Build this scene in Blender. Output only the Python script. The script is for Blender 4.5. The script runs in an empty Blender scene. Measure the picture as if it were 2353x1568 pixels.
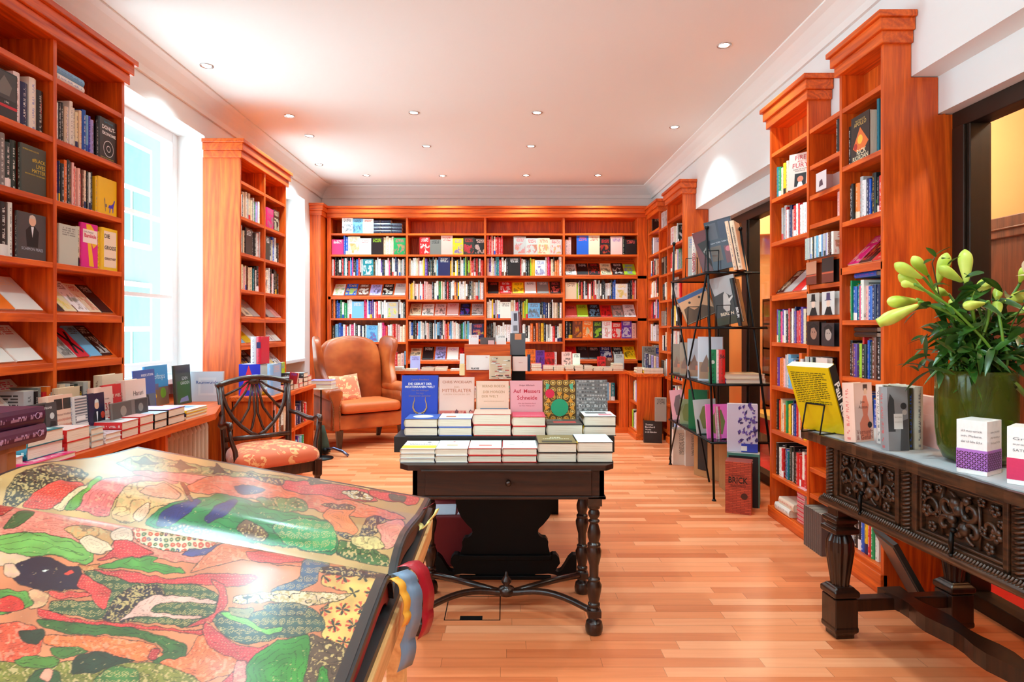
import bpy, math, random
import numpy as np
from mathutils import Vector, Matrix

# ------------------------------------------------------------------ camera, light, exposure
S = bpy.context.scene
COL = S.collection
FPX, CX, CY, CAMH = 1470.0, 1160.0, 751.0, 1.30      # focal length in pixels of a 2353 px wide frame, horizon and vanishing point
cam_d = bpy.data.cameras.new('camera'); cam = bpy.data.objects.new('camera', cam_d); COL.objects.link(cam)
cam.location = (0, 0, CAMH); cam.rotation_euler = (math.pi/2, 0, 0)
cam_d.sensor_width = 36.0; cam_d.lens = FPX/2353*36.0
cam_d.shift_x = (1176.5-CX)/2353; cam_d.shift_y = -(784-CY)/2353
cam_d.clip_start = 0.05; cam_d.clip_end = 100
S.camera = cam
S.view_settings.view_transform = 'Standard'; S.view_settings.look = 'None'
S.view_settings.gamma = 1.0; S.view_settings.use_curve_mapping = False
S.view_settings.exposure = 1.52
S.cycles.max_bounces = 7; S.cycles.diffuse_bounces = 5; S.cycles.glossy_bounces = 4
S.cycles.transparent_max_bounces = 12; S.cycles.transmission_bounces = 8
S.cycles.sample_clamp_indirect = 6.0; S.cycles.caustics_reflective = False; S.cycles.caustics_refractive = False
S.cycles.use_denoising = True
W = bpy.data.worlds.new('daylight'); S.world = W; W.use_nodes = True
_bg = W.node_tree.nodes['Background']; _bg.inputs[0].default_value = (0.62, 0.88, 1.0, 1); _bg.inputs[1].default_value = 4.6
_tc = W.node_tree.nodes.new('ShaderNodeTexCoord'); _sp = W.node_tree.nodes.new('ShaderNodeSeparateXYZ'); _mr = W.node_tree.nodes.new('ShaderNodeMapRange')     # sky above; lower half made brighter to throw light onto the ceiling
W.node_tree.links.new(_tc.outputs['Generated'], _sp.inputs[0]); W.node_tree.links.new(_sp.outputs[2], _mr.inputs[0]); W.node_tree.links.new(_mr.outputs[0], _bg.inputs[1])
for _i, _v in ((1, -0.15), (2, 0.15), (3, 3.9), (4, 2.1)): _mr.inputs[_i].default_value = _v

SPOT_W, SPOT_COL = 33.0, (0.63, 0.94, 1.0)
CEIL = 3.156
def ceil_at(px, py):
    Y = (CEIL-CAMH)*FPX/(CY-py); return ((px-CX)*Y/FPX, Y)
DOWNLIGHTS = [ceil_at(*p) for p in [(475,151),(1664,104),(665,266),(951,259),(1234,259),(1550,292),(711,312),(980,336),(1220,336),(733,378),(842,403),(1017,404),(1209,403),(1374,403)]]
DOWNLIGHTS_ADDED = [(-0.85,3.47),(0.6,3.4),(-0.8,1.2),(0.9,1.3),(-1.4,-0.6),(0.3,-0.6),(1.5,-0.6)]  # out-of-view spots added for frontal fill and the glare on the open book
def lamp_spot(x, y, z, w, angle=118, blend=0.7, col=SPOT_COL, rad=0.05):
    d = bpy.data.lights.new('downlight_lamp', 'SPOT'); d.energy = w; d.spot_size = math.radians(angle); d.spot_blend = blend
    d.color = col; d.shadow_soft_size = rad
    o = bpy.data.objects.new('downlight_lamp', d); COL.objects.link(o); o.location = (x, y, z)
    return o
def portal(x, y, z, sx, sy, rot):
    d = bpy.data.lights.new('window_portal', 'AREA'); d.shape = 'RECTANGLE'; d.size = sx; d.size_y = sy; d.cycles.is_portal = True
    o = bpy.data.objects.new('window_portal', d); COL.objects.link(o); o.location = (x, y, z); o.rotation_euler = rot
def point_lamp(x, y, z, w, col, rad=0.08):
    d = bpy.data.lights.new('side_room_lamp', 'POINT'); d.energy = w; d.color = col; d.shadow_soft_size = rad
    o = bpy.data.objects.new('side_room_lamp', d); COL.objects.link(o); o.location = (x, y, z)
for (x, y) in DOWNLIGHTS + DOWNLIGHTS_ADDED: lamp_spot(x, y, CEIL-0.012, SPOT_W*(1.4 if y < 2 else 1.0))  # added spots nearest the camera run stronger as frontal fill
portal(-2.80, 4.39, 1.90, 1.9, 1.55, (0, -math.pi/2, 0))
portal(-2.80, 7.03, 1.90, 1.9, 1.5, (0, -math.pi/2, 0))
portal(-2.80, 0.95, 1.88, 1.9, 1.48, (0, -math.pi/2, 0))  # this and the next serve unseen wall openings added for side light
portal(-2.80, -0.95, 1.88, 1.9, 1.48, (0, -math.pi/2, 0))
for p in [(2.9, 2.2, 2.85), (2.9, 5.3, 2.85), (3.0, 7.2, 2.7)]: point_lamp(*p, 17, (0.95, 0.86, 0.66))

# ------------------------------------------------------------------ helpers
def lin(c):
    def f(x):
        x /= 255.0
        return x/12.92 if x <= 0.04045 else ((x+0.055)/1.055)**2.4
    return (f(c[0]), f(c[1]), f(c[2]))
def newmat(name):
    m = bpy.data.materials.new(name); m.use_nodes = True
    nt = m.node_tree; b = nt.nodes['Principled BSDF']
    return m, nt, b
_MC = {}
def plain(rgb, rough=0.5, metal=0.0, spec=0.5, name='paint', coat=0.0, noise=0.04):
    k = (tuple(rgb), rough, metal, spec, coat)
    if k in _MC: return _MC[k]
    m, nt, b = newmat(name); c = lin(rgb)
    b.inputs['Roughness'].default_value = rough; b.inputs['Metallic'].default_value = metal
    b.inputs['Specular IOR Level'].default_value = spec; b.inputs['Coat Weight'].default_value = coat
    n = nt.nodes.new('ShaderNodeTexNoise'); n.inputs['Scale'].default_value = 9
    mx = nt.nodes.new('ShaderNodeMixRGB'); mx.inputs[1].default_value = (*[v*(1-noise*2) for v in c], 1); mx.inputs[2].default_value = (*[min(1, v*(1+noise*2)) for v in c], 1)
    nt.links.new(n.outputs['Fac'], mx.inputs[0]); nt.links.new(mx.outputs[0], b.inputs['Base Color'])
    _MC[k] = m; return m
def N(nt, t, **kw):
    n = nt.nodes.new(t)
    for k, v in kw.items():
        if k.startswith('i_'): n.inputs[int(k[2:])].default_value = v
        else: setattr(n, k, v)
    return n
def L(nt, a, ao, b, bi): nt.links.new(a.outputs[ao], b.inputs[bi])
def math_(nt, op, a, b=None, c=None):
    n = nt.nodes.new('ShaderNodeMath'); n.operation = op
    for i, v in enumerate((a, b, c)):
        if v is None: continue
        if isinstance(v, (int, float)): n.inputs[i].default_value = v
        else: nt.links.new(v, n.inputs[i])
    return n.outputs[0]
def ramp(nt, fac, stops):
    r = nt.nodes.new('ShaderNodeValToRGB'); el = r.color_ramp.elements
    while len(el) < len(stops): el.new(0.5)
    for e, (p, c) in zip(el, stops): e.position = p; e.color = (*c, 1)
    nt.links.new(fac, r.inputs[0]); return r.outputs[0]
def wood(name, dark, light, axis='z', rough=0.38, scale=1.0, coat=0.0, bump=0.05):
    m, nt, b = newmat(name)
    g = N(nt, 'ShaderNodeNewGeometry')
    mp = N(nt, 'ShaderNodeMapping'); L(nt, g, 'Position', mp, 'Vector')
    st = {'x': (0.35, 5, 5), 'y': (5, 0.35, 5), 'z': (5, 5, 0.35)}[axis]
    mp.inputs['Scale'].default_value = [s*scale for s in st]
    n1 = N(nt, 'ShaderNodeTexNoise'); L(nt, mp, 0, n1, 'Vector'); n1.inputs['Scale'].default_value = 1.1; n1.inputs['Detail'].default_value = 2; n1.inputs['Distortion'].default_value = 0.6
    rings = math_(nt, 'FRACT', math_(nt, 'MULTIPLY', n1.outputs['Fac'], 9.0))
    tri = math_(nt, 'ABSOLUTE', math_(nt, 'SUBTRACT', rings, 0.5))
    n2 = N(nt, 'ShaderNodeTexNoise'); L(nt, mp, 0, n2, 'Vector'); n2.inputs['Scale'].default_value = 22; n2.inputs['Detail'].default_value = 4
    f = math_(nt, 'ADD', math_(nt, 'MULTIPLY', tri, 0.75), math_(nt, 'MULTIPLY', n2.outputs['Fac'], 0.65))
    col = ramp(nt, f, [(0.18, lin(dark)), (0.85, lin(light))])
    nt.links.new(col, b.inputs['Base Color']); b.inputs['Roughness'].default_value = rough; b.inputs['Coat Weight'].default_value = coat
    b.inputs['Coat Roughness'].default_value = 0.2
    bp = N(nt, 'ShaderNodeBump'); bp.inputs['Strength'].default_value = bump; nt.links.new(n2.outputs['Fac'], bp.inputs['Height']); L(nt, bp, 0, b, 'Normal')
    return m
CH_D, CH_L = (180, 60, 12), (246, 110, 28)
M_CHZ = wood('cherry_wood_upright', CH_D, CH_L, 'z'); M_CHX = wood('cherry_wood_across', CH_D, CH_L, 'x'); M_CHY = wood('cherry_wood_along', CH_D, CH_L, 'y')
M_DARK = wood('dark_stained_oak', (20, 8, 4), (64, 29, 13), 'x', rough=0.42, scale=1.5)
M_DARKV = wood('dark_turned_oak', (18, 8, 5), (58, 27, 14), 'z', rough=0.28, scale=1.5, coat=0.25)
M_CARVE = wood('carved_walnut', (26, 15, 9), (86, 52, 30), 'y', rough=0.33, scale=2, coat=0.2, bump=0.2)
M_MAHOG = wood('mahogany', (34, 16, 10), (80, 40, 25), 'z', rough=0.28, scale=2, coat=0.4)
M_PINE = wood('pale_pine', (206, 142, 78), (238, 184, 118), 'y', rough=0.5, scale=1.4)
M_BLACKW = plain((8, 6, 6), 0.5, 0.0, 0.2, name='ebonised_wood')
M_WALL = plain((236, 234, 232), 0.85, name='white_plaster', noise=0.01)
M_CEIL = plain((238, 234, 229), 0.9, name='ceiling_plaster', noise=0.01)
M_METAL = plain((22, 22, 24), 0.38, 0.6, name='black_metal')
M_CHROME = plain((200, 200, 200), 0.2, 1.0, name='chrome')
M_WHITE = plain((240, 240, 240), 0.4, name='white_lacquer', noise=0.01)

class MB:
    def __init__(s): s.v = []; s.f = []; s.m = []; s.sm = []; s.a = None; s.uv = None
    def add(s, vs, fs, mi=0, sm=False):
        o = len(s.v); s.v += [tuple(p) for p in vs]
        for f in fs: s.f.append(tuple(o+i for i in f)); s.m.append(mi); s.sm.append(sm)
    def box(s, x0, x1, y0, y1, z0, z1, mi=0, T=None):
        vs = [Vector((x, y, z)) for z in (z0, z1) for y in (y0, y1) for x in (x0, x1)]
        if T is not None: vs = [T @ p for p in vs]
        s.add(vs, [(0,2,3,1), (4,5,7,6), (0,1,5,4), (2,6,7,3), (0,4,6,2), (1,3,7,5)], mi); return s
    def prism(s, poly, c0, c1, plane='xz', mi=0, T=None, sm=False):
        def P(a, b, c): return {'xz': (a, c, b), 'xy': (a, b, c), 'yz': (c, a, b)}[plane]
        vs = [Vector(P(a, b, c0)) for a, b in poly] + [Vector(P(a, b, c1)) for a, b in poly]
        if T is not None: vs = [T @ p for p in vs]
        n = len(poly); s.add(vs, [tuple(range(n)), tuple(range(2*n-1, n-1, -1))], mi)
        s.add(vs, [(i, i+n, (i+1) % n + n, (i+1) % n) for i in range(n)], mi, sm); return s
    def lathe(s, prof, c=(0, 0, 0), seg=16, mi=0, T=None, rot=0.0, sm=True, sx=1.0, sy=1.0):
        vs = []
        for r, z in prof:
            for k in range(seg):
                a = 2*math.pi*k/seg+rot; vs.append(Vector((c[0]+r*math.cos(a)*sx, c[1]+r*math.sin(a)*sy, c[2]+z)))
        if T is not None: vs = [T @ p for p in vs]
        fs = [(i*seg+k, i*seg+(k+1) % seg, (i+1)*seg+(k+1) % seg, (i+1)*seg+k) for i in range(len(prof)-1) for k in range(seg)]
        fs.append(tuple(range(seg-1, -1, -1))); fs.append(tuple((len(prof)-1)*seg+k for k in range(seg)))
        s.add(vs, fs, mi, sm); return s
    def tube(s, pts, r, seg=8, mi=0, flat=1.0, up=None, caps=True):
        pts = [Vector(p) for p in pts]; n = len(pts); rs = r if isinstance(r, (list, tuple)) else [r]*n
        vs = []; prev = Vector(up) if up else None
        for i, p in enumerate(pts):
            d = (pts[min(i+1, n-1)]-pts[max(i-1, 0)]).normalized()
            if prev is None: prev = Vector((0, 0, 1)) if abs(d.z) < 0.9 else Vector((1, 0, 0))
            a = (prev - d*prev.dot(d)).normalized(); b = d.cross(a)
            if not up: prev = a
            for k in range(seg):
                t = 2*math.pi*k/seg+math.pi/seg; vs.append(p + a*math.cos(t)*rs[i] + b*math.sin(t)*rs[i]*flat)
        fs = [(i*seg+k, (i+1)*seg+k, (i+1)*seg+(k+1) % seg, i*seg+(k+1) % seg) for i in range(n-1) for k in range(seg)]
        if caps: fs += [tuple(range(seg)), tuple((n-1)*seg+k for k in range(seg-1, -1, -1))]
        s.add(vs, fs, mi, seg > 4); return s
    def loft(s, loops, mi=0, caps=True, sm=True):
        n = len(loops[0]); vs = [p for l in loops for p in l]
        fs = [(i*n+k, i*n+(k+1) % n, (i+1)*n+(k+1) % n, (i+1)*n+k) for i in range(len(loops)-1) for k in range(n)]
        if caps: fs += [tuple(range(n-1, -1, -1)), tuple((len(loops)-1)*n+k for k in range(n))]
        s.add(vs, fs, mi, sm); return s
    def ball(s, c, r, seg=10, mi=0, sx=1, sy=1, sz=1, T=None):
        prof = [(max(1e-4, math.sin(math.pi*i/6))*r, -math.cos(math.pi*i/6)*r*sz) for i in range(7)]
        return s.lathe(prof, c, seg, mi, T, sx=sx, sy=sy)
    def grid(s, P, mi=0, sm=True):      # P[i][j]
        n, k = len(P), len(P[0]); s.add([p for r in P for p in r], [(i*k+j, (i+1)*k+j, (i+1)*k+j+1, i*k+j+1) for i in range(n-1) for j in range(k-1)], mi, sm); return s
    def mesh(s, name, mats):
        me = bpy.data.meshes.new(name); me.from_pydata(s.v, [], s.f)
        for m in mats: me.materials.append(m)
        me.polygons.foreach_set('material_index', s.m); me.polygons.foreach_set('use_smooth', s.sm); me.update(); return me
    def build(s, name, mats, parent=None, bevel=0.0, seg=2, subsurf=0, loc=None):
        if not isinstance(mats, (list, tuple)): mats = [mats]
        o = bpy.data.objects.new(name, s.mesh(name, mats)); COL.objects.link(o)
        if parent is not None: o.parent = parent
        if loc: o.location = loc
        if bevel:
            b = o.modifiers.new('bevel', 'BEVEL'); b.width = bevel; b.segments = seg; b.limit_method = 'ANGLE'; b.angle_limit = 0.6
            b.harden_normals = False
        if subsurf:
            q = o.modifiers.new('sub', 'SUBSURF'); q.levels = subsurf; q.render_levels = subsurf
        return o
def bx(*a): return MB().box(*a)
def thing(name, label, cat, loc=(0, 0, 0), rz=0.0, group=None, M=None):
    o = bpy.data.objects.new(name, None); COL.objects.link(o); o.empty_display_size = 0.1
    if M is not None: o.matrix_world = M
    else: o.location = loc; o.rotation_euler = (0, 0, rz)
    return tag(o, label, cat, group)
def tag(o, label, cat, group=None, kind=None):
    o['label'] = label; o['category'] = cat
    if group: o['group'] = group
    if kind: o['kind'] = kind
    return o
def struct(o, label=None, cat=None):
    o['kind'] = 'structure'
    if label: o['label'] = label; o['category'] = cat
    return o
def RZ(a): return Matrix.Rotation(a, 4, 'Z')
def RX(a): return Matrix.Rotation(a, 4, 'X')
def RY(a): return Matrix.Rotation(a, 4, 'Y')
def TR(x, y, z): return Matrix.Translation((x, y, z))
def frame(x, y, deg): return TR(x, y, 0) @ RZ(math.radians(deg))     # local x runs rightwards seen from the front, local y goes inwards
F_BACK = frame(-2.25, 8.20, 0)
def proj(p): return (CX+FPX*p[0]/p[1], CY-FPX*(p[2]-CAMH)/p[1]) if p[1] > 0.05 else None
_TXT = {}
def text_mesh(s, bold=0.0):
    k = (s, bold)
    if k not in _TXT:
        c = bpy.data.curves.new('lettering', 'FONT'); c.body = s; c.size = 1; c.offset = bold; c.resolution_u = 2; c.align_x = 'CENTER' if '\n' in s else 'LEFT'
        o = bpy.data.objects.new('lettering', c); me = o.to_mesh()
        v = np.array([tuple(p.co) for p in me.vertices]); f = [tuple(p.vertices) for p in me.polygons]
        o.to_mesh_clear(); bpy.data.objects.remove(o)
        v[:, 0] -= v[:, 0].min(); v[:, 1] -= v[:, 1].min(); _TXT[k] = (v, f, v[:, 0].max(), v[:, 1].max())
    return _TXT[k]
def ink(rgb): return plain(rgb, 0.5, name='printing_ink', noise=0)
def title(parent, s, face, u0, u1, v0, v1, rgb, dims, bold=0.0, name='title', keep=True, eps=0.0008):
    """lettering in the box u0..u1, v0..v1 (metres) on a face of a canonical book of dims (t,h,w)"""
    v, f, tw, th = text_mesh(s, bold); t, h, w = dims
    sx, sy = (u1-u0)/tw, (v1-v0)/th
    if keep: sx = sy = min(sx, sy)
    ox = (u0+u1)/2-tw*sx/2; oy = (v0+v1)/2-th*sy/2
    P = []
    for a, b, _ in v:
        a = ox+a*sx; b = oy+b*sy
        if face == 'front': P.append((t+eps, a, b))
        elif face == 'back': P.append((-eps, w-a, b))
        elif face == 'spine': P.append((a, -0.006-eps, b))
        elif face == 'spine_down': P.append((t/2+b-(v0+v1)/2, -0.006-eps, h-a))       # lettering running down the spine
        elif face == 'spine_up': P.append((t/2-b+(v0+v1)/2, -0.006-eps, a))
    m = MB(); m.add(P, f); return m.build(name, ink(rgb), parent)
def decal(parent, poly, face, rgb, dims, name='picture', eps=0.0005):
    t, h, w = dims; P = []
    for a, b in poly:
        if face == 'front': P.append((t+eps, a, b))
        elif face == 'back': P.append((-eps, w-a, b))
        else: P.append((a, -0.006-eps, b))
    m = MB(); m.add(P, [tuple(range(len(P)))]); return m.build(name, ink(rgb), parent)
def rect(u0, u1, v0, v1): return [(u0, v0), (u1, v0), (u1, v1), (u0, v1)]
def disc(cu, cv, r, n=24): return [(cu+r*math.cos(2*math.pi*i/n), cv+r*math.sin(2*math.pi*i/n)) for i in range(n)]
# ------------------------------------------------------------------ book materials, driven by colour attributes
def _attr(nt, n): a = N(nt, 'ShaderNodeAttribute'); a.attribute_name = n; return a
def book_base(name, rough=0.35, coat=0.15):
    m, nt, b = newmat(name); b.inputs['Roughness'].default_value = rough; b.inputs['Coat Weight'].default_value = coat; b.inputs['Coat Roughness'].default_value = 0.15
    return m, nt, b, _attr(nt, 'Col').outputs['Color'], _attr(nt, 'Ink').outputs['Color'], _attr(nt, 'Seed').outputs['Fac']
def mixc(nt, f, a, b):
    x = N(nt, 'ShaderNodeMixRGB')
    if isinstance(f, (int, float)): x.inputs[0].default_value = f
    else: nt.links.new(f, x.inputs[0])
    for i, v in ((1, a), (2, b)):
        if isinstance(v, tuple): x.inputs[i].default_value = (*v, 1)
        else: nt.links.new(v, x.inputs[i])
    return x.outputs[0]
def band(nt, v, lo, hi): return math_(nt, 'MULTIPLY', math_(nt, 'GREATER_THAN', v, lo), math_(nt, 'LESS_THAN', v, hi))
M_BOARD, nt, b, c1, c2, sd = book_base('book_board'); nt.links.new(c1, b.inputs['Base Color'])
# spine: an author block, a run of small marks, a publisher dot
M_SPINE, nt, b, c1, c2, sd = book_base('book_spine')
uv = N(nt, 'ShaderNodeUVMap'); sp = N(nt, 'ShaderNodeSeparateXYZ'); L(nt, uv, 0, sp, 0); u, v = sp.outputs[0], sp.outputs[1]
wn = N(nt, 'ShaderNodeTexWhiteNoise'); wn.noise_dimensions = '2D'
cb = N(nt, 'ShaderNodeCombineXYZ'); nt.links.new(math_(nt, 'FLOOR', math_(nt, 'MULTIPLY', v, 64.0)), cb.inputs[0])
nt.links.new(math_(nt, 'ADD', math_(nt, 'FLOOR', math_(nt, 'MULTIPLY', u, 6.0)), math_(nt, 'MULTIPLY', sd, 91.0)), cb.inputs[1]); L(nt, cb, 0, wn, 'Vector')
glyph = math_(nt, 'GREATER_THAN', wn.outputs['Value'], 0.42)
gap = math_(nt, 'GREATER_THAN', math_(nt, 'FRACT', math_(nt, 'ADD', math_(nt, 'MULTIPLY', v, 4.2), sd)), 0.22)
run = math_(nt, 'MULTIPLY', math_(nt, 'MULTIPLY', glyph, gap), math_(nt, 'MULTIPLY', band(nt, u, 0.34, 0.60), band(nt, v, 0.14, 0.90)))
foot = math_(nt, 'MULTIPLY', band(nt, v, 0.04, 0.08), band(nt, u, 0.35, 0.65))
lab = math_(nt, 'MULTIPLY', math_(nt, 'GREATER_THAN', sd, 0.8), band(nt, v, 0.0, 0.22))
c = mixc(nt, lab, c1, c2); c = mixc(nt, math_(nt, 'MULTIPLY', math_(nt, 'MAXIMUM', run, foot), 0.6), c, c2); nt.links.new(c, b.inputs['Base Color'])
# front cover: title lines, a picture field
M_FRONT, nt, b, c1, c2, sd = book_base('book_front', 0.3, 0.25)
uv = N(nt, 'ShaderNodeUVMap'); sp = N(nt, 'ShaderNodeSeparateXYZ'); L(nt, uv, 0, sp, 0); u, v = sp.outputs[0], sp.outputs[1]
cb = N(nt, 'ShaderNodeCombineXYZ'); nt.links.new(math_(nt, 'FLOOR', math_(nt, 'MULTIPLY', u, 26.0)), cb.inputs[0]); nt.links.new(math_(nt, 'ADD', math_(nt, 'FLOOR', math_(nt, 'MULTIPLY', v, 18.0)), math_(nt, 'MULTIPLY', sd, 77.0)), cb.inputs[1])
wn = N(nt, 'ShaderNodeTexWhiteNoise'); wn.noise_dimensions = '2D'; L(nt, cb, 0, wn, 'Vector')
line = math_(nt, 'LESS_THAN', math_(nt, 'ABSOLUTE', math_(nt, 'SUBTRACT', math_(nt, 'FRACT', math_(nt, 'MULTIPLY', v, 18.0)), 0.5)), 0.28)
tt = math_(nt, 'MULTIPLY', math_(nt, 'MULTIPLY', line, math_(nt, 'GREATER_THAN', wn.outputs['Value'], 0.3)), math_(nt, 'MULTIPLY', band(nt, u, 0.16, 0.84), band(nt, v, 0.72, 0.94)))
cv = N(nt, 'ShaderNodeCombineXYZ'); nt.links.new(u, cv.inputs[0]); nt.links.new(v, cv.inputs[1]); nt.links.new(math_(nt, 'MULTIPLY', sd, 50.0), cv.inputs[2])
nz = N(nt, 'ShaderNodeTexNoise'); L(nt, cv, 0, nz, 'Vector'); nz.inputs['Scale'].default_value = 3.4; nz.inputs['Detail'].default_value = 5; nz.inputs['Distortion'].default_value = 0.8
pic = math_(nt, 'MULTIPLY', math_(nt, 'GREATER_THAN', nz.outputs['Fac'], 0.5), math_(nt, 'MULTIPLY', band(nt, u, 0.07, 0.93), band(nt, v, 0.07, 0.62)))
pic2 = math_(nt, 'MULTIPLY', math_(nt, 'GREATER_THAN', nz.outputs['Fac'], 0.6), band(nt, v, 0.07, 0.62))
on = math_(nt, 'GREATER_THAN', sd, 0.35)
c = mixc(nt, math_(nt, 'MULTIPLY', math_(nt, 'MULTIPLY', pic, on), 0.55), c1, c2)
hs = N(nt, 'ShaderNodeHueSaturation'); nt.links.new(c2, hs.inputs['Color']); nt.links.new(math_(nt, 'ADD', 0.3, math_(nt, 'MULTIPLY', sd, 0.5)), hs.inputs['Hue']); hs.inputs['Value'].default_value = 0.7
c = mixc(nt, math_(nt, 'MULTIPLY', math_(nt, 'MULTIPLY', pic2, on), 0.55), c, hs.outputs[0])
c = mixc(nt, math_(nt, 'MULTIPLY', tt, 0.9), c, c2); nt.links.new(c, b.inputs['Base Color'])
# page block: fine leaves
M_PAGES, nt, b = newmat('paper_leaves'); b.inputs['Roughness'].default_value = 0.8
g = N(nt, 'ShaderNodeTexCoord'); mp = N(nt, 'ShaderNodeMapping'); L(nt, g, 'Object', mp, 0); mp.inputs['Scale'].default_value = (900, 6, 6)
nz = N(nt, 'ShaderNodeTexNoise'); L(nt, mp, 0, nz, 'Vector'); nz.inputs['Scale'].default_value = 1
nt.links.new(ramp(nt, nz.outputs['Fac'], [(0.3, lin((214, 190, 162))), (0.7, lin((250, 238, 220)))]), b.inputs['Base Color'])

PAL = {'w': (244, 240, 234), 'c': (236, 214, 180), 'p': (236, 186, 176), 'k': (22, 20, 22), 'g': (128, 124, 120), 'h': (190, 188, 182), 'n': (24, 30, 82), 'b': (28, 88, 190),
       's': (120, 186, 226), 't': (18, 120, 134), 'e': (28, 150, 88), 'l': (170, 212, 40), 'y': (250, 200, 24), 'o': (244, 120, 34), 'r': (218, 34, 36), 'm': (224, 24, 112),
       'v': (96, 50, 150), 'u': (112, 56, 34), 'd': (38, 52, 46), 'a': (176, 164, 222), 'q': (232, 90, 80)}
CN = {'w': 'white', 'c': 'cream', 'p': 'pale pink', 'k': 'black', 'g': 'grey', 'h': 'light grey', 'n': 'navy', 'b': 'blue', 's': 'sky blue', 't': 'teal', 'e': 'green', 'l': 'lime', 'y': 'yellow',
      'o': 'orange', 'r': 'red', 'm': 'magenta', 'v': 'violet', 'u': 'brown', 'd': 'dark green', 'a': 'lavender', 'q': 'coral'}
LIGHTS = 'wcphsyla'
BOOKS = []
def canon(mb, t, h, w, c1, c2, seed, hard=True, pages=True, T=None, attrs=None, uvs=None, coverpart=True, plain_=False):
    """canonical book: spine at y=0 facing -y, front cover at x=t, back cover at x=0"""
    tb = 0.0022 if hard else 0.0006; ins = 0.003 if hard else 0.0; bl = min(0.006, t*0.22)
    f0 = len(mb.f)
    def q(vs, mi, uv):
        vs = [T @ Vector(p) for p in vs] if T is not None else vs
        mb.add(vs, [tuple(range(len(vs)))], mi)
        attrs.append((c1, c2, seed)); uvs.extend(uv)
    U = [(0, 0), (1, 0), (1, 1), (0, 1)]; O = [(0, 0)]*4
    if coverpart:
        q([(t, 0, 0), (t, w, 0), (t, w, h), (t, 0, h)], 0 if plain_ else 2, U)
        q([(0, w, 0), (0, 0, 0), (0, 0, h), (0, w, h)], 2 if (seed > 0.6 and not plain_) else 0, U)
        n = 4
        xs = [(i/n*t, -bl*math.sin(math.pi*i/n)) for i in range(n+1)]
        for i in range(n):
            (xa, ya), (xb, yb) = xs[i], xs[i+1]
            q([(xa, ya, 0), (xb, yb, 0), (xb, yb, h), (xa, ya, h)], 1, [(i/n, 0), ((i+1)/n, 0), ((i+1)/n, 1), (i/n, 1)])
        if hard or not pages:
            for (x0, x1) in ((0, tb), (t-tb, t)):
                q([(x0, 0, h), (x1, 0, h), (x1, w, h), (x0, w, h)], 0, O); q([(x0, w, 0), (x1, w, 0), (x1, 0, 0), (x0, 0, 0)], 0, O)
                q([(x1, w, 0), (x0, w, 0), (x0, w, h), (x1, w, h)], 0, O)
            q([(tb, w, 0), (tb, 0, 0), (tb, 0, h), (tb, w, h)], 0, O); q([(t-tb, 0, 0), (t-tb, w, 0), (t-tb, w, h), (t-tb, 0, h)], 0, O)
            q([(tb, 0, 0), (t-tb, 0, 0), (t-tb, 0, h), (tb, 0, h)][::-1], 0, O)
    if pages:
        x0, x1, y0, y1, z0, z1 = tb, t-tb, 0.0, w-ins, ins, h-ins
        top = [(x0, y0, z1)] + [(x0+(x1-x0)*i/4, -bl*0.8*math.sin(math.pi*i/4), z1) for i in range(1, 4)] + [(x1, y0, z1), (x1, y1, z1), (x0, y1, z1)]
        bot = [(a, b_, z0) for a, b_, _ in top]
        vs = bot+top; vs = [T @ Vector(p) for p in vs] if T is not None else vs
        k = len(top); fs = [tuple(range(k, 2*k)), tuple(range(k-1, -1, -1))] + [(i, (i+1) % k, k+(i+1) % k, k+i) for i in range(k)]
        mb.add(vs, fs, 3)
        for f in fs: attrs.append((c1, c2, seed)); uvs.extend([(0, 0)]*len(f))
def finish_attrs(me, attrs, uvs):
    n = len(me.polygons)
    a = me.attributes.new('Col', 'FLOAT_COLOR', 'FACE'); a.data.foreach_set('color', np.array([(*x[0], 1) for x in attrs], dtype=np.float32).ravel())
    a = me.attributes.new('Ink', 'FLOAT_COLOR', 'FACE'); a.data.foreach_set('color', np.array([(*x[1], 1) for x in attrs], dtype=np.float32).ravel())
    a = me.attributes.new('Seed', 'FLOAT', 'FACE'); a.data.foreach_set('value', np.array([x[2] for x in attrs], dtype=np.float32))
    l = me.uv_layers.new(name='UVMap'); l.data.foreach_set('uv', np.array(uvs, dtype=np.float32).ravel())
BM = [M_BOARD, M_SPINE, M_FRONT, M_PAGES]
rnd = random.Random(7)
def jit(c, a=0.10):
    k = 1+rnd.uniform(-a, a); return tuple(min(1, max(0.003, x*k*(1+rnd.uniform(-a, a)*0.6))) for x in c)
def book(M, t, h, w, c='w', ink2=None, seed=None, hard=None, label=None, row=None, face=False, hero=False, deco=None, vis=1.0, name='book', cat='book', group=None, dark=None):
    c1 = lin(c) if isinstance(c, tuple) else jit(lin(PAL[c]))
    if ink2 is None:
        k = c if isinstance(c, str) else 'w'
        ink2 = rnd.choice('kkrnbu') if k in LIGHTS else rnd.choice('wwwcyw')
    c2 = lin(ink2) if isinstance(ink2, tuple) else jit(lin(PAL[ink2]))
    r = dict(M=M, t=t, h=h, w=w, c=c, c1=c1, c2=c2, seed=rnd.random() if seed is None else seed, hard=(rnd.random() < 0.45) if hard is None else hard, label=label, row=row, face=face,
             hero=hero, deco=deco, vis=vis, name=name, cat=cat, group=group)
    BOOKS.append(r); return r
def parse(seq):
    out = []; i = 0
    while i < len(seq):
        ch = seq[i]
        if ch == '*':
            j = i+2; ink2 = None
            if j < len(seq) and seq[j] == '/': ink2 = seq[j+1]; j += 2
            out.append(('f', seq[i+1], ink2)); i = j
        elif ch == '.': out.append(('g', 0, None)); i += 1
        elif ch == ' ': i += 1
        else: out.append(('s', ch, None)); i += 1
    return out
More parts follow.
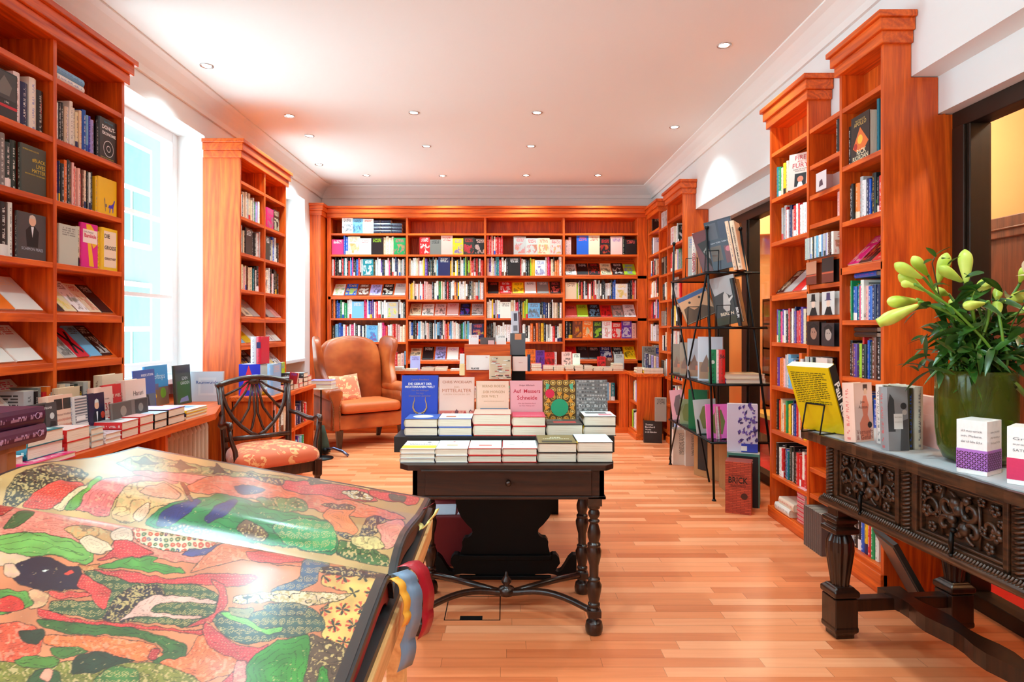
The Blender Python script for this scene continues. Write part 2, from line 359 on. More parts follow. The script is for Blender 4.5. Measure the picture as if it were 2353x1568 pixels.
def row(F, a0, a1, z, seq, name, tilt=0.0, inset=0.03, hb=0.215, wb=0.15, fw=0.14, fill=True, vis=1.0, gap=0.07, tmin=0.016, tmax=0.040, heroes=None, clear=0.27):
    """one shelf row: 'wkr' spines, '*n' a book facing out, '.' a gap"""
    tk = parse(seq); tot = 0; items = []
    for k, ch, i2 in tk:
        if k == 'f': wd = fw*rnd.uniform(0.93, 1.07)
        elif k == 'g': wd = gap
        else: wd = rnd.uniform(tmin, tmax)*(1.0 if rnd.random() < 0.8 else 1.35)
        items.append([k, ch, i2, wd]); tot += wd
    span = a1-a0; a = a0
    if tilt:
        nf = sum(1 for i in items if i[0] == 'f'); sp = span/max(1, len(items))
        for i, it in enumerate(items):
            it_a = a0+sp*i+(sp-it[3])*0.5
            if it[0] != 'f': continue
            h = hb*rnd.uniform(0.9, 1.03); t = rnd.uniform(0.014, 0.03)
            M = F @ TR(it_a, inset, z+0.016) @ RX(-tilt) @ RZ(-math.pi/2) @ TR(-t, 0, 0)
            r = book(M, t, h, min(it[3], sp*0.96), it[1], it[2], row=(name, i, len(items)), face=True, vis=vis)
            if heroes and i in heroes: r.update(heroes[i])
        return
    sw = sum(i[3] for i in items if i[0] == 's'); fixed = tot-sw
    sc = (span-fixed-0.0012*len(items))/sw if (fill and sw > 0) else 1.0
    if fill and (sc > 1.5): sc = 1.5
    for i, it in enumerate(items):
        k, ch, i2, wd = it
        if k == 'g': a += wd; continue
        h = min(clear-0.012, hb*rnd.uniform(0.86, 1.1))
        if k == 'f':
            t = rnd.uniform(0.014, 0.03); M = F @ TR(a, inset-0.008, z) @ RZ(-math.pi/2) @ TR(-t, 0, 0)
            r = book(M, t, h*1.0, wd, ch, i2, row=(name, i, len(items)), face=True, vis=vis); a += wd+0.0012
        else:
            wd *= sc; dd = inset+rnd.uniform(0, 0.014); M = F @ TR(a, dd, z)
            r = book(M, wd, h, wb*rnd.uniform(0.92, 1.05), ch, i2, row=(name, i, len(items)), vis=vis); a += wd+0.0012
        if heroes and i in heroes: r.update(heroes[i])
def pile(x, y, z, cols, deg=0.0, hb=0.21, wb=0.14, tt=None, name='', vis=1.0, jitter=0.004, label=None, hero=False, up=True, deco=None, group=None, hard=None):
    """books lying flat, front cover up; with deg=0 the spine lies on the left and the head of the book points away from the camera"""
    zz = z
    for i, ch in enumerate(cols):
        t = tt if tt else rnd.uniform(0.018, 0.035)
        M = TR(x+rnd.uniform(-jitter, jitter), y+rnd.uniform(-jitter, jitter), zz+t) @ RZ(math.radians(deg)) @ Matrix(((0, 1, 0, 0), (0, 0, 1, 0), (1, 0, 0, 0), (0, 0, 0, 1))) @ TR(-t, 0, 0)
        lb = label[i] if isinstance(label, (list, tuple)) else None
        r = book(M, t, hb, wb, ch, row=(name, i, len(cols)), face=True, vis=vis, label=lb, hero=hero, hard=hard, group=group, deco=(deco if i == len(cols)-1 else None))
        r['lying'] = True; zz += t+0.0006
    return zz
# ------------------------------------------------------------------ the room
XL, XW, XR, YB, YF = -2.44, -2.72, 1.965, 8.52, -2.5
M_FLOOR, nt, b = newmat('beech_parquet')
g = N(nt, 'ShaderNodeNewGeometry'); sp = N(nt, 'ShaderNodeSeparateXYZ'); L(nt, g, 'Position', sp, 0)
ry = math_(nt, 'DIVIDE', math_(nt, 'ADD', sp.outputs[1], 20.0), 0.068); rf = math_(nt, 'FLOOR', ry)
w1 = N(nt, 'ShaderNodeTexWhiteNoise'); w1.noise_dimensions = '1D'; nt.links.new(rf, w1.inputs['W'])
xs = math_(nt, 'ADD', math_(nt, 'DIVIDE', sp.outputs[0], 0.62), math_(nt, 'MULTIPLY', w1.outputs['Value'], 9.0)); xf = math_(nt, 'FLOOR', xs)
cb = N(nt, 'ShaderNodeCombineXYZ'); nt.links.new(xf, cb.inputs[0]); nt.links.new(rf, cb.inputs[1])
w2 = N(nt, 'ShaderNodeTexWhiteNoise'); w2.noise_dimensions = '2D'; L(nt, cb, 0, w2, 'Vector')
mp = N(nt, 'ShaderNodeCombineXYZ'); nt.links.new(math_(nt, 'ADD', math_(nt, 'MULTIPLY', sp.outputs[0], 2.5), math_(nt, 'MULTIPLY', w2.outputs['Value'], 40.0)), mp.inputs[0]); nt.links.new(math_(nt, 'MULTIPLY', sp.outputs[1], 46.0), mp.inputs[1])
nz = N(nt, 'ShaderNodeTexNoise'); L(nt, mp, 0, nz, 'Vector'); nz.inputs['Scale'].default_value = 1.0; nz.inputs['Detail'].default_value = 4
tone = math_(nt, 'ADD', math_(nt, 'MULTIPLY', w2.outputs['Value'], 0.62), math_(nt, 'MULTIPLY', nz.outputs['Fac'], 0.38))
colr = ramp(nt, tone, [(0.1, lin((200, 100, 56))), (0.5, lin((232, 132, 82))), (0.9, lin((248, 164, 118)))])
seam = math_(nt, 'MAXIMUM', math_(nt, 'LESS_THAN', math_(nt, 'FRACT', ry), 0.03), math_(nt, 'LESS_THAN', math_(nt, 'FRACT', xs), 0.004))
c = mixc(nt, math_(nt, 'MULTIPLY', seam, 0.5), colr, lin((120, 62, 32)))
nt.links.new(c, b.inputs['Base Color']); b.inputs['Roughness'].default_value = 0.33; b.inputs['Specular IOR Level'].default_value = 0.45
nt.links.new(math_(nt, 'ADD', 0.27, math_(nt, 'MULTIPLY', nz.outputs['Fac'], 0.14)), b.inputs['Roughness'])

struct(bx(XW-0.05, 2.2, YF, YB+0.1, -0.1, 0).build('floor', M_FLOOR), 'light beech strip parquet floor of the shop', 'floor')
struct(bx(XW-0.05, XR+0.25, YF, YB+0.1, CEIL, CEIL+0.15).build('ceiling', M_CEIL), 'flat white plaster ceiling dotted with downlights', 'ceiling')
struct(bx(XL-0.3, 2.3, YB, YB+0.12, 0, CEIL).build('wall_back', M_WALL), 'white strip of wall above the far bookcase', 'wall')
# left wall with two deep window niches, and unseen openings added for side light
m = MB(); m.box(XW-0.08, XL, YF, -1.7, 0, CEIL); m.box(XW-0.08, XL, -0.2, 0.2, 0, CEIL); m.box(XW-0.08, XL, 1.7, 3.45, 0, CEIL); m.box(XW-0.08, XL, -1.7, 1.7, 2.85, CEIL); m.box(XW-0.08, XL, -1.7, 1.7, 0, 0.92); m.box(XW-0.08, XL, 5.20, 6.24, 0, CEIL); m.box(XW-0.08, XL, 7.80, YB, 0, CEIL); m.box(XW-0.08, XL, 3.45, 5.20, 2.85, CEIL); m.box(XW-0.08, XL, 6.24, 7.80, 2.85, CEIL)
m.box(XW-0.08, XW, 3.45, 5.20, 0, 0.92); m.box(XW-0.08, XW, 6.24, 7.80, 0, 0.92)
struct(m.build('wall_left', M_WALL), 'white wall with two deep window niches', 'wall')
# right wall: stepped white beam over the glazing, plain piers
m = MB(); m.box(XR, 2.30, YF, YB, 2.51, CEIL); m.box(2.095, 2.30, YF, YB, 2.33, 2.51)
struct(m.build('trim_1', M_WALL), 'stepped white beam running above the glazed partition', 'beam')
m = MB(); m.box(2.17, 2.30, 3.10, 4.42, 0, 2.33); m.box(2.17, 2.30, 6.575, YB, 0, 2.33)
struct(m.build('wall_right', M_WALL), 'white piers behind the bookcases on the glazed side', 'wall')
# coving along the ceiling
m = MB()
def cove(m, x0, y0, x1, y1, nx, ny):
    prof = [(0, 0), (0.15, 0), (0.15, -0.012), (0.11, -0.03), (0.06, -0.075), (0.03, -0.11), (0.02, -0.15), (0, -0.15)]
    a = [Vector((x0+nx*d, y0+ny*d, CEIL+z)) for d, z in prof]; c_ = [Vector((x1+nx*d, y1+ny*d, CEIL+z)) for d, z in prof]
    m.loft([a, c_], sm=False)
cove(m, XR, YF, XR, YB, -1, 0); cove(m, XL, YF, XL, YB, 1, 0); cove(m, XL, YB, XR, YB, 0, -1)
struct(m.build('trim_2', M_CEIL), 'white plaster coving where ceiling meets wall', 'coving')
# closed end wall behind the camera
m = MB(); m.box(XW-0.05, 2.3, YF-0.1, YF, 0, CEIL)
struct(m.build('wall_front', M_WALL), 'white end wall of the shop', 'wall')

# glass that lets light straight through with a slight reflection
def glass(name, tint=(0.97, 0.99, 0.98)):
    m, nt, b = newmat(name); nt.nodes.remove(b)
    tr = N(nt, 'ShaderNodeBsdfTransparent'); tr.inputs[0].default_value = (*tint, 1); gl = N(nt, 'ShaderNodeBsdfGlossy'); gl.inputs['Roughness'].default_value = 0.02
    lw = N(nt, 'ShaderNodeLayerWeight'); lw.inputs[0].default_value = 0.5; mx = N(nt, 'ShaderNodeMixShader'); nt.links.new(math_(nt, 'ADD', 0.03, math_(nt, 'MULTIPLY', math_(nt, 'POWER', lw.outputs['Facing'], 4.0), 0.35)), mx.inputs[0]); L(nt, tr, 0, mx, 1); L(nt, gl, 0, mx, 2)
    L(nt, mx, 0, nt.nodes['Material Output'], 0); return m
M_GLASS = glass('window_glass')
def window(idx, y0, y1, z0, z1, handle):
    """casement in the left niche, facing +x"""
    x = XW+0.03; mid = y0+0.08
    m = MB(); fw = 0.09
    m.box(x-0.05, x+0.03, y0, y0+fw, z0, z1); m.box(x-0.05, x+0.03, y1-fw, y1, z0, z1); m.box(x-0.05, x+0.03, y0+fw, y1-fw, z1-fw, z1); m.box(x-0.05, x+0.03, y0+fw, y1-fw, z0, z0+fw)
    yc = (y0+y1)/2-0.12; m.box(x-0.05, x+0.04, yc-0.05, yc+0.05, z0+fw, z1-fw)
    o = struct(m.build(f'window_{idx}', M_WHITE, bevel=0.006), 'tall white casement window in the niche ' + ('beside the near bookcase' if idx == 1 else 'by the wing chair'), 'window')
    for k, zz in enumerate((z0+(z1-z0)*0.31, z0+(z1-z0)*0.62)):
        bx(x-0.02, x+0.02, y0+fw, y1-fw, zz-0.014, zz+0.014).build('glazing_bar', M_WHITE, o)
    bx(x-0.012, x-0.006, y0+fw, y1-fw, z0+fw, z1-fw).build('pane', M_GLASS, o)
    bx(XW-0.02, XL+0.01, y0, y1, z0-0.06, z0-0.02).build('window_sill', M_WHITE, o, bevel=0.005)
    if handle:
        h = MB(); h.box(x+0.04, x+0.055, yc-0.018, yc+0.018, 1.35, 1.50); hx = x+0.055
        h.tube([(hx, yc, 1.45), (hx+0.03, yc, 1.45), (hx+0.035, yc+0.05, 1.45), (hx+0.035, yc+0.085, 1.42), (hx+0.035, yc+0.09, 1.36), (hx+0.035, yc+0.075, 1.30)], 0.010, 10)
        h.build('handle', plain((70, 72, 70), 0.3, 0.8), o)
window(1, 3.44, 5.21, 0.94, 2.86, True); window(2, 6.23, 7.81, 0.94, 2.86, False)
# facade across the courtyard, seen through the near window
fm = plain((104, 114, 110), 0.9, name='pale_render'); fg = plain((64, 96, 88), 0.3, name='greenish_pane')
t = thing('courtyard_building', 'pale rendered house front with mint windows across the courtyard outside', 'building', (-7.5, 8.3, -1))
bx(-0.3, 0, -0.5, 8.5, 0, 10).build('wall', fm, t)
for k, (y, z) in enumerate([(0.9, 2.1), (0.9, 4.9), (4.4, 2.1), (4.4, 4.9), (7.3, 2.1), (7.3, 4.9)]):
    w_ = bx(0.0, 0.08, y-0.75, y+0.75, z-1.0, z+1.1).build('window_frame', M_WHITE, t)
    m = MB(); m.box(0.08, 0.10, y-0.65, y-0.05, z-0.9, z+0.1); m.box(0.08, 0.10, y+0.05, y+0.65, z-0.9, z+0.1); m.box(0.08, 0.10, y-0.65, y+0.65, z+0.2, z+1.0); m.build('pane', fg, w_)
# radiator under the near window
t = thing('radiator', 'cream ribbed column radiator below the window counter', 'radiator', (-2.22, 4.08, 0.05))
rm = plain((236, 216, 190), 0.45)
m = MB()
for k in range(11): m.tube([(0, 0.03+k*0.062, 0.0), (0, 0.03+k*0.062, 0.03), (0, 0.03+k*0.062, 0.52), (0, 0.03+k*0.062, 0.55)], [0.012, 0.026, 0.026, 0.012], 8, flat=0.9)
m.build('columns', rm, t); m = MB(); m.tube([(0, 0, 0.05), (0, 0.68, 0.05)], 0.016, 8); m.tube([(0, 0, 0.5), (0, 0.68, 0.5)], 0.016, 8); m.build('header_pipe', rm, t)
m = MB(); m.box(-0.02, 0.02, 0.08, 0.12, -0.05, 0.02); m.box(-0.02, 0.02, 0.58, 0.62, -0.05, 0.02); m.build('foot', rm, t)

# downlights
DL = plain((205, 205, 205), 0.25, 1.0)
m_, nt, b = newmat('lamp_glow'); b.inputs['Emission Color'].default_value = (1, 0.93, 0.82, 1); b.inputs['Emission Strength'].default_value = 9; M_GLOW = m_
order = ['nearest downlight on the left, above the near window', 'nearest downlight on the right, before the tall right bookcase', 'downlight left of centre, just past the near left one',
         'left one of the front pair of centre downlights', 'right one of the front pair of centre downlights', 'downlight by the right beam, between the two nearest on that side', 'downlight before the shaded ceiling patch over the window bookcase',
         'left one of the middle pair of centre downlights', 'right one of the middle pair of centre downlights', 'downlight over the wing chair corner', 'leftmost downlight in the row along the far bookcase',
         'second downlight from the left along the far bookcase', 'third downlight from the left along the far bookcase', 'rightmost downlight in the row along the far bookcase']
for k, (x, y) in enumerate(DOWNLIGHTS):
    t = thing('downlight', 'round chrome ' + order[k], 'ceiling light', (x, y, CEIL), group='recessed ceiling downlights')
    r = 0.047
    m = MB(); m.lathe([(r*0.72, 0.004), (r*0.74, -0.004), (r*0.95, -0.006), (r, -0.003), (r, 0.0)], seg=20); m.build('ring', DL, t)
    m = MB(); m.lathe([(0.001, -0.002), (r*0.68, -0.002), (r*0.70, 0.0)], seg=16); m.build('bulb', M_GLOW, t)

# glazed partition on the right
M_FRAME = plain((44, 30, 20), 0.4, 0.3)
def glazing(idx, y0, y1, posts, label):
    m = MB(); m.box(2.16, 2.26, y0, y1, 2.25, 2.33); m.box(2.16, 2.26, y0, y1, 0, 0.07)
    o = struct(m.build(f'window_{idx}', M_FRAME, bevel=0.004), label, 'window')
    for a, b_ in posts:
        q = MB(); q.box(2.16, 2.26, a, b_, 0.07, 2.25); q.box(2.145, 2.16, a+0.02, b_-0.02, 0.07, 2.25); q.build('mullion', M_FRAME, o, bevel=0.004)
    bx(2.205, 2.213, y0+0.01, y1-0.01, 0.07, 2.25).build('pane', M_GLASS, o)
glazing(3, -2.4, 3.09, [(2.97, 3.09), (1.2, 1.3), (-0.6, -0.5)], 'dark framed glass partition behind the flower vase')
glazing(4, 4.43, 6.565, [(5.66, 5.82), (6.44, 6.56), (4.43, 4.52)], 'dark framed glass partition behind the metal display rack')
# the side room beyond
M_CREAM = plain((240, 184, 124), 0.8); M_SIDE = wood('side_room_wood', (70, 34, 16), (128, 68, 36), 'z', rough=0.4)
struct(bx(2.30, 4.6, YF, 10, -0.1, 0).build('floor', plain((206, 24, 18), 0.9)), 'red carpet of the side room beyond the glass', 'floor')
struct(bx(2.30, 4.6, YF, 10, 3.0, 3.1).build('ceiling', M_CREAM), 'cream ceiling of the side room', 'ceiling')
m = MB(); m.box(3.62, 3.74, YF, 5.2, 2.08, 3.0); m.box(3.62, 3.74, 4.80, 5.2, 0, 3.0); m.box(4.5, 4.6, 5.2, 10, 0, 3.0); m.box(2.30, 4.6, 8.6, 8.7, 0, 3.0); m.box(2.30, 4.6, YF-0.1, YF, 0, 3.0); m.box(3.62, 4.6, 5.1, 5.2, 0, 3)
# rounded arch standing free before the end wall
arc = [(2.30, 0), (2.42, 0), (2.42, 2.0)]+[(2.42+0.9*(1-math.cos(a)), 2.0+0.45*math.sin(a)) for a in [math.pi/2*i/8 for i in range(1, 9)]]+[(4.5, 2.45), (4.5, 3.0), (2.30, 3.0)]
m.prism(arc, 7.9, 8.0, 'xz')
struct(m.build('wall_side', M_CREAM), 'cream walls and arch of the side room', 'wall')
t = thing('panelled_door', 'dark wooden panelled door wall seen behind the lilies', 'door', (3.56, -2.3, 0))
bx(0, 0.05, 0, 7.1, 0, 2.05).build('panel', M_SIDE, t); m = MB(); m.box(-0.03, 0.0, 0, 7.1, 1.93, 2.08); m.box(-0.045, 0, 0, 7.1, 1.985, 2.0)
m.build('cornice', M_SIDE, t, bevel=0.006)
for k in range(8): m = MB(); m.box(-0.018, 0, 0.15+k*0.86, 0.25+k*0.86, 0, 1.93); m.build('stile', M_SIDE, t, bevel=0.004)
# bookcase in the side room
t = thing('side_room_bookcase', 'brown bookcase with red and tan books seen through the glass', 'bookcase', (3.0, 7.15, 0))
m = MB(); m.box(0, 0.03, 0, 0.3, 0, 1.62); m.box(0.9, 0.93, 0, 0.3, 0, 1.62); m.box(0, 0.93, 0.27, 0.3, 0, 1.62); m.build('frame', M_SIDE, t)
for z in (0.05, 0.40, 0.75, 1.05, 1.33, 1.60): bx(0, 0.93, -0.01, 0.3, z-0.012, z+0.012).build('shelf', M_SIDE, t)
FS = TR(3.03, 7.15, 0)
for z, q in ((1.342, 'uruurpurucrur'), (1.062, '.y..u.c..u.'), (0.762, 'cuuc*p.*w'), (0.412, 'uucrucuu')): row(FS, 0, 0.86, z, q, 'side room bookcase behind the glass', vis=0.5, tmin=0.03, tmax=0.05)
t = tag(bx(2.36, 2.66, 7.72, 7.74, 1.78, 1.93).build('exit_sign', plain((60, 190, 110), 0.4)), 'green emergency exit sign seen through the glass', 'sign')
m = MB(); m.prism(rect(2.50, 2.58, 1.80, 1.91), 7.714, 7.719, 'xz'); m.tube([(2.43, 7.715, 1.82), (2.45, 7.715, 1.86), (2.44, 7.715, 1.90)], 0.008, 6); m.tube([(2.45, 7.715, 1.86), (2.40, 7.715, 1.87)], 0.006, 6); m.build('pictogram', M_WHITE, t)
t = thing('display_table', 'low yellow topped table with red sides beyond the glass', 'table', (2.95, 5.9, 0))
bx(-0.35, 0.5, -0.7, 0.9, 0.38, 0.42).build('top', plain((238, 190, 90), 0.5), t); bx(-0.3, 0.45, -0.65, 0.85, 0, 0.38).build('base', plain((180, 24, 18), 0.7), t)
# ------------------------------------------------------------------ bookcases
def crown(F, a0, a1, z, depth, mat, left=True, right=True):
    """three-step cornice, returned round the ends; local x along the case, local y inwards"""
    m = MB(); 
    for z0, z1, o in ((z-0.030, z, 0.052), (z-0.088, z-0.030, 0.036), (z-0.145, z-0.088, 0.020)):
        m.box(a0-(o if left else 0), a1+(o if right else 0), -o, depth, z0, z1, T=None)
    return m
def case(name, label, F, a0, a1, divs, depth, ztop, shelves, slants, crownz=2.81, left=True, right=True, zb=0.07, plinth=True, matx=None, side_depth=None, post=0.024, group=None, back=True, wide=None, notch=False):
    """tall open bookcase; shelves/slants: per bay lists of heights"""
    t = thing(name, label, 'bookcase', M=F, group=group)
    mx = matx or M_CHX
    edges = [a0]+list(divs)+[a1]
    sd = side_depth or depth
    for k, e in enumerate(edges):
        pw = (wide or {}).get(k, post); x0 = e if k == 0 else (e-pw if k == len(edges)-1 else e-pw/2)
        (MB().prism([(0, 0), (0.335, 0), (0.335, 2.325), (0.262, 2.325), (0.262, 2.505), (0.132, 2.505), (0.132, ztop-0.14), (0, ztop-0.14)], x0, x0+pw, 'yz') if notch else bx(x0, x0+pw, 0, sd, 0, ztop-0.14)).build('side_panel' if k in (0, len(edges)-1) else 'divider', M_CHZ, t, bevel=0.0015, seg=1)
    if notch:
        for d_, za, zb_ in ((depth, 0, 2.33), (0.25, 2.325, 2.505), (0.12, 2.46, ztop-0.14)): bx(a0+.002, a1-.002, d_, d_+0.01, za, zb_).build('back_panel', M_CHZ, t)
    elif back: bx(a0, a1, depth, depth+0.012, 0, ztop-0.14).build('back_panel', M_CHZ, t)
    if crownz: crown(F, a0, a1, crownz, 0.132 if notch else depth, mx, left, right).build('cornice', mx, t, bevel=0.003, seg=1)
    if plinth: bx(a0, a1, -0.015, 0.02, 0, zb).build('plinth', mx, t, bevel=0.003, seg=1)
    for bidx in range(len(edges)-1):
        x0, x1 = edges[bidx]+post/2, edges[bidx+1]-post/2
        for z in shelves[bidx]: bx(x0, x1, 0.002, min(depth, 0.25) if (notch and z > 2.34) else depth, z-0.026, z).build('shelf', mx, t, bevel=0.0015, seg=1)
        for z in slants[bidx]:
            m = MB(); T = TR(0, 0.0, z-0.026) @ RX(math.radians(45)); m.box(x0, x1, 0.004, min(0.36, (depth-0.02)*1.4), -0.016, 0.0, T=T); m.box(x0, x1, 0.0, 0.014, -0.012, 0.026, T=TR(0, 0, z-0.028))
            m.build('sloping_shelf', mx, t, bevel=0.001, seg=1)
    return t
ZS = [2.49, 2.20, 1.905, 1.605]
A45 = math.radians(45)
# near left bookcase
F1 = frame(-2.14, 2.40, 90)
case('tall_bookcase', 'tall cherry bookcase beside the near window, cut by the picture edge', F1, 0.0, 1.20, [0.645], 0.29, 2.81, [ZS, ZS], [[1.362, 1.130, 0.885], [1.362, 1.130]], right=True, left=False, matx=M_CHY)
# far left bookcase
F2 = frame(-2.14, 5.17, 90)
case('tall_bookcase', 'tall cherry bookcase between the two windows, pale side panel', F2, 0.0, 1.09, [0.54], 0.29, 2.81, [ZS, ZS], [[1.375, 1.150, 0.93], [1.375, 1.150, 0.93]], matx=M_CHY)
# back bookcase, four bays, with pilaster at the left
SB = [2.498, 2.226, 1.953]
case('wide_bookcase', 'wide cherry bookcase filling the far wall in four bays', F_BACK, -0.03, 4.082, [0.995, 1.999, 3.007], 0.30, 2.84,
     [[2.498, 2.226, 1.953, 1.41, 1.104], [2.498, 2.226, 1.953, 1.648, 1.14], [2.498, 2.226, 1.953, 1.41, 1.107], [2.498, 2.226, 1.655, 1.15]],
     [[1.69], [1.43, 0.862], [1.715], [1.955, 1.412, 0.87]], crownz=2.84, left=False, right=False, plinth=False, post=0.026, wide={0: 0.05, 4: 0.13})
t = thing('pilaster', 'pale cherry pilaster at the left end of the far bookcase', 'pilaster', (-2.438, 8.0, 0))
bx(0, 0.135, 0, 0.5, 0, 2.70).build('shaft', M_CHZ, t, bevel=0.002); crown(None, 0, 0.135, 2.84, 0.5, None, left=False).build('cornice', M_CHX, t, bevel=0.003)
# near right group: bay A (far), low-topped middle B, bay C (near); local x runs towards the camera
F3 = frame(1.83, 4.417, -90)
case('tall_bookcase', 'tall cherry bookcase on the right, the farther of the two near ones', F3, 0.0, 0.565, [], 0.29, 2.81, [[2.486, 2.172, 1.873, 1.194, 0.898, 0.597, 0.292, 0.075]], [[1.515]], matx=M_CHY, notch=True)
F3c = frame(1.83, 3.498, -90)
tc = case('tall_bookcase', 'tall cherry bookcase with broad grained side, nearest on the right', F3c, 0.0, 0.408, [], 0.29, 2.81, [[2.482, 2.165, 1.865, 1.334, 1.033, 0.73, 0.43, 0.125]], [[1.62]], matx=M_CHY, notch=True, zb=0.10)
t = thing('shelf_insert', 'narrow rack of small shelves between the two near right bookcases', 'shelving', M=frame(1.83, 3.852, -90))
for z in (2.485, 2.264, 2.084, 1.91, 1.70, 1.548, 1.366, 1.19, 1.0, 0.833, 0.65, 0.456, 0.30): bx(0.001, 0.353, 0.004, 0.20, z-0.026, z).build('shelf', M_CHY, t, bevel=0.0015, seg=1)
bx(0.001, 0.353, 0.20, 0.212, 0, 2.459).build('back_panel', M_CHZ, t)
# far right group
F4 = frame(1.83, 8.20, -90)
case('tall_bookcase', 'tall cherry bookcase in the far right corner, beside the wide one', F4, 0.02, 0.62, [], 0.29, 2.81, [[2.486, 2.20, 1.93, 1.66, 1.40, 1.12, 0.85, 0.57, 0.30, 0.09]], [[]], matx=M_CHY, notch=True)
F4c = frame(1.83, 7.218, -90)
tc = case('tall_bookcase', 'tall cherry bookcase with plain side behind the metal rack', F4c, 0.0, 0.641, [], 0.29, 2.81, [[2.486, 2.20, 1.905, 1.605, 1.31, 1.02, 0.73, 0.43, 0.12]], [[]], matx=M_CHY, notch=True)
t = thing('shelf_insert', 'narrow rack of small shelves in the far right bookcases', 'shelving', M=frame(1.83, 7.58, -90))
for z in (2.45, 2.20, 1.905, 1.605, 1.31, 1.02, 0.73, 0.43, 0.12): bx(0.001, 0.361, 0.004, 0.20, z-0.026, z).build('shelf', M_CHY, t, bevel=0.0015, seg=1)
bx(0.001, 0.361, 0.20, 0.212, 0, 2.42).build('back_panel', M_CHZ, t)

# ---- counters
t = thing('window_counter', 'long cherry counter under the window, books piled along its edge', 'counter', (0, 0, 0))
m = MB(); m.prism([(-1.80, 1.6), (-1.80, 3.98), (-2.10, 4.80), (-2.46, 5.12), (-2.69, 5.12), (-2.69, 3.62), (-2.13, 3.62), (-2.13, 1.6)], 0.722, 0.76, 'xy'); m.build('worktop', M_CHY, t, bevel=0.004)
for y in (1.62, 2.28, 2.94, 3.45): bx(-2.12, -1.83, y, y+0.024, 0, 0.722).build('divider', M_CHZ, t)
bx(-2.12, -1.84, 1.62, 3.47, 0.36, 0.384).build('shelf', M_CHY, t); bx(-2.12, -1.84, 1.62, 3.47, 0.04, 0.064).build('shelf', M_CHY, t); bx(-2.13, -2.11, 1.62, 3.47, 0, 0.722).build('back_panel', M_CHZ, t)
bx(-2.45, -2.12, 4.03, 4.06, 0.60, 0.722).build('bracket', M_CHZ, t)
F5 = frame(-1.80, 4.94, 90)
t = thing('low_bookcase', 'low cherry bookcase with book piles on top beside the wing chair', 'bookcase', M=F5)
bx(-0.02, 1.10, -0.02, 0.32, 0.722, 0.76).build('top', M_CHY, t, bevel=0.004)
for a in (0.0, 0.53, 1.06): bx(a, a+0.024, 0, 0.31, 0, 0.722).build('side_panel', M_CHZ, t, bevel=0.0015)
for z in (0.435, 0.12): bx(0.02, 1.07, 0.003, 0.30, z-0.03, z).build('shelf', M_CHY, t, bevel=0.0015)
bx(0, 1.08, 0.30, 0.312, 0, 0.722).build('back_panel', M_CHZ, t); bx(0, 1.08, -0.012, 0.01, 0, 0.09).build('plinth', M_CHY, t, bevel=0.002)
t = thing('back_counter', 'long cherry counter below the far bookcase, lined with books', 'counter', (0, 0, 0))
bx(-2.28, 1.51, 7.80, 8.19, 0.722, 0.76).build('worktop', M_CHX, t, bevel=0.004)
for x in (-2.28, -1.27, -0.26, 0.75, 1.40): bx(x, x+(0.11 if x > 1 else 0.026), 7.83, 8.18, 0, 0.722).build('divider', M_CHZ, t)
for z in (0.39, 0.08): bx(-2.28, 1.50, 7.84, 8.18, z-0.026, z).build('shelf', M_CHX, t)
bx(-2.28, 1.51, 8.17, 8.19, 0, 0.722).build('back_panel', M_CHX, t); bx(-2.28, 1.51, 7.82, 7.84, 0, 0.07).build('plinth', M_CHX, t)
F6 = frame(1.515, 7.82, -90)
t = thing('side_counter', 'short cherry counter returning along the right, books on top', 'counter', M=F6)
bx(-0.02, 0.51, -0.03, 0.305, 0.722, 0.76).build('worktop', M_CHY, t, bevel=0.004)
bx(0.464, 0.488, 0.0, 0.30, 0, 0.722).build('side_panel', M_CHZ, t, bevel=0.002); bx(0.0, 0.05, 0.0, 0.30, 0, 0.722).build('side_panel', M_CHZ, t)
for z in (0.42, 0.09): bx(0.04, 0.47, 0.004, 0.29, z-0.026, z).build('shelf', M_CHY, t)
bx(0.03, 0.488, 0.285, 0.30, 0, 0.722).build('back_panel', M_CHZ, t); m = MB(); m.box(-0.01, 0.50, -0.015, 0.006, 0, 0.07); m.box(0.488, 0.50, 0.006, 0.30, 0, 0.07); m.build('plinth', M_CHY, t, bevel=0.002)

# ------------------------------------------------------------------ rows of books
def R(F, a0, a1, z, seq, nm, **k): row(F, a0, a1, z, seq, nm, **k)
nb = 'far wall bookcase'
bays = [(0.02, 0.98), (1.01, 1.984), (2.014, 2.992), (3.022, 3.95)]
def RB(b, z, seq, nm, **k):
    a0, a1 = bays[b]; k.setdefault('wb', 0.15); k.setdefault('hb', 0.225); row(F_BACK, a0+0.006, a1-0.006, z, seq, nm, **k)
BAYN = ['first bay', 'second bay', 'third bay', 'fourth bay']
def rb(b, z, seq, rname, **k): RB(b, z, seq, f'{rname}, {BAYN[b]} of the {nb}', **k)
row(F_BACK, 0.02, 0.57, 2.498, '..*w*s*w/r', 'top shelf, first bay of the far wall bookcase', fw=0.13, hb=0.19)
rb(0, 2.226, '*m bb *c/o *w/r *k/l cccc *e/m', 'second shelf', fw=0.15, fill=True)
rb(0, 1.953, 'wrkkkwkrtwkrsbmkkbrwh*tkwhwwvnkwpmkwwnnwcgwk', 'third shelf')
rb(0, 1.69, '*w/l *b *u *a/k *k/w *h', 'sloping shelf', tilt=A45)
rb(0, 1.41, 'uonbbewewww*s/cmmwbvvwrwhwww*h/y wwwwk', 'fifth shelf')
rb(0, 1.104, 'dsbbwrwgwmwkwnwkw*s/b wwmmrwwrrppcc', 'sixth shelf')
rb(1, 2.226, '..*r*g/k*p/r*y/b*d/r*k/p', 'second shelf', fw=0.14, fill=True)
rb(1, 1.953, 'cwwwcpwcyvkkdkwcs*n/w yckwykcwtldlorrurkwrr', 'third shelf')
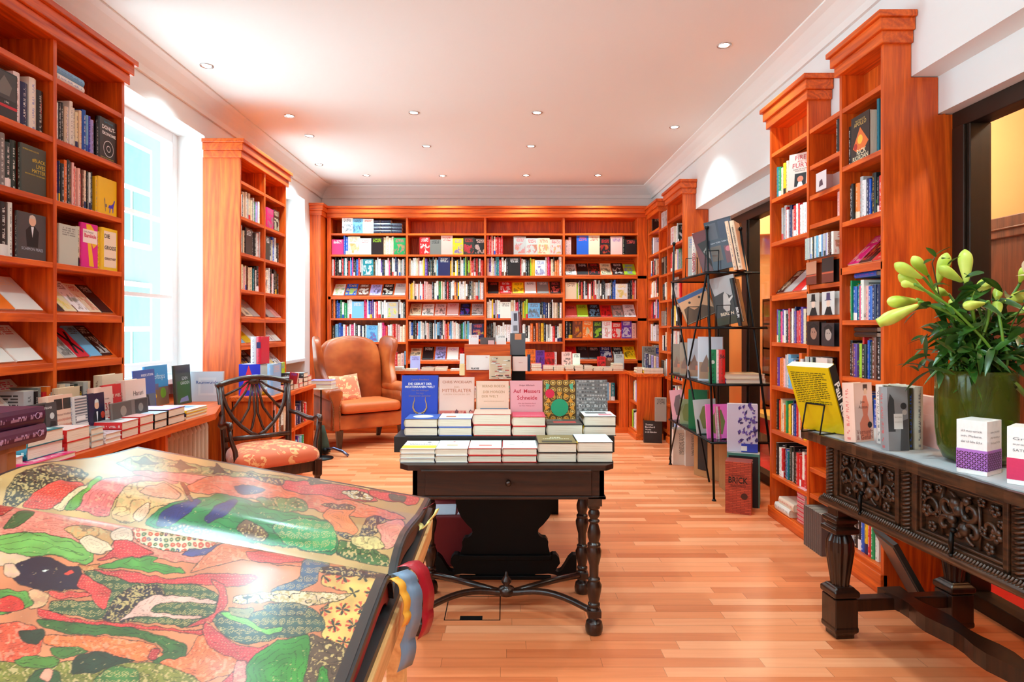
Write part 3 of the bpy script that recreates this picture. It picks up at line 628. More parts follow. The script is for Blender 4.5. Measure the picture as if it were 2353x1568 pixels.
rb(1, 1.648, 'wyycp wpwwrppppkwwwecwkrkwwobywwwcwkkgchtpw', 'fourth shelf')
rb(1, 1.43, '*c/u *w/k *p/k *p/r *k/b *h/d', 'sloping shelf', tilt=A45)
rb(1, 1.14, 'wbkkrswwghpwkkwswsnkwprobswpwwwdesheshw*n/q', 'sixth shelf')
rb(1, 0.862, '*c/k *k/w *a/k *w/a *r/k *k', 'lower sloping shelf', tilt=A45)
rb(2, 2.226, 'rprpr c rrrr..*h/r*h/r*c/r*p/r', 'second shelf', fw=0.145)
rb(2, 1.953, 'pvwcattrwwwk*k/w rwwkklyy*w/b wrmrckooww', 'third shelf')
rb(2, 1.715, '*k/q *r/w *y/u *w/k *g/w *k/q', 'sloping shelf', tilt=A45)
rb(2, 1.41, 'wwwyahww*w/k cwrmkkyll*s/u kkbnwkwcckw', 'fifth shelf')
rb(2, 1.107, 'kkkhhwwwwwwr wykwwkwououykwgwwrkwc', 'sixth shelf')
rb(3, 2.226, 'pp.*b/q*c*k/r*p/v k *k/q', 'second shelf', fw=0.145)
rb(3, 1.955, '*w/k *k/w *k/r *c/k *k/w *l', 'upper sloping shelf', tilt=A45)
rb(3, 1.655, '*c l w k r k w k r w r k r w w h w k k k w w w k b b*w/y k k k r r p', 'fourth shelf')
rb(3, 1.412, '*q/k *l/k *k/s *r/k *g/p *w/k', 'middle sloping shelf', tilt=A45)
rb(3, 1.15, 'kk*u/o*o/c*d/l*w/r*r/w*v/w p', 'sixth shelf', fw=0.125)
rb(3, 0.87, '*r/k *k/g *k/p *n/w *k *y/k', 'lower sloping shelf', tilt=A45)
row(F_BACK, 0.55, 0.98, 0.76, 'mvwrwkwprcps', 'counter level, first bay of the far wall bookcase', vis=0.8)
row(F_BACK, 2.40, 2.97, 0.76, '*y/u*o/u*v/k*r/k w', 'counter level, third bay of the far wall bookcase', fw=0.12, hb=0.24)
# black wrapped bundles on the top shelf
for i, (a, n) in enumerate(((0.57, 4), (0.71, 4), (0.85, 3))):
    for j in range(n): book(TR(-2.25+a+0.075, 8.23, 2.4985+j*0.044) @ Matrix(((0, 0, -1, 0), (0, 1, 0, 0), (1, 0, 0, 0), (0, 0, 0, 1))), 0.043, 0.135, 0.15, (30, 32, 52), (120, 120, 150), 0.4, row=('top shelf, first bay of the far wall bookcase', j, 4))
# far right bookcases
for (z, q) in ((2.486, 'k..'), (2.20, 'kkw.'), (1.93, 'wkrwkc'), (1.66, 'owwcpwrk'), (1.40, 'rrnwmwkbw'), (1.12, 'wckww'), (0.85, 'cwkwb')): row(F4, 0.05, 0.59, z, q, 'corner bookcase at the far right', vis=0.5)
for (z, q) in ((2.20, 'w*w/r wwhd'), (1.905, 'rppccaegge'), (1.605, 'cwwr*g/w r'), (1.31, 'tbsaycwk'), (1.02, 'wkwcwpuwk'), (0.73, 'wwkurwkrkw'), (0.43, 'nwkrbwkcwp'), (0.12, 'wkwsaw')): row(F4c, 0.04, 0.60, z, q, 'plain sided bookcase behind the metal rack', vis=0.45)
FB4 = frame(1.83, 7.58, -90)
for (z, q) in ((2.45, '*h/g*h/g'), (1.905, '*k/c k'), (1.605, 'kkwkk*c/k'), (1.31, '*g/u kk'), (1.02, 'wkwwc'), (0.73, '*d/g w')): row(FB4, 0.01, 0.35, z, q, 'small shelves in the far right corner', vis=0.45, wb=0.13, hb=0.2)
# near right bookcases
nA = 'farther near right bookcase'; nC = 'nearest right bookcase'; nB = 'narrow rack on the right'
def RA(z, q, s, **k): row(F3, 0.03, 0.535, z, q, f'{s}, {nA}', **k)
RA(2.172, 't e c y c ....', 'second shelf', vis=0.8, fill=False, tmin=0.03, tmax=0.042)
RA(1.873, '.*h*hrwnprwrwwwkkw'.replace('*h*h', 'hh'), 'third shelf')
RA(1.194, 'vemvnwkruwnvrrvckkr', 'fifth shelf'); RA(0.898, 'voophwssakowkook', 'sixth shelf'); RA(0.597, 'kroucwoeyykwnbrcouryykwh', 'seventh shelf')
RA(0.292, 'kwwrkbtdhkkrrwrkr', 'eighth shelf')
RA(1.515, '*k/c *h/w *r/p *w/k', 'sloping shelf', tilt=A45, hb=0.24)
def RC(z, q, s, **k): row(F3c, 0.03, 0.38, z, q, f'{s}, {nC}', **k)
RC(1.865, 'kkohwnbkkrsw', 'third shelf'); RC(1.334, 'cebtmwpbnnkw', 'fifth shelf', hb=0.20); RC(1.033, 'kuvlrkbdukss', 'sixth shelf', hb=0.2)
RC(0.73, 'bbsbkbw', 'seventh shelf', vis=0.3); RC(0.43, 'wkwbrkw', 'eighth shelf', vis=0.2); RC(0.125, 'wkkbyrew.', 'bottom shelf', hb=0.25, tmin=0.022, tmax=0.03)
RC(1.62, '*m/c *k/r *r/c', 'sloping shelf', tilt=A45, hb=0.24)
def RI(z, q, **k): row(frame(1.83, 3.852, -90), 0.012, 0.345, z, q, nB, **k)
RI(2.264, '....kk', fill=False, gap=0.062, vis=0.7); RI(1.91, '....pn', fill=False, gap=0.062, hb=0.15, vis=0.7)
def discs(z, seq, nm):
    a = 0.006
    for ch in seq:
        if ch == '*': continue
        w_ = rnd.choice([0.0105, 0.0105, 0.022, 0.0105]); 
        if a+w_ > 0.345: break
        r = book(frame(1.83, 3.852, -90) @ TR(a, -0.03+rnd.uniform(0, .006), z), w_, 0.125, 0.14, ch, hard=True, row=(nm, 0, 1), name='disc_case', cat='disc case', vis=1.0, group='slim disc cases on the narrow rack'); a += w_+0.0006
discs(1.70, 'hhhhhdwwkwhswwsahhawuhwtskdkdkk', 'upper row of disc cases')
discs(0.995, 'hhhkhhk', 'lower row of disc cases')
# near left bookcase
nL = 'right half of near window bookcase'; nK = 'left half of near window bookcase'
def RL(z, q, s, **k): row(F1, 0.675, 1.165, z, q, f'{s}, {nL}', **k)
def RK(z, q, s, **k): row(F1, 0.10, 0.615, z, q, f'{s}, {nK}', **k)
# left tall bookcase 2
nD = 'left half of bookcase between the windows'; nE = 'right half of bookcase between the windows'
def RD(z, q, s, **k): row(F2, 0.03, 0.52, z, q, f'{s}, {nD}', vis=0.75, **k)
def RE(z, q, s, **k): row(F2, 0.56, 1.06, z, q, f'{s}, {nE}', vis=0.75, **k)
RD(2.20, 'hwwdcchccgweawy', 'second shelf'); RD(1.905, 'sucsc*k/w kkhkwph', 'third shelf', fw=0.13); RD(1.605, 'hccpcuccctkwkr', 'fourth shelf')
RD(1.375, '*u/k *c/k *h/o', 'sloping shelf', tilt=A45, hb=0.23); RD(1.150, '*s/w *y/k *w/g', 'middle sloping shelf', tilt=A45, hb=0.23); RD(0.93, '*k/g *n *k', 'lower sloping shelf', tilt=A45)
RE(2.20, 'cc*m/g*k/c.', 'second shelf', fw=0.15); RE(1.905, 'k*k/w nncbwkk.', 'third shelf', fw=0.1); RE(1.605, '*c wwkrwkkk', 'fourth shelf', fw=0.1)
RE(1.375, '*k/w *h/b *p/r', 'sloping shelf', tilt=A45, hb=0.23); RE(1.150, '*y/c *w/k *w/k', 'middle sloping shelf', tilt=A45, hb=0.23); RE(0.93, '*l/w *c/y *w', 'lower sloping shelf', tilt=A45)
# low shelves
row(F5, 0.03, 0.52, 0.435, 'wwkpowkwcck', 'upper shelf, near half of the low bookcase', vis=0.5, hb=0.22); row(F5, 0.56, 1.05, 0.435, 'ckpnnnurrw', 'upper shelf, far half of the low bookcase', vis=0.7, hb=0.19)
row(F5, 0.03, 0.52, 0.12, 'kwpdwgckwp', 'bottom shelf, near half of the low bookcase', vis=0.4, hb=0.22); row(F5, 0.56, 1.05, 0.12, 'wgsvhswe', 'bottom shelf, far half of the low bookcase', vis=0.5, hb=0.2)
FBC = TR(-2.28, 7.86, 0)
for a0, a1, z, q in ((0.05, 1.0, 0.39, 'kwuckwrkcwukkw'), (1.05, 2.0, 0.39, 'kuwckwrkcwukkwkc'), (2.05, 3.0, 0.39, 'wckrkwuccwkrpk'), (3.06, 3.66, 0.39, 'uocwuccbbtsct'), (3.06, 3.66, 0.08, 'cwkkrukkuu')): row(FBC, a0, a1, z, q, 'open shelf under the far counter', vis=0.35)
row(F6, 0.07, 0.45, 0.42, 'kcrwakwnk', 'upper shelf of the short side counter', hb=0.24, vis=0.8); row(F6, 0.07, 0.45, 0.09, 'lcwkwmpgwnw', 'lower shelf of the short side counter', hb=0.2, vis=0.8)
FWC = frame(-1.83, 1.66, 90)
row(FWC, 0.95, 1.27, 0.384, 'wcykwkc', 'open shelf under the window counter', vis=0.1); row(FWC, 1.32, 1.78, 0.384, 'kcwpcrkwcw', 'open shelf under the window counter', vis=0.3)
# ------------------------------------------------------------------ writing table with drawer
TF = 2.66
t = thing('writing_table', 'antique dark oak table with turned legs and a small drawer knob, bearing history books', 'table', (0.0, 2.69, 0))
xl, xr, dp = -0.364, 0.378, 0.435
m = MB(); 
top = [(-0.445, 0.03), (-0.44, -0.005), (-0.40, -0.045), (0.42, -0.045), (0.455, -0.005), (0.462, 0.03), (0.462, 0.50), (-0.445, 0.50)]
m.prism(top, 0.704, 0.726, 'xy'); m.build('table_top', M_DARK, t, bevel=0.006, seg=3)
bx(-0.345, 0.36, -0.052, 0.0, 0.697, 0.709).build('top_moulding', M_DARK, t, bevel=0.004)
m = MB(); m.box(-0.388, 0.418, 0.0, 0.022, 0.585, 0.704); m.box(-0.388, -0.366, 0.0, 0.46, 0.585, 0.704); m.box(0.396, 0.418, 0, 0.46, 0.585, 0.704); m.box(-0.388, 0.418, 0.44, 0.46, 0.585, 0.704)
m.build('apron', M_DARK, t, bevel=0.002); m = MB(); m.box(-0.394, 0.424, -0.008, 0.03, 0.574, 0.588); m.box(-0.394, -0.36, -0.008, 0.468, 0.574, 0.588); m.box(0.39, 0.424, -0.008, 0.468, 0.574, 0.588); m.build('apron_moulding', M_DARK, t, bevel=0.003)
d = bx(-0.335, 0.365, -0.010, 0.002, 0.592, 0.698).build('drawer', M_DARK, t, bevel=0.003)
m = MB(); m.lathe([(0.011, 0), (0.007, 0.006), (0.006, 0.012), (0.012, 0.018), (0.013, 0.024), (0.006, 0.030), (0.0005, 0.031)], T=TR(0.015, -0.010, 0.648) @ RX(math.pi/2), seg=14); m.build('knob', M_DARKV, d)
PRO = [(0.030, 0.0), (0.036, 0.012), (0.038, 0.03), (0.033, 0.052), (0.018, 0.062), (0.018, 0.072), (0.027, 0.076), (0.027, 0.10), (0.018, 0.112), (0.026, 0.118), (0.026, 0.128), (0.020, 0.134), (0.024, 0.15), (0.031, 0.185), (0.033, 0.205), (0.024, 0.225), (0.027, 0.232), (0.019, 0.24),
       (0.020, 0.29), (0.027, 0.315), (0.031, 0.335), (0.032, 0.352), (0.026, 0.368), (0.028, 0.374), (0.028, 0.380), (0.020, 0.388), (0.027, 0.41), (0.028, 0.43), (0.020, 0.458), (0.017, 0.468), (0.024, 0.474), (0.024, 0.480), (0.016, 0.486), (0.024, 0.500), (0.025, 0.512), (0.018, 0.526), (0.026, 0.532), (0.027, 0.548), (0.030, 0.553), (0.030, 0.585)]
for x in (xl, xr):
    for y in (0.022, dp):
        m = MB(); m.lathe(PRO, (x, y, 0), 18); m.box(x-0.028, x+0.028, y-0.028, y+0.028, 0.074, 0.104); m.box(x-0.030, x+0.030, y-0.030, y+0.030, 0.545, 0.585); m.build('leg', M_DARKV, t, bevel=0.002)
cx, cy = 0.007, dp/2+0.012
for x in (xl, xr):
    for y in (0.022, dp):
        pts = []
        for i in range(13):
            s = i/12; ax = x+(cx-x)*s; ay = y+(cy-y)*(s**1.0)+(0.05 if y > cy else -0.05)*math.sin(math.pi*s)*-1*0.9
            pts.append((ax, ay, 0.088+0.022*math.sin(math.pi*min(1, s*1.1))))
        m = MB(); m.tube(pts, 0.0145, 10, flat=1.0, up=(0, 0, 1)); m.build('stretcher', M_DARKV, t)
m = MB(); m.lathe([(0.034, 0.0), (0.036, 0.03), (0.018, 0.036), (0.014, 0.046), (0.024, 0.060), (0.024, 0.066), (0.010, 0.082), (0.008, 0.088), (0.006, 0.10), (0.0005, 0.106)], (cx, cy, 0.078), 16); m.build('finial', M_DARKV, t)
# riser on the table
bx(-0.505, 0.50, 0, 0.30, 0, 0.072).build('display_riser', plain((26, 20, 18), 0.5), None, bevel=0.002, loc=(-0.0, 2.915, 0.7265)); tag(bpy.data.objects['display_riser'], 'black riser board lifting the rear books on the writing table', 'riser')

# ------------------------------------------------------------------ black baroque trestle table behind
t = thing('trestle_table', 'black baroque trestle table with scrolled ends behind the writing table', 'table', (0.002, 3.30, 0))
k = 0.000658
hp = [(390, 340), (388, 400), (372, 450), (345, 510), (300, 565), (262, 600), (256, 630), (266, 650), (290, 668), (320, 672), (338, 700), (336, 740), (346, 770), (355, 812), (372, 800), (400, 800), (424, 830), (430, 870), (405, 905), (392, 930), (415, 938), (440, 930), (468, 890), (500, 835), (530, 806), (560, 806), (560, 985), (420, 985), (400, 962), (340, 950), (240, 955), (200, 980), (120, 990), (0, 972)]
R_ = [(a*k, 0.414-(b-360)*k) for a, b in hp]; poly = [(0.30, 0.70)]+[(0.26, 0.44)]+R_[0:]; poly = [(0.20, 0.70), (0.24, 0.46)]+R_
poly = poly+[(-a, b) for a, b in poly[::-1] if a > 0]
for y in (0.0, 1.12): m = MB(); m.prism(poly, y, y+0.05, 'xz'); m.build('end_panel', M_BLACKW, t, bevel=0.004)
m = MB(); m.box(-0.235, 0.235, -0.02, 0.0, 0.10, 0.125); m.box(-0.235, 0.235, -0.02, 0.0, 0.0, 0.02); m.build('moulding', M_BLACKW, t, bevel=0.003)
bx(-0.03, 0.03, 0.04, 1.13, 0.22, 0.28).build('stretcher', M_BLACKW, t, bevel=0.004)
bx(-0.50, 0.50, -0.07, 1.26, 0.70, 0.735).build('table_top', M_BLACKW, t, bevel=0.006)
t = thing('wooden_display_block', 'low wooden block on the rear table carrying white art books', 'display block', (-0.02, 3.62, 0.736))
bx(-0.48, 0.52, 0, 0.85, 0, 0.14).build('body', M_CHX, t, bevel=0.003)
# red chest under it
t = thing('red_box', 'dark red cloth box with white papers under the tables', 'box', (-0.42, 3.46, 0)); rm = plain((112, 12, 18), 0.75)
bx(0, 0.36, 0, 0.34, 0, 0.27).build('body', rm, t, bevel=0.008); bx(0, 0.36, 0.34, 0.37, 0, 0.42).build('lid', rm, t, bevel=0.006)
for i, (x, y, a) in enumerate(((0.02, 0.03, 0.05), (0.16, 0.04, -0.12))): o = tag(bx(0, 0.13, 0, 0.2, 0, 0.004).build('paper_sheet', plain((205, 210, 225), 0.7), None, loc=(-0.42+x, 3.46+y, 0.2715)), ('left' if i == 0 else 'right')+' white paper sheet lying on the dark red box', 'paper'); o.rotation_euler.z = a

# ------------------------------------------------------------------ wing chair
M_LEATH, nt, b = newmat('worn_leather')
tc = N(nt, 'ShaderNodeTexCoord'); nz = N(nt, 'ShaderNodeTexNoise'); L(nt, tc, 'Object', nz, 'Vector'); nz.inputs['Scale'].default_value = 3.2; nz.inputs['Detail'].default_value = 3
nt.links.new(ramp(nt, nz.outputs['Fac'], [(0.32, lin((112, 44, 18))), (0.52, lin((178, 82, 36))), (0.72, lin((214, 120, 62)))]), b.inputs['Base Color'])
b.inputs['Roughness'].default_value = 0.3; b.inputs['Coat Weight'].default_value = 0.3; b.inputs['Coat Roughness'].default_value = 0.2
vz = N(nt, 'ShaderNodeTexVoronoi'); L(nt, tc, 'Object', vz, 'Vector'); vz.inputs['Scale'].default_value = 160; bp = N(nt, 'ShaderNodeBump'); bp.inputs['Strength'].default_value = 0.12; L(nt, vz, 'Distance', bp, 'Height'); L(nt, bp, 0, b, 'Normal')
def damask(name, base, fig, scale):
    m, nt, b = newmat(name); tc = N(nt, 'ShaderNodeTexCoord'); v = N(nt, 'ShaderNodeTexNoise'); L(nt, tc, 'Object', v, 'Vector'); v.inputs['Scale'].default_value = scale; v.inputs['Detail'].default_value = 2.5; v.inputs['Distortion'].default_value = 1.6
    w_ = N(nt, 'ShaderNodeTexVoronoi'); L(nt, tc, 'Object', w_, 'Vector'); w_.inputs['Scale'].default_value = scale*0.9
    f = math_(nt, 'MULTIPLY', math_(nt, 'GREATER_THAN', v.outputs['Fac'], 0.5), math_(nt, 'LESS_THAN', w_.outputs['Distance'], 0.55))
    nt.links.new(mixc(nt, f, lin(base), lin(fig)), b.inputs['Base Color']); b.inputs['Roughness'].default_value = 0.75; b.inputs['Sheen Weight'].default_value = 0.3; return m
M_DAM = damask('patterned_upholstery', (226, 104, 60), (246, 176, 112), 17); M_PIL = damask('patterned_cushion', (226, 130, 92), (246, 196, 140), 16)
WC = TR(-1.61, 7.18, 0) @ RZ(math.radians(36)) @ Matrix.Diagonal((1.2, 1.0, 1.0, 1.0))     # local: x right, -y is the front
t = thing('wing_chair', 'worn orange brown leather wing chair with rolled arms', 'armchair', M=WC)
def rr(cx_, cy_, z, hx, hy, r=0.05, n=5, lean=0):
    P = []
    for qx, qy, a0 in ((1, 1, 0), (-1, 1, 90), (-1, -1, 180), (1, -1, 270)):
        for i in range(n+1):
            a = math.radians(a0+90*i/n); P.append(Vector((cx_+qx*(hx-r)+r*math.cos(a), cy_+qy*(hy-r)+r*math.sin(a), z)))
    return P
# back, with an arched crest
n = 26; F_ = []; 
def back_out(s, side):      # s -1..1 across, returns top height
    return 1.20-0.10*abs(s)**2.2-0.14*max(0, abs(s)-0.8)*2
loops = []
for i in range(n+1):
    s = -1+2*i/n; x = 0.30*s; zt = back_out(s, 0); th = 0.12*(1-0.35*abs(s)**4); P = []
    prof = [(0, 0.36), (0, 0.55), (0.02, 0.75), (0.05, 0.95), (0.09, zt-0.05), (0.115, zt-0.008), (0.14, zt)]
    pf = [(y+0.20-0.03*math.cos(s*math.pi/2), z) for y, z in prof]; pb = [(y+0.30, z) for y, z in [(0.13, zt-0.03), (0.10, 0.95), (0.07, 0.75), (0.05, 0.5), (0.04, 0.36)]]
    loops.append([Vector((x, y, z)) for y, z in pf+pb])
m = MB(); m.loft(loops); m.build('backrest', M_LEATH, t, subsurf=1)
for s in (-1, 1):       # wings: curved slabs flaring forward
    wing = [(0.31, 0.60), (0.335, 0.85), (0.36, 1.10), (0.34, 1.165), (0.27, 1.195), (0.18, 1.19), (0.10, 1.15), (0.07, 1.08), (0.085, 0.98), (0.08, 0.88), (0.04, 0.79), (-0.02, 0.72), (-0.05, 0.66), (-0.05, 0.60)]
    P0, P1 = [], []
    for y, z in wing:
        fl_ = 0.07*max(0, (z-0.62)/0.58)*(0.4+(0.34-y)/0.3); P0.append(Vector((s*(0.285+fl_), y, z))); P1.append(Vector((s*(0.345+fl_), y, z)))
    m = MB(); m.loft([P0, P1], sm=True); m.build('wing', M_LEATH, t, bevel=0.024, seg=4)
    # rolled arm
    m = MB(); pts = [(s*0.345, 0.27, 0.600), (s*0.35, 0.1, 0.605), (s*0.355, -0.1, 0.60), (s*0.36, -0.27, 0.585), (s*0.36, -0.30, 0.58)]
    m.tube(pts, [0.070, 0.074, 0.078, 0.074, 0.055], 16); m.build('arm', M_LEATH, t, subsurf=1)
    m = MB(); m.loft([rr(s*0.335, 0.0, z, hx, 0.295, 0.03) for z, hx in ((0.21, 0.05), (0.35, 0.05), (0.50, 0.045), (0.58, 0.05))]); m.build('side_panel', M_LEATH, t)
    m = MB(); m.loft([rr(s*0.345, -0.30, z, hx, 0.02, 0.012) for z, hx in ((0.205, 0.032), (0.35, 0.030), (0.42, 0.026), (0.50, 0.034), (0.56, 0.058), (0.61, 0.062), (0.65, 0.035))]); m.build('arm_front', M_LEATH, t)
    m = MB()
    for i in range(26):
        z = 0.22+i*0.0135; hx = 0.030 if z < 0.45 else 0.030+(z-0.45)*0.25; m.ball((s*0.345-s*hx, -0.322, z), 0.0045, 6); m.ball((s*0.345+s*hx*0.9, -0.322, z), 0.0045, 6)
    m.build('nail_trim', plain((150, 110, 60), 0.3, 0.9), t)
m = MB(); m.loft([rr(0, -0.03, z, hx, hy, 0.05) for z, hx, hy in ((0.365, 0.27, 0.27), (0.38, 0.288, 0.288), (0.43, 0.292, 0.292), (0.475, 0.285, 0.285), (0.492, 0.25, 0.25))]); m.build('seat_cushion', plain((206, 98, 42), 0.55), t, subsurf=1)
bx(-0.33, 0.33, -0.29, 0.30, 0.20, 0.36).build('seat_frame', M_LEATH, t, bevel=0.02, seg=3)
for x in (-0.30, 0.30):
    m = MB(); m.loft([rr(x, -0.26, z, r, r, 0.004, 2) for z, r in ((0, 0.018), (0.20, 0.030))], sm=False); m.build('leg', M_MAHOG, t)
    m = MB(); m.loft([rr(x, 0.27+o, z, r, r, 0.004, 2) for z, r, o in ((0, 0.018, 0.07), (0.20, 0.028, 0))], sm=False); m.build('leg', M_MAHOG, t)
pc = WC @ TR(-0.15, 0.07, 0.60) @ RZ(0.25) @ RX(math.radians(-18)); m = MB(); G = []
for sgn in (1, -1):
    P = []
    for i in range(11):
        rw = []
        for j in range(11):
            a, c_ = i/5-1, j/5-1; e = (1-a**4)*(1-c_**4); pinch = 1-0.10*(1-abs(a))*(abs(c_) > .99)-0.10*(1-abs(c_))*(abs(a) > .99)
            rw.append(Vector((a*0.19*pinch, sgn*(-0.062)*max(0, e)**0.5, c_*0.17*pinch)))
        P.append(rw if sgn > 0 else rw[::-1])
    m.grid(P)
o = m.build('cushion', M_PIL, None); o.matrix_world = pc; tag(o, 'pink and cream patterned cushion leaning in the wing chair', 'cushion')

# ------------------------------------------------------------------ shield back armchair
SC = TR(-1.765, 4.56, 0) @ RZ(math.radians(39.7))
t = thing('open_armchair', 'mahogany armchair with shield shaped fan back and patterned seat', 'armchair', M=SC)
for s in (-1, 1):
    m = MB(); m.tube([(s*0.215, 0.05, 0), (s*0.22, 0.0, 0.25), (s*0.222, -0.01, 0.44), (s*0.232, 0.012, 0.66), (s*0.245, 0.06, 0.895)], [0.02, 0.022, 0.023, 0.020, 0.018], 8, up=(0, 1, 0)); m.build('back_post', M_MAHOG, t)
    # S arm and its support
    m = MB(); m.tube([(s*0.235, 0.015, 0.68), (s*0.265, -0.08, 0.672), (s*0.30, -0.18, 0.645), (s*0.31, -0.27, 0.645), (s*0.305, -0.345, 0.672), (s*0.30, -0.385, 0.672), (s*0.30, -0.395, 0.650), (s*0.30, -0.375, 0.640)], [0.014, 0.016, 0.017, 0.018, 0.020, 0.020, 0.016, 0.010], 10, up=(1, 0, 0)); m.build('arm', M_MAHOG, t)
    m = MB(); m.tube([(s*0.30, -0.365, 0.66), (s*0.292, -0.37, 0.58), (s*0.268, -0.385, 0.50), (s*0.262, -0.40, 0.42), (s*0.268, -0.415, 0.38)], [0.013, 0.014, 0.016, 0.018, 0.018], 10, up=(0, 1, 0)); m.build('arm_support', M_MAHOG, t)
    m = MB(); m.loft([rr(s*0.262, -0.43, z, r, r, 0.004, 2) for z, r in ((0, 0.014), (0.03, 0.016), (0.24, 0.022), (0.255, 0.016), (0.27, 0.016), (0.285, 0.025), (0.39, 0.026))], sm=False); m.build('leg', M_MAHOG, t)
# crest rail, lower rails
def bk(x, z): return (x, 0.012+(z-0.66)*0.205, z)
m = MB(); m.tube([bk(0.262*u, 0.885+0.05*(1-u*u)) for u in [i/8-1 for i in range(17)]], 0.020, 8, flat=1.15, up=(0, 0, 1)); m.build('top_rail', M_MAHOG, t)
m = MB(); m.tube([bk(0.225*u, 0.52) for u in (-1, 0, 1)], 0.018, 6, up=(0, 0, 1)); m.build('back_rail', M_MAHOG, t)
m = MB(); m.tube([bk(0.222*u, 0.455) for u in (-1, 0, 1)], 0.014, 6, up=(0, 0, 1)); m.build('back_rail', M_MAHOG, t)
m = MB()
for s in (-1, 1): m.tube([bk(s*x, z) for x, z in ((0.228, 0.90), (0.222, 0.82), (0.20, 0.74), (0.165, 0.665), (0.11, 0.60), (0.05, 0.55), (0.0, 0.525))], 0.014, 8, up=(0, 1, 0))
m.build('shield_frame', M_MAHOG, t)
for s in (-1, 1):
    for pts in (((0.02, 0.885), (0.035, 0.80), (0.05, 0.72), (0.10, 0.64), (0.12, 0.612)), ((0.035, 0.895), (0.07, 0.83), (0.12, 0.77), (0.175, 0.70)), ((0.045, 0.905), (0.10, 0.865), (0.17, 0.835), (0.215, 0.815)), ((0.008, 0.88), (0.012, 0.78), (0.01, 0.68), (0.035, 0.59), (0.05, 0.556))):
        m = MB(); m.tube([bk(s*x, z) for x, z in pts], [0.007]+[0.009]*(len(pts)-2)+[0.008], 8, up=(0, 1, 0)); m.build('rib', M_MAHOG, t)
m = MB(); m.ball(bk(0, 0.905), 0.045, 14, sy=0.35, sz=0.55); m.build('rosette', M_CARVE, t)
def trap(z, e):
    return [Vector(p) for p in [(-0.205-e, 0.02+e*0.3, z), (0.205+e, 0.02+e*0.3, z), (0.235+e, -0.15, z), (0.268+e, -0.40-e*.5, z), (0.25+e, -0.435-e, z), (0.12, -0.45-e, z), (-0.12, -0.45-e, z), (-0.25-e, -0.435-e, z), (-0.268-e, -0.40-e*.5, z), (-0.235-e, -0.15, z)][::-1]]
m = MB(); m.loft([trap(0.375, 0.0), trap(0.385, 0.022), trap(0.43, 0.026), trap(0.465, 0.012), trap(0.485, -0.03), trap(0.495, -0.09)]); m.build('seat', M_DAM, t, subsurf=1)
m = MB(); m.loft([trap(0.31, -0.004), trap(0.38, 0.0)], sm=False); m.build('seat_rail', M_MAHOG, t, bevel=0.003)

# ------------------------------------------------------------------ metal display rack
t = thing('display_rack', 'black metal display rack with X braces and four shelves of art books', 'rack', (0, 0, 0))
XE = 1.56
def post(zz, near): 
    s = zz/2.06; return (XE, (4.77+0.17*s) if near else (6.03-0.13*s), zz)
def rear(zz, near): s = zz/2.05; p = post(zz, near); return (2.03-0.21*s, p[1], zz)
for near in (True, False):
    m = MB(); m.tube([post(0, near), post(2.06, near)], 0.009, 8); m.ball(post(2.065, near), 0.017, 10); m.lathe([(0.018, 0), (0.012, 0.012)], post(0, near), 10); m.build('upright', M_METAL, t)
    m = MB(); m.tube([rear(0, near), rear(2.05, near)], 0.009, 8); m.ball(rear(2.055, near), 0.017, 10); m.build('upright', M_METAL, t)
for a, b_ in ((post(1.70, True), (XE-0.01, 6.02, 0.05)), (post(1.70, False), (XE-0.01, 4.85, 0.12))): m = MB(); m.tube([(a[0]-0.01, a[1], a[2]), b_], 0.007, 8); m.build('brace', M_METAL, t)
RACK = {}
for zs in (1.724, 1.30, 0.869, 0.438):
    a, b_ = post(zs, True), post(zs, False); r = rear(zs, True); over = 0.10
    m = MB(); m.box(XE-0.01, r[0]+over, a[1]-0.012, b_[1]+0.012, zs-0.010, zs, mi=1)
    for y in (a[1]-0.012, b_[1]+0.012): m.tube([(XE-0.02, y, zs-0.012), (r[0]+over, y, zs-0.012)], 0.008, 6)
    for x in (XE-0.01, r[0]+0.01): m.tube([(x, a[1]-0.012, zs-0.012), (x, b_[1]+0.012, zs-0.012)], 0.008, 6)
    m.build('shelf', [M_METAL, plain((24, 24, 26), 0.25, 0.2)], t)
def bookstand(M, w_=0.10, h_=0.13, d_=0.14, label='black wire book stand', r=0.0035):
    m = MB()
    for s in (0, w_): m.tube([(s, 0, 0.0), (s, 0.02, h_), ], r, 6); m.tube([(s, 0, 0.0), (s, d_, 0.0)], r, 6)
    m.tube([(0, 0.02, h_), (w_, 0.02, h_)], r, 6); m.tube([(0, d_, 0), (w_, d_, 0)], r, 6); m.tube([(0, 0, 0), (w_, 0, 0)], r, 6)
    o = m.build('book_stand', M_METAL, None); o.matrix_world = M; return tag(o, label, 'book stand')

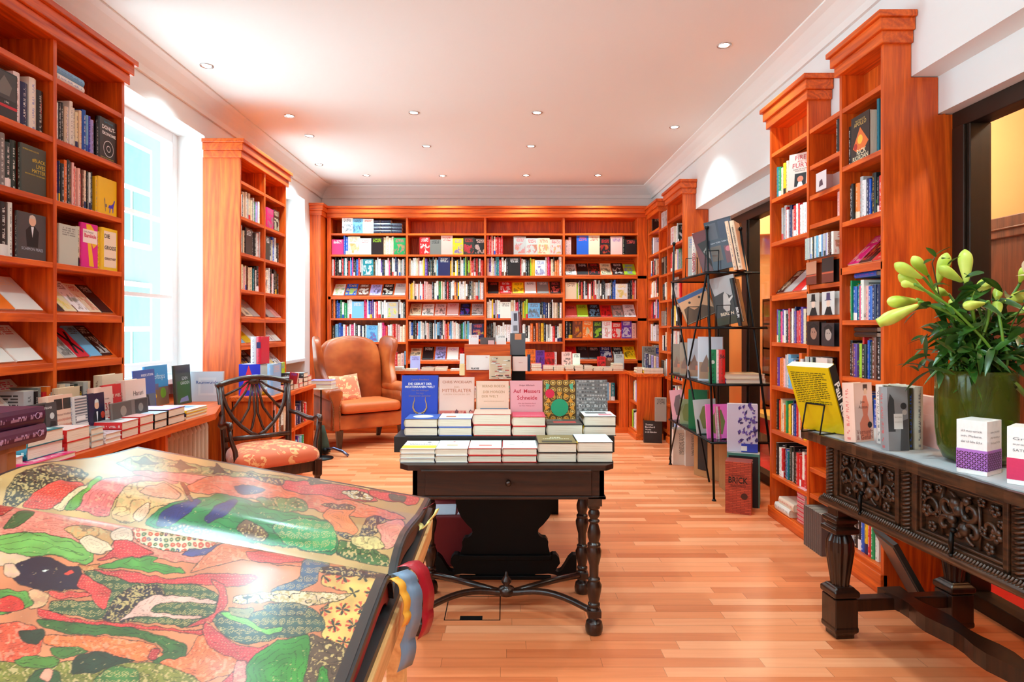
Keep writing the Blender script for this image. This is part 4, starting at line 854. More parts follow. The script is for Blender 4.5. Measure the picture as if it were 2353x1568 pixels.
# ------------------------------------------------------------------ carved table on the right
FT = frame(1.314, 2.85, -85)
t = thing('carved_table', 'long carved walnut table with three relief panels and grey runner', 'table', M=FT)
LN, DW = 1.98, 0.70
m = MB(); pr = []
for i in range(61):
    a = LN*i/60; w_ = 0.003*math.sin(a*23)+0.002*math.sin(a*57+1); pr.append((a, w_))
m.prism([(0.0, DW)]+[(a, w_) for a, w_ in pr]+[(LN, DW)], 0.806, 0.842, 'xy'); m.build('table_top', M_CARVE, t, bevel=0.007, seg=3)
m = MB(); m.prism([(0.02, DW-0.02)]+[(max(0.02, a), 0.022+w_*1.6) for a, w_ in pr]+[(LN, DW-0.02)], 0.842, 0.846, 'xy'); m.build('runner', plain((176, 178, 180), 0.55), t)
ZA0, ZA1, YA = 0.548, 0.806, 0.068
m = MB(); m.box(0.10, LN-0.05, YA+0.02, YA+0.05, ZA0, ZA1); m.box(0.10, 0.13, YA+0.02, DW-0.09, ZA0, ZA1); m.box(0.10, LN-0.05, DW-0.12, DW-0.09, ZA0, ZA1); m.build('apron', M_CARVE, t)
m = MB(); m.tube([(0.08, YA-0.012, ZA0+0.004), (LN-0.05, YA-0.012, ZA0+0.004)], 0.018, 10); m.tube([(0.08, YA-0.014, ZA0+0.004), (0.08, DW-0.08, ZA0+0.004)], 0.018, 10)
for i in range(150):
    a = 0.09+i*0.0122; m.tube([(a, YA-0.022, ZA0+0.012), (a+0.012, YA-0.014, ZA0+0.034)], 0.0048, 5)
m.build('rope_moulding', M_CARVE, t)
for k in range(4):      # panels and pilasters
    p0 = 0.145+k*0.457
    m = MB()
    for i in range(15): m.tube([(p0-0.045, YA-0.002, 0.575+i*0.0145), (p0-0.022, YA-0.008, 0.581+i*0.0145), (p0-0.002, YA-0.002, 0.590+i*0.0145)], 0.0055, 5)
    m.box(p0-0.055, p0+0.008, YA, YA+0.03, ZA0+0.01, ZA1); m.build('pilaster', M_CARVE, t)
    pw = 0.388
    pm = MB(); x0, x1, z0, z1 = p0+0.012, p0+pw+0.012, 0.572, 0.802
    for a0, a1, c0, c1 in ((x0, x1, z0, z0+0.02), (x0, x1, z1-0.018, z1), (x0, x0+0.02, z0, z1), (x1-0.02, x1, z0, z1)): pm.box(a0, a1, YA-0.008, YA+0.03, c0, c1)
    for a0, a1, c0, c1 in ((x0+0.02, x1-0.02, z0+0.02, z0+0.032), (x0+0.02, x1-0.02, z1-0.03, z1-0.018), (x0+0.02, x0+0.032, z0+0.02, z1-0.018), (x1-0.032, x1-0.02, z0+0.02, z1-0.018)): pm.box(a0, a1, YA+0.002, YA+0.03, c0, c1)
    po = pm.build('relief_panel', M_CARVE, t, bevel=0.004)
    cv = MB(); xc, zc = (x0+x1)/2, (z0+z1)/2; Yc = YA+0.012
    def scroll(cx_, cz_, r0, turns, sgn, start, rad=0.007):
        pts = []
        for i in range(26):
            u = i/25; r = r0*(1-u*0.86); a = start+sgn*turns*2*math.pi*u; pts.append((cx_+r*math.cos(a), Yc-0.004-0.006*u, cz_+r*math.sin(a)))
        cv.tube(pts, [rad*(0.6+0.7*math.sin(math.pi*(i/25))) for i in range(26)], 6)
    def blossom(cx_, cz_, r):
        for i in range(5):
            a = 2*math.pi*i/5+cx_*9; cv.ball((cx_+r*0.62*math.cos(a), Yc-0.006, cz_+r*0.62*math.sin(a)), r*0.5, 8, sy=0.7, sz=1.0)
        cv.ball((cx_, Yc-0.014, cz_), r*0.34, 8, sy=0.8)
    for s in (-1, 1):
        scroll(xc+s*0.045, zc+0.03, 0.045, 1.3, s, math.pi/2, 0.008); scroll(xc+s*0.055, zc-0.035, 0.038, 1.2, -s, -math.pi/2, 0.008); scroll(xc+s*0.115, zc+0.0, 0.04, 1.1, s, math.pi, 0.006)
        for dx, dz, r in ((0.135, 0.06, 0.020), (0.14, -0.015, 0.022), (0.115, -0.062, 0.018), (0.085, 0.072, 0.015), (0.155, 0.025, 0.013), (0.09, -0.015, 0.014)): blossom(xc+s*dx, zc+dz, r)
        cv.tube([(xc+s*0.075, Yc, zc-0.08), (xc+s*0.08, Yc-0.006, zc), (xc+s*0.07, Yc, zc+0.085)], 0.005, 6)
    for i in range(7): cv.ball((xc+0.030*math.sin(i*2.4), Yc-0.006, zc-0.05+i*0.018), 0.017+0.004*math.sin(i*1.7), 8, sy=0.8, sz=1.15)
    cv.build('carving', M_CARVE, po)
    hd = MB(); hd.tube([(xc, YA-0.02, zc-0.045), (xc+0.003, YA-0.026, zc-0.075), (xc, YA-0.022, zc-0.115)], [0.006, 0.009, 0.0055], 8); hd.ball((xc, YA-0.016, zc-0.04), 0.010, 8); hd.ball((xc, YA-0.022, zc-0.12), 0.008, 8); hd.build('drop_handle', plain((18, 14, 12), 0.35, 0.6), po)
def sq(z, r, c): return [Vector((c[0]+sx_*r, c[1]+sy_*r, z)) for sx_, sy_ in ((-1, -1), (1, -1), (1, 1), (-1, 1))]
for a in (0.16, 1.75):
    for b_ in (0.085, 0.60):
        m = MB(); c_ = (a, b_)
        m.loft([sq(z, r, c_) for z, r in ((0.0, 0.040), (0.018, 0.040), (0.03, 0.052), (0.045, 0.052), (0.052, 0.050), (0.168, 0.050))], sm=False)
        m.loft([sq(z, r, c_) for z, r in ((0.168, 0.044), (0.176, 0.055), (0.198, 0.055), (0.207, 0.044), (0.215, 0.038))], sm=False)
        fl = []
        for z, r in ((0.212, 0.033), (0.24, 0.036), (0.30, 0.045), (0.36, 0.053), (0.40, 0.051), (0.425, 0.040), (0.435, 0.034)):
            fl.append([Vector((a+(r+0.004*math.cos(i*math.pi))*math.cos(2*math.pi*i/24), b_+(r+0.004*math.cos(i*math.pi))*math.sin(2*math.pi*i/24), z)) for i in range(24)])
        m.loft(fl, sm=False)
        m.loft([sq(z, r, c_) for z, r in ((0.432, 0.040), (0.440, 0.054), (0.458, 0.054), (0.464, 0.040), (0.474, 0.040), (0.482, 0.050), (0.498, 0.050), (0.506, 0.034), (0.552, 0.034))], sm=False)
        m.build('leg', M_DARKV, t, bevel=0.004)
for a in (0.16, 1.75): bx(a-0.028, a+0.028, 0.10, 0.59, 0.105, 0.158).build('stretcher', M_DARKV, t, bevel=0.006)
m = MB(); pl = []
for i in range(31): a = 0.10+1.7*i/30; pl.append((a, 0.042+0.012*math.cos(i*1.3)))
m.prism([(a, 0.345-w_) for a, w_ in pl]+[(a, 0.345+w_) for a, w_ in pl[::-1]], 0.110, 0.170, 'xy'); m.build('long_stretcher', M_DARKV, t, bevel=0.006)
# ------------------------------------------------------------------ individually designed books
def FO(M0, t): return M0 @ RZ(-math.pi/2) @ TR(-t, 0, 0)          # stand the book with its front cover facing the frame's front
def hero(M0, t, h, w, c, label, deco=None, face=True, ink2=None, seed=0.1, hard=True, name='book', cat='book', group=None, turn=True):
    return book(FO(M0, t) if (face and turn) else M0, t, h, w, c, ink2, seed, hard, label=label, hero=True, deco=deco, face=face, name=name, cat=cat, group=group)
def T_(*items):
    """lettering: (text, face, u0, u1, v0, v1, rgb[, bold]) with u, v as fractions of the face"""
    def f(o, dims):
        t, h, w = dims
        for it in items:
            s, fc, u0, u1, v0, v1, rgb = it[:7]; bd = it[7] if len(it) > 7 else 0.0
            if fc in ('front', 'back'): title(o, s, fc, u0*w, u1*w, v0*h, v1*h, rgb, dims, bd)
            elif fc == 'spine': title(o, s, fc, u0*t, u1*t, v0*h, v1*h, rgb, dims, bd)
            else: title(o, s, fc, u0*h, u1*h, v0*t, v1*t, rgb, dims, bd)
    return f
def D_(*items):
    """flat printed shapes: (kind, face, params, rgb)"""
    def f(o, dims):
        t, h, w = dims; n = 0
        for it in items:
            kd, fc, p, rgb = it; n += 1; e = 0.0003+0.00008*n; W_ = w if fc != 'spine' else t
            if kd == 'rect': pl = rect(p[0]*W_, p[1]*W_, p[2]*h, p[3]*h)
            elif kd == 'disc': pl = disc(p[0]*W_, p[1]*h, p[2]*w)
            else: pl = [(a*W_, b_*h) for a, b_ in p]
            decal(o, pl, fc, rgb, dims, 'printed_shape' if kd == 'poly' else 'printed_panel', eps=e)
    return f
def both(*fs):
    def f(o, dims):
        for g_ in fs: g_(o, dims)
    return f
K, Wt = (15, 15, 18), (250, 250, 248)
def figure(face='front', suit=(20, 20, 26), bg=None, cx_=0.5, sc=1.0, skin=(232, 180, 150), hair=(225, 222, 218), base=0.12):
    it = []
    if bg: it.append(('rect', face, (0, 1, 0, 1), bg))
    P = lambda pts: [(cx_+(a)*sc, base+b_*sc) for a, b_ in pts]
    it += [('poly', face, P([(-0.20, 0), (0.2, 0), (0.24, 0.34), (0.10, 0.44), (-0.10, 0.44), (-0.24, 0.34)]), suit), ('poly', face, P([(-0.05, 0.43), (0.05, 0.43), (0.0, 0.2)]), (235, 235, 240)), ('disc', face, (cx_, base+0.55*sc, 0.13*sc), skin), ('poly', face, P([(-0.13, 0.57), (-0.10, 0.66), (0, 0.69), (0.10, 0.66), (0.13, 0.57), (0.09, 0.61), (-0.09, 0.61)]), hair)]
    return D_(*it)
# --- writing table, standing row (on the riser, z = 0.80)
ZR = 0.7995
def stand(px0, px1, y1, c, t, label, deco, Y=3.11, lean=0.10, **k):
    w = (px1-px0)*Y/FPX; x = (px0-CX)*Y/FPX; h = (CAMH-(y1-CY)*Y/FPX-ZR)/math.cos(lean)
    hero(TR(x, Y, ZR) @ RX(-lean), t, h, w, c, label, deco, **k)
def horns(o, d):
    t, h, w = d
    for s in (-1, 1):
        m = MB(); pts = [(w/2+s*w*a, h*b_) for a, b_ in ((0.05, 0.30), (0.14, 0.33), (0.19, 0.40), (0.185, 0.47), (0.15, 0.54), (0.155, 0.60))]
        m.tube([(t+0.001, a, b_) for a, b_ in pts], [0.004, 0.0045, 0.004, 0.003, 0.0018, 0.0006], 6); m.build('golden_horn', plain((206, 160, 96), 0.4), o)
    decal(o, rect(w*0.38, w*0.62, h*0.24, h*0.31), 'front', (190, 186, 200), d, 'printed_panel')
stand(923, 1005, 864, (28, 70, 190), 0.035, 'blue book with golden horns, leftmost of the standing row on the writing table', both(horns, T_(('Cyprian Broodbank', 'front', .14, .86, .90, .94, (150, 120, 130)), ('DIE GEBURT DER', 'front', .17, .83, .82, .865, Wt, .02), ('MEDITERRANEN WELT', 'front', .08, .92, .765, .81, Wt, .02), ('Von den Anfängen', 'front', .22, .78, .70, .74, (140, 116, 130)), ('bis zum', 'front', .40, .60, .655, .69, (140, 116, 130)), ('klassischen Zeitalter', 'front', .19, .81, .60, .645, (140, 116, 130)))))
def redroofs(o, d):
    t, h, w = d; r = random.Random(3); it = [('rect', 'front', (0, 1, 0, 0.36), (226, 120, 104))]
    for i in range(34):
        a, b_ = r.random()*0.9, r.random()*0.30; it.append(('poly', 'front', [(a, b_), (a+.09, b_), (a+.09, b_+.05), (a+.045, b_+.09), (a, b_+.05)], r.choice([(210, 60, 60), (240, 200, 180), (120, 60, 70), (236, 150, 130)])))
    D_(*it)(o, d)
stand(1009, 1089, 868, (238, 196, 180), 0.04, 'pale book with red town picture beside the blue horned one on the writing table', both(redroofs, T_(('CHRIS WICKHAM', 'front', .08, .92, .88, .93, (176, 96, 66)), ('DAS', 'front', .40, .60, .79, .83, (210, 150, 120)), ('MITTELALTER', 'front', .08, .92, .71, .775, (200, 120, 84)), ('EUROPA VON 500 BIS 1500', 'front', .10, .90, .655, .685, (214, 160, 130)))))
stand(1096, 1169, 877, (240, 204, 180), 0.045, 'cream book with grey capitals behind the thick red-banded pile on the writing table', both(D_(('rect', 'front', (.10, .98, .0, .44), (120, 140, 160)), ('poly', 'front', [(.10, .30), (.5, .40), (.98, .28), (.98, .2), (.10, .2)], (206, 150, 90))), T_(('BERND ROECK', 'front', .12, .94, .87, .92, (190, 150, 110)), ('DER MORGEN', 'front', .12, .94, .75, .80, (190, 150, 110)), ('DER WELT', 'front', .12, .70, .66, .71, (190, 150, 110)), ('GESCHICHTE DER RENAISSANCE', 'front', .12, .94, .57, .59, (200, 165, 130)))))
stand(1174, 1247, 876, (238, 170, 176), 0.04, 'pink book with crimson title in the standing row on the writing table', T_(('Holger Afflerbach', 'front', .15, .87, .88, .92, (140, 70, 80)), ('Auf  Messers', 'front', .08, .93, .74, .83, (206, 34, 60), .01), ('Schneide', 'front', .20, .83, .60, .70, (206, 34, 60), .01), ('Wie das Deutsche Reich', 'front', .2, .82, .52, .545, (180, 90, 100)), ('den Ersten Weltkrieg verlor', 'front', .2, .82, .47, .495, (180, 90, 100))))
def rosettes(o, d):
    it = [('rect', 'front', (0, 1, 0, 1), (120, 84, 34))]
    for i in range(5):
        for j in range(7):
            a, b_ = 0.1+i*0.2, 0.07+j*0.145
            it += [('disc', 'front', (a, b_, .085), (205, 160, 70)), ('disc', 'front', (a, b_, .055), (92, 58, 26)), ('poly', 'front', [(a-.045, b_), (a, b_+.03), (a+.045, b_), (a, b_-.03)], (226, 190, 110))]
    for i in range(12):
        a = i*math.pi/6; it.append(('poly', 'front', [(.5+.30*math.cos(a), .44+.21*math.sin(a)), (.5+.46*math.cos(a+.2), .44+.31*math.sin(a+.2)), (.5+.46*math.cos(a-.2), .44+.31*math.sin(a-.2))], (226, 150, 40)))
    it += [('poly', 'front', [(.08, .93), (.2, .9), (.16, .82), (.08, .80)], (90, 180, 140)), ('poly', 'front', [(.92, .93), (.8, .9), (.84, .82), (.92, .80)], (90, 180, 140)), ('disc', 'front', (.5, .44, .27), (28, 160, 110)), ('disc', 'front', (.2, .72, .14), (222, 30, 70))]
    D_(*it)(o, d)
stand(1249, 1323, 874, (110, 76, 30), 0.03, 'ornate gold patterned book with green circle and red sticker on the writing table', both(rosettes, T_(('DIE', 'front', .44, .56, .555, .58, Wt), ('ISLAMISCHE', 'front', .33, .67, .515, .54, Wt), ('AUFKLÄRUNG', 'front', .28, .72, .465, .505, Wt), ('CHRISTOPHER', 'front', .36, .64, .33, .35, Wt), ('DE BELLAIGUE', 'front', .36, .64, .295, .315, Wt))))
def greycells(o, d):
    it = [('rect', 'front', (0, 1, 0, 1), (140, 138, 136))]; r = random.Random(5)
    for i in range(12):
        for j in range(14): a, b_ = i/12, j/14; it.append(('disc', 'front', (a+.04, b_+.04, .026+.012*r.random()), r.choice([(92, 90, 90), (176, 172, 168), (110, 108, 106)])))
    D_(*it)(o, d)
stand(1325, 1397, 874, (140, 138, 136), 0.04, 'grey textured book with white title, rightmost of the standing row on the writing table', both(greycells, T_(('Andreas Reckwitz', 'front', .08, .95, .58, .645, Wt, .02), ('Die Gesellschaft', 'front', .08, .95, .44, .51, Wt, .02), ('der Singularitäten', 'front', .08, .95, .33, .385, Wt, .02))))
# --- lying piles on the writing table
def tpile(px0, px1, Y, z, n, H, cols, what, depth, deco=None, **k):
    w = (px1-px0)*Y/FPX; x = (px0-CX)*Y/FPX; tt = H/n-0.0006
    lbs = []
    for i in range(n):
        pos = 'topmost' if i == n-1 else ('bottom' if i == 0 else 'middle')
        lbs.append(f'{what}, {pos} of its pile' if n > 1 else what)
    pile(x, Y, z, cols, 0, depth, w, tt, label=lbs, hero=True, jitter=0.0015, hard=True, name='book piles on the writing table', deco=deco)
r1 = 2.70; zt = 0.7267
tpile(920, 999, r1, zt, 3, 0.058, 'www', 'slim white book with yellow band, front left pile', .19, both(D_(('rect', 'front', (0, 1, .08, .40), (236, 216, 40)), ('disc', 'front', (.72, .8, .06), (90, 80, 80))), T_(('Wandeln', 'front', .15, .85, .48, .62, (90, 88, 88)))))
tpile(1001, 1074, r1, zt, 2, 0.060, 'ww', 'white book with small red emblem, second front pile from left', .19, D_(('disc', 'front', (.5, .8, .04), (214, 50, 60)), ('rect', 'front', (.3, .65, .35, .42), (210, 180, 60)), ('rect', 'front', (.38, .62, .22, .25), (120, 180, 190))))
tpile(1077, 1152, r1, zt, 2, 0.060, 'rr', 'red-bound book with pale sky cover, front table edge', .19, D_(('rect', 'front', (0, 1, 0, 1), (226, 232, 224)), ('rect', 'front', (.3, .7, .28, .42), (226, 120, 110))))
tpile(1155, 1234, r1, zt, 2, 0.060, 'rr', 'red-bound white book with line drawing, front table edge', .19, D_(('rect', 'front', (0, 1, 0, 1), (244, 240, 234)), ('rect', 'front', (.2, .35, .4, .43), (60, 50, 50)), ('disc', 'front', (.6, .7, .03), (60, 50, 50))))
tpile(1237, 1325, r1, zt, 2, 0.082, 'kk', 'thick book with brown photo cover, front table edge', .20, both(D_(('rect', 'front', (0, 1, 0, 1), (130, 108, 60)), ('rect', 'front', (.1, .9, .1, .3), (60, 48, 30))), T_(('DER', 'front', .35, .65, .62, .72, (240, 230, 200), .02), ('ÜBERGANG', 'front', .15, .85, .44, .58, (240, 230, 200), .02))))
tpile(1328, 1409, r1, zt, 2, 0.086, 'kk', 'thick book with plain pale blue cover, front right pile', .20, D_(('rect', 'front', (0, 1, 0, 1), (222, 236, 240))))
r2 = 2.93
tpile(930, 1005, r2, ZR, 2, 0.078, 'nn', 'dark blue bound book with white oval cover on the riser', .17, D_(('rect', 'front', (0, 1, 0, 1), (70, 100, 180)), ('disc', 'front', (.5, .5, .32), (238, 232, 224))))
tpile(1008, 1084, r2, ZR, 2, 0.080, 'bb', 'blue-edged book with cream and blue cover on the riser', .17, D_(('rect', 'front', (0, 1, 0, 1), (240, 236, 228)), ('rect', 'front', (.55, .95, .3, .8), (200, 216, 230)), ('rect', 'front', (.2, .5, .25, .5), (190, 110, 70))))
tpile(1088, 1174, r2, ZR, 2, 0.100, 'rr', 'very thick pink-covered book, third rear pile from left on the riser', .17, both(D_(('rect', 'front', (0, 1, 0, 1), (240, 180, 160))), T_(('KULTUR DER MODERNE', 'front', .12, .88, .35, .5, (244, 240, 230)))))
tpile(1178, 1254, r2, ZR, 2, 0.088, 'rr', 'crimson-covered book before the pink one, rear pile on the riser', .17, both(D_(('rect', 'front', (0, 1, 0, 1), (206, 70, 92))), T_(('AUF MESSERS SCHNEIDE', 'front', .1, .9, .2, .32, (244, 220, 220)))))
tpile(1257, 1339, r2, ZR, 1, 0.052, 'k', 'single thick book with dark grey and red cover lying on the riser', .17, both(D_(('rect', 'front', (0, 1, 0, 1), (84, 72, 66)), ('rect', 'front', (.2, .85, .3, .6), (190, 60, 60))), T_(('BERGE', 'front', .05, .5, .75, .88, (240, 230, 210)))))
tpile(1343, 1416, r2, ZR, 2, 0.090, 'kk', 'black-bound book with white and grey cover on the riser', .17, D_(('rect', 'front', (0, 1, 0, 1), (236, 232, 230)), ('rect', 'front', (.5, .92, .2, .5), (214, 130, 140)), ('rect', 'front', (.12, .8, .55, .85), (110, 104, 104))))

# --- rear table: boards, boxes, art books
ZB = 0.877
def plate(px0, px1, py0, py1, Y, t, c, label, deco=None, name='book', cat='book', face=True, **k):
    """upright thing seen frontally between two pixel columns and rows at distance Y"""
    x, w = (px0-CX)*Y/FPX, (px1-px0)*Y/FPX; z0, z1 = CAMH-(py1-CY)*Y/FPX, CAMH-(py0-CY)*Y/FPX
    return hero(TR(x, Y, z0), t, z1-z0, w, c, label, deco, name=name, cat=cat, **k)
Y0 = 4.2; zb = lambda py, Y=Y0: CAMH-(py-CY)*Y/FPX
t = thing('display_board', 'rounded orange brown wooden board holding white art books on the rear table', 'display stand', ((1067-CX)*Y0/FPX, Y0, ZB))
w_ = 105*Y0/FPX; hb_ = zb(792)-ZB
pl = [(0, 0), (w_, 0), (w_, hb_-0.02)]+[(w_-0.02+0.02*math.cos(a), hb_-0.02+0.02*math.sin(a)) for a in (0.4, 0.8, 1.2, 1.57)]+[(0.02-0.02*math.sin(a), hb_-0.02+0.02*math.cos(a)) for a in (0, 0.4, 0.8, 1.2)]+[(0, hb_-0.02)]
m = MB(); m.prism(pl, 0, 0.02, 'xz'); m.build('board', M_CHX, t, bevel=0.002)
bx(0, w_, -0.04, 0.0, zb(851)-ZB-0.012, zb(851)-ZB).build('ledge', M_CHX, t); bx(0, w_, 0.02, 0.12, hb_-0.012, hb_).build('top_shelf', M_CHX, t)
plate(1073, 1125, 817, 850.5, Y0-0.035, 0.02, (250, 240, 236), 'white art book with cut-off black capitals on the orange display board', T_(('PLAOSE', 'front', .06, .66, .04, .16, K, .03), ('fin', 'front', .82, .92, .82, .92, (200, 60, 90))))
def tinybooks(o, d):
    r = random.Random(8); it = []
    for i in range(42): a, b_ = r.random()*.8, r.random()*.93; it.append(('rect', 'front', (a, a+.2, b_, b_+.035), r.choice([(240, 236, 226), (220, 180, 150), (200, 190, 180), (200, 70, 70), (90, 80, 70), (246, 240, 230)])))
    D_(*it)(o, d)
plate(1126, 1174, 819, 872, Y0-0.09, 0.03, (226, 200, 170), 'book covered with pictures of stacked books beside the white art book', tinybooks)
plate(1079, 1099, 770, 792, Y0+0.03, 0.05, (244, 244, 246), 'small white card box, left on top of the display board', name='card_box', cat='box')
plate(1105, 1138, 776, 792, Y0+0.03, 0.02, (96, 84, 84), 'grey card wallet with pink label on top of the display board', D_(('rect', 'front', (.5, .92, 0, .6), (226, 190, 190))), name='card_wallet', cat='box')
plate(1142, 1163, 771, 792, Y0+0.03, 0.06, (244, 240, 236), 'cream card box, right on top of the display board', name='card_box', cat='box')
plate(1174, 1207, 766, 816, Y0+0.02, 0.04, (92, 92, 96), 'grey slipcase with orange square label above the rear piles', D_(('rect', 'front', (.27, .73, .70, .97), (226, 140, 96))), name='slipcase', cat='slipcase')
tag(bx(0, 0.09, 0, 0.07, 0, zb(816.2, Y0)-ZB).build('slipcase_stand', M_BLACKW, None, loc=((1176-CX)*Y0/FPX, Y0+0.01, ZB)), 'black block carrying the grey slipcase on the rear table', 'display block')
hero(TR((1177-CX)*Y0/FPX, Y0+0.03, zb(766)) @ RY(-0.03), 0.02, 0.145, 0.045, (206, 204, 214), 'slim grey printed box standing on the grey slipcase', D_(('rect', 'front', (.3, .8, .55, .9), (80, 76, 90)), ('rect', 'front', (.2, .8, .1, .35), (120, 118, 126))), name='printed_box', cat='box')
hero(TR((1193-CX)*Y0/FPX, Y0+0.03, zb(766)) @ RY(-0.05), 0.022, 0.14, 0.06, (110, 40, 26), 'brown spined book standing on the grey slipcase', face=False)
plate(1180, 1212, 820, 853, Y0-0.06, 0.03, (240, 206, 196), 'small pale pink book standing before the grey slipcase', T_(('Tagebuch', 'front', .25, .75, .55, .62, (200, 90, 90))))
hero(TR((1212-CX)*Y0/FPX, Y0-0.04, zb(853)), 0.018, 0.11, 0.08, (24, 60, 92), 'dark blue spine beside the small pale pink book', face=False)
t = thing('glue_bottle', 'tall cream bottle with white cap beside the display board', 'bottle', ((1064-CX)*Y0/FPX, Y0-0.08, zb(861)))
bx(-0.017, 0.017, -0.015, 0.015, 0, 0.075).build('body', plain((244, 214, 160), 0.4), t, bevel=0.004); bx(-0.015, 0.015, -0.013, 0.013, 0.075, 0.14).build('cap', M_WHITE, t, bevel=0.003)
Yp = 4.02
for i, (a, b_, n, H, c, lb, dp_) in enumerate(((1008, 1068, 1, .04, 'w', 'large white album, leftmost on the rear table', .3), (1070, 1132, 1, .045, 'p', 'large pale album with pink sides on the rear table', .3), (1135, 1175, 3, .06, 'hhe', 'small grey and green book in the low pile on the rear table', .15),
       (1178, 1232, 2, .055, 'ww', 'white catalogue right of the green pile on the rear table', .2), (1236, 1294, 2, .05, 'ow', 'catalogue with red printed spine at the right of the rear table', .2))):
    x = (a-CX)*Yp/FPX; pile(x, Yp-0.25, ZB, c, 0, dp_, (b_-a)*Yp/FPX, H/n, label=[f'{lb}, {("lowest", "second", "topmost")[j] if n > 2 else ("lower", "upper")[j]} one' if n > 1 else lb for j in range(n)], hero=True, hard=True)
# --- near left bookcase rows with designed covers
def HB(i, **k): return {i: dict(**k)}
def h(c, label, deco=None, ink2=None, seed=0.1, **k): return dict(c1=lin(c), c2=lin(ink2 or (230, 230, 220)), label=label, deco=deco, hero=True, seed=seed, **k)
RK(2.20, 'wkkc*k wn w k', 'second shelf', fw=0.15, hb=0.235, tmin=0.03, tmax=0.04, heroes={4: h((20, 20, 24), 'black photo cover with red stripe, second shelf of the nearest left bookcase', both(D_(('rect', 'front', (.05, .95, .42, .97), (70, 72, 72)), ('poly', 'front', [(.2, .6), (.5, .9), (.8, .7), (.7, .5), (.3, .5)], (120, 116, 112)), ('rect', 'front', (0, 1, .24, .30), (214, 36, 56))), T_(('1941', 'front', .3, .9, .33, .38, Wt)))),
    8: h((18, 16, 18), 'black spine with red and white capitals, end of the second shelf, nearest left bookcase', T_(('ERNST PIPER', 'spine_down', .3, .55, .55, .8, (220, 40, 50)), ('NACHT ÜBER EUROPA', 'spine_down', .2, .65, .15, .4, Wt)))})
RK(1.905, 'kkckk y h g d d*d', 'third shelf', fw=0.15, hb=0.225, tmin=0.026, tmax=0.036, heroes={10: h((66, 72, 62), 'dark green cover with yellow protest title, third shelf of the nearest left bookcase', T_(('PATRISSE KHAN-CULLORS', 'front', .05, .7, .88, .92, (230, 200, 40)), ('#BLACK', 'front', .42, .97, .68, .76, (236, 206, 60)), ('LIVES', 'front', .58, .97, .57, .65, (236, 206, 60)), ('MATTER', 'front', .42, .97, .46, .54, (236, 206, 60)), ('EINE GESCHICHTE VOM ÜBERLEBEN', 'front', .12, .97, .40, .43, (230, 200, 40))))})
RK(1.605, 'wkwkrwkwkw.*k', 'fourth shelf', fw=0.16, gap=0.01, hb=0.23, heroes={11: h((72, 72, 74), 'dark cover with seated man in black suit, fourth shelf of the nearest left bookcase', both(figure(suit=(14, 14, 16), hair=(214, 196, 180), base=0.28, sc=1.0), T_(('SCHIMON PERES', 'front', .08, .92, .20, .26, (190, 200, 216)))))})
RK(1.362, '*k/o*o/k*w/c', 'sloping shelf', tilt=A45, hb=0.23, fw=0.16); RK(1.130, '*s/w*w/b*w/r', 'middle sloping shelf', tilt=A45, hb=0.23, fw=0.16)
RK(0.885, '*c/r*p/r*w/m', 'lower sloping shelf', tilt=A45, hb=0.24, fw=0.165, heroes={1: h((240, 200, 184), 'pale cover asking about the West on the lowest sloping shelf, near left', T_(('ZERBRICHT', 'front', .08, .92, .58, .66, (90, 80, 80)), ('DER', 'front', .08, .4, .47, .54, (90, 80, 80)), ('WESTEN?', 'front', .08, .92, .36, .44, (214, 70, 70)), ('Heinrich August Winkler', 'front', .2, .8, .26, .29, (120, 110, 110))), ink2=(220, 80, 80))})
RL(2.20, 'rwkkcwwwc cb snakk*k', 'second shelf', fw=0.15, hb=0.21, heroes={16: h((24, 24, 26), 'black cover with white rings below a bold title, second shelf, near left', both(D_(('disc', 'front', (.5, .30, .30), (235, 235, 235)), ('disc', 'front', (.5, .30, .275), (24, 24, 26)), ('disc', 'front', (.5, .30, .12), (235, 235, 235)), ('disc', 'front', (.5, .30, .095), (24, 24, 26))), T_(('DONUT-', 'front', .12, .9, .74, .84, Wt, .03), ('ÖKONOMIE', 'front', .08, .96, .61, .70, Wt, .03), ('Kate Raworth', 'front', .2, .8, .90, .94, (60, 170, 210)), ('Endlich ein Wirtschaftsmodell', 'front', .05, .8, .05, .08, (230, 200, 40))))),
    12: h((50, 44, 190), 'violet blue spine lettered EURO on the second shelf, near left', T_(('EURO', 'spine_down', .35, .7, .2, .75, (190, 190, 240))))})
RL(1.905, 'wvnkokkpqppruckwk.y*y', 'third shelf', fw=0.15, gap=0.012, hb=0.205, heroes={19: h((250, 196, 16), 'yellow cover with blue dog, right end of the third shelf, near left', D_(('poly', 'front', [(.52, .20), (.58, .30), (.68, .30), (.80, .36), (.84, .44), (.90, .46), (.88, .40), (.82, .26), (.80, .10), (.77, .10), (.76, .22), (.66, .22), (.62, .08), (.59, .08), (.60, .22)], (60, 40, 190)), ('poly', 'front', [(.30, .42), (.34, .48), (.36, .40), (.36, .30), (.46, .30), (.46, .22), (.38, .22), (.40, .10), (.37, .10), (.34, .22), (.32, .34)], (140, 110, 90))))})
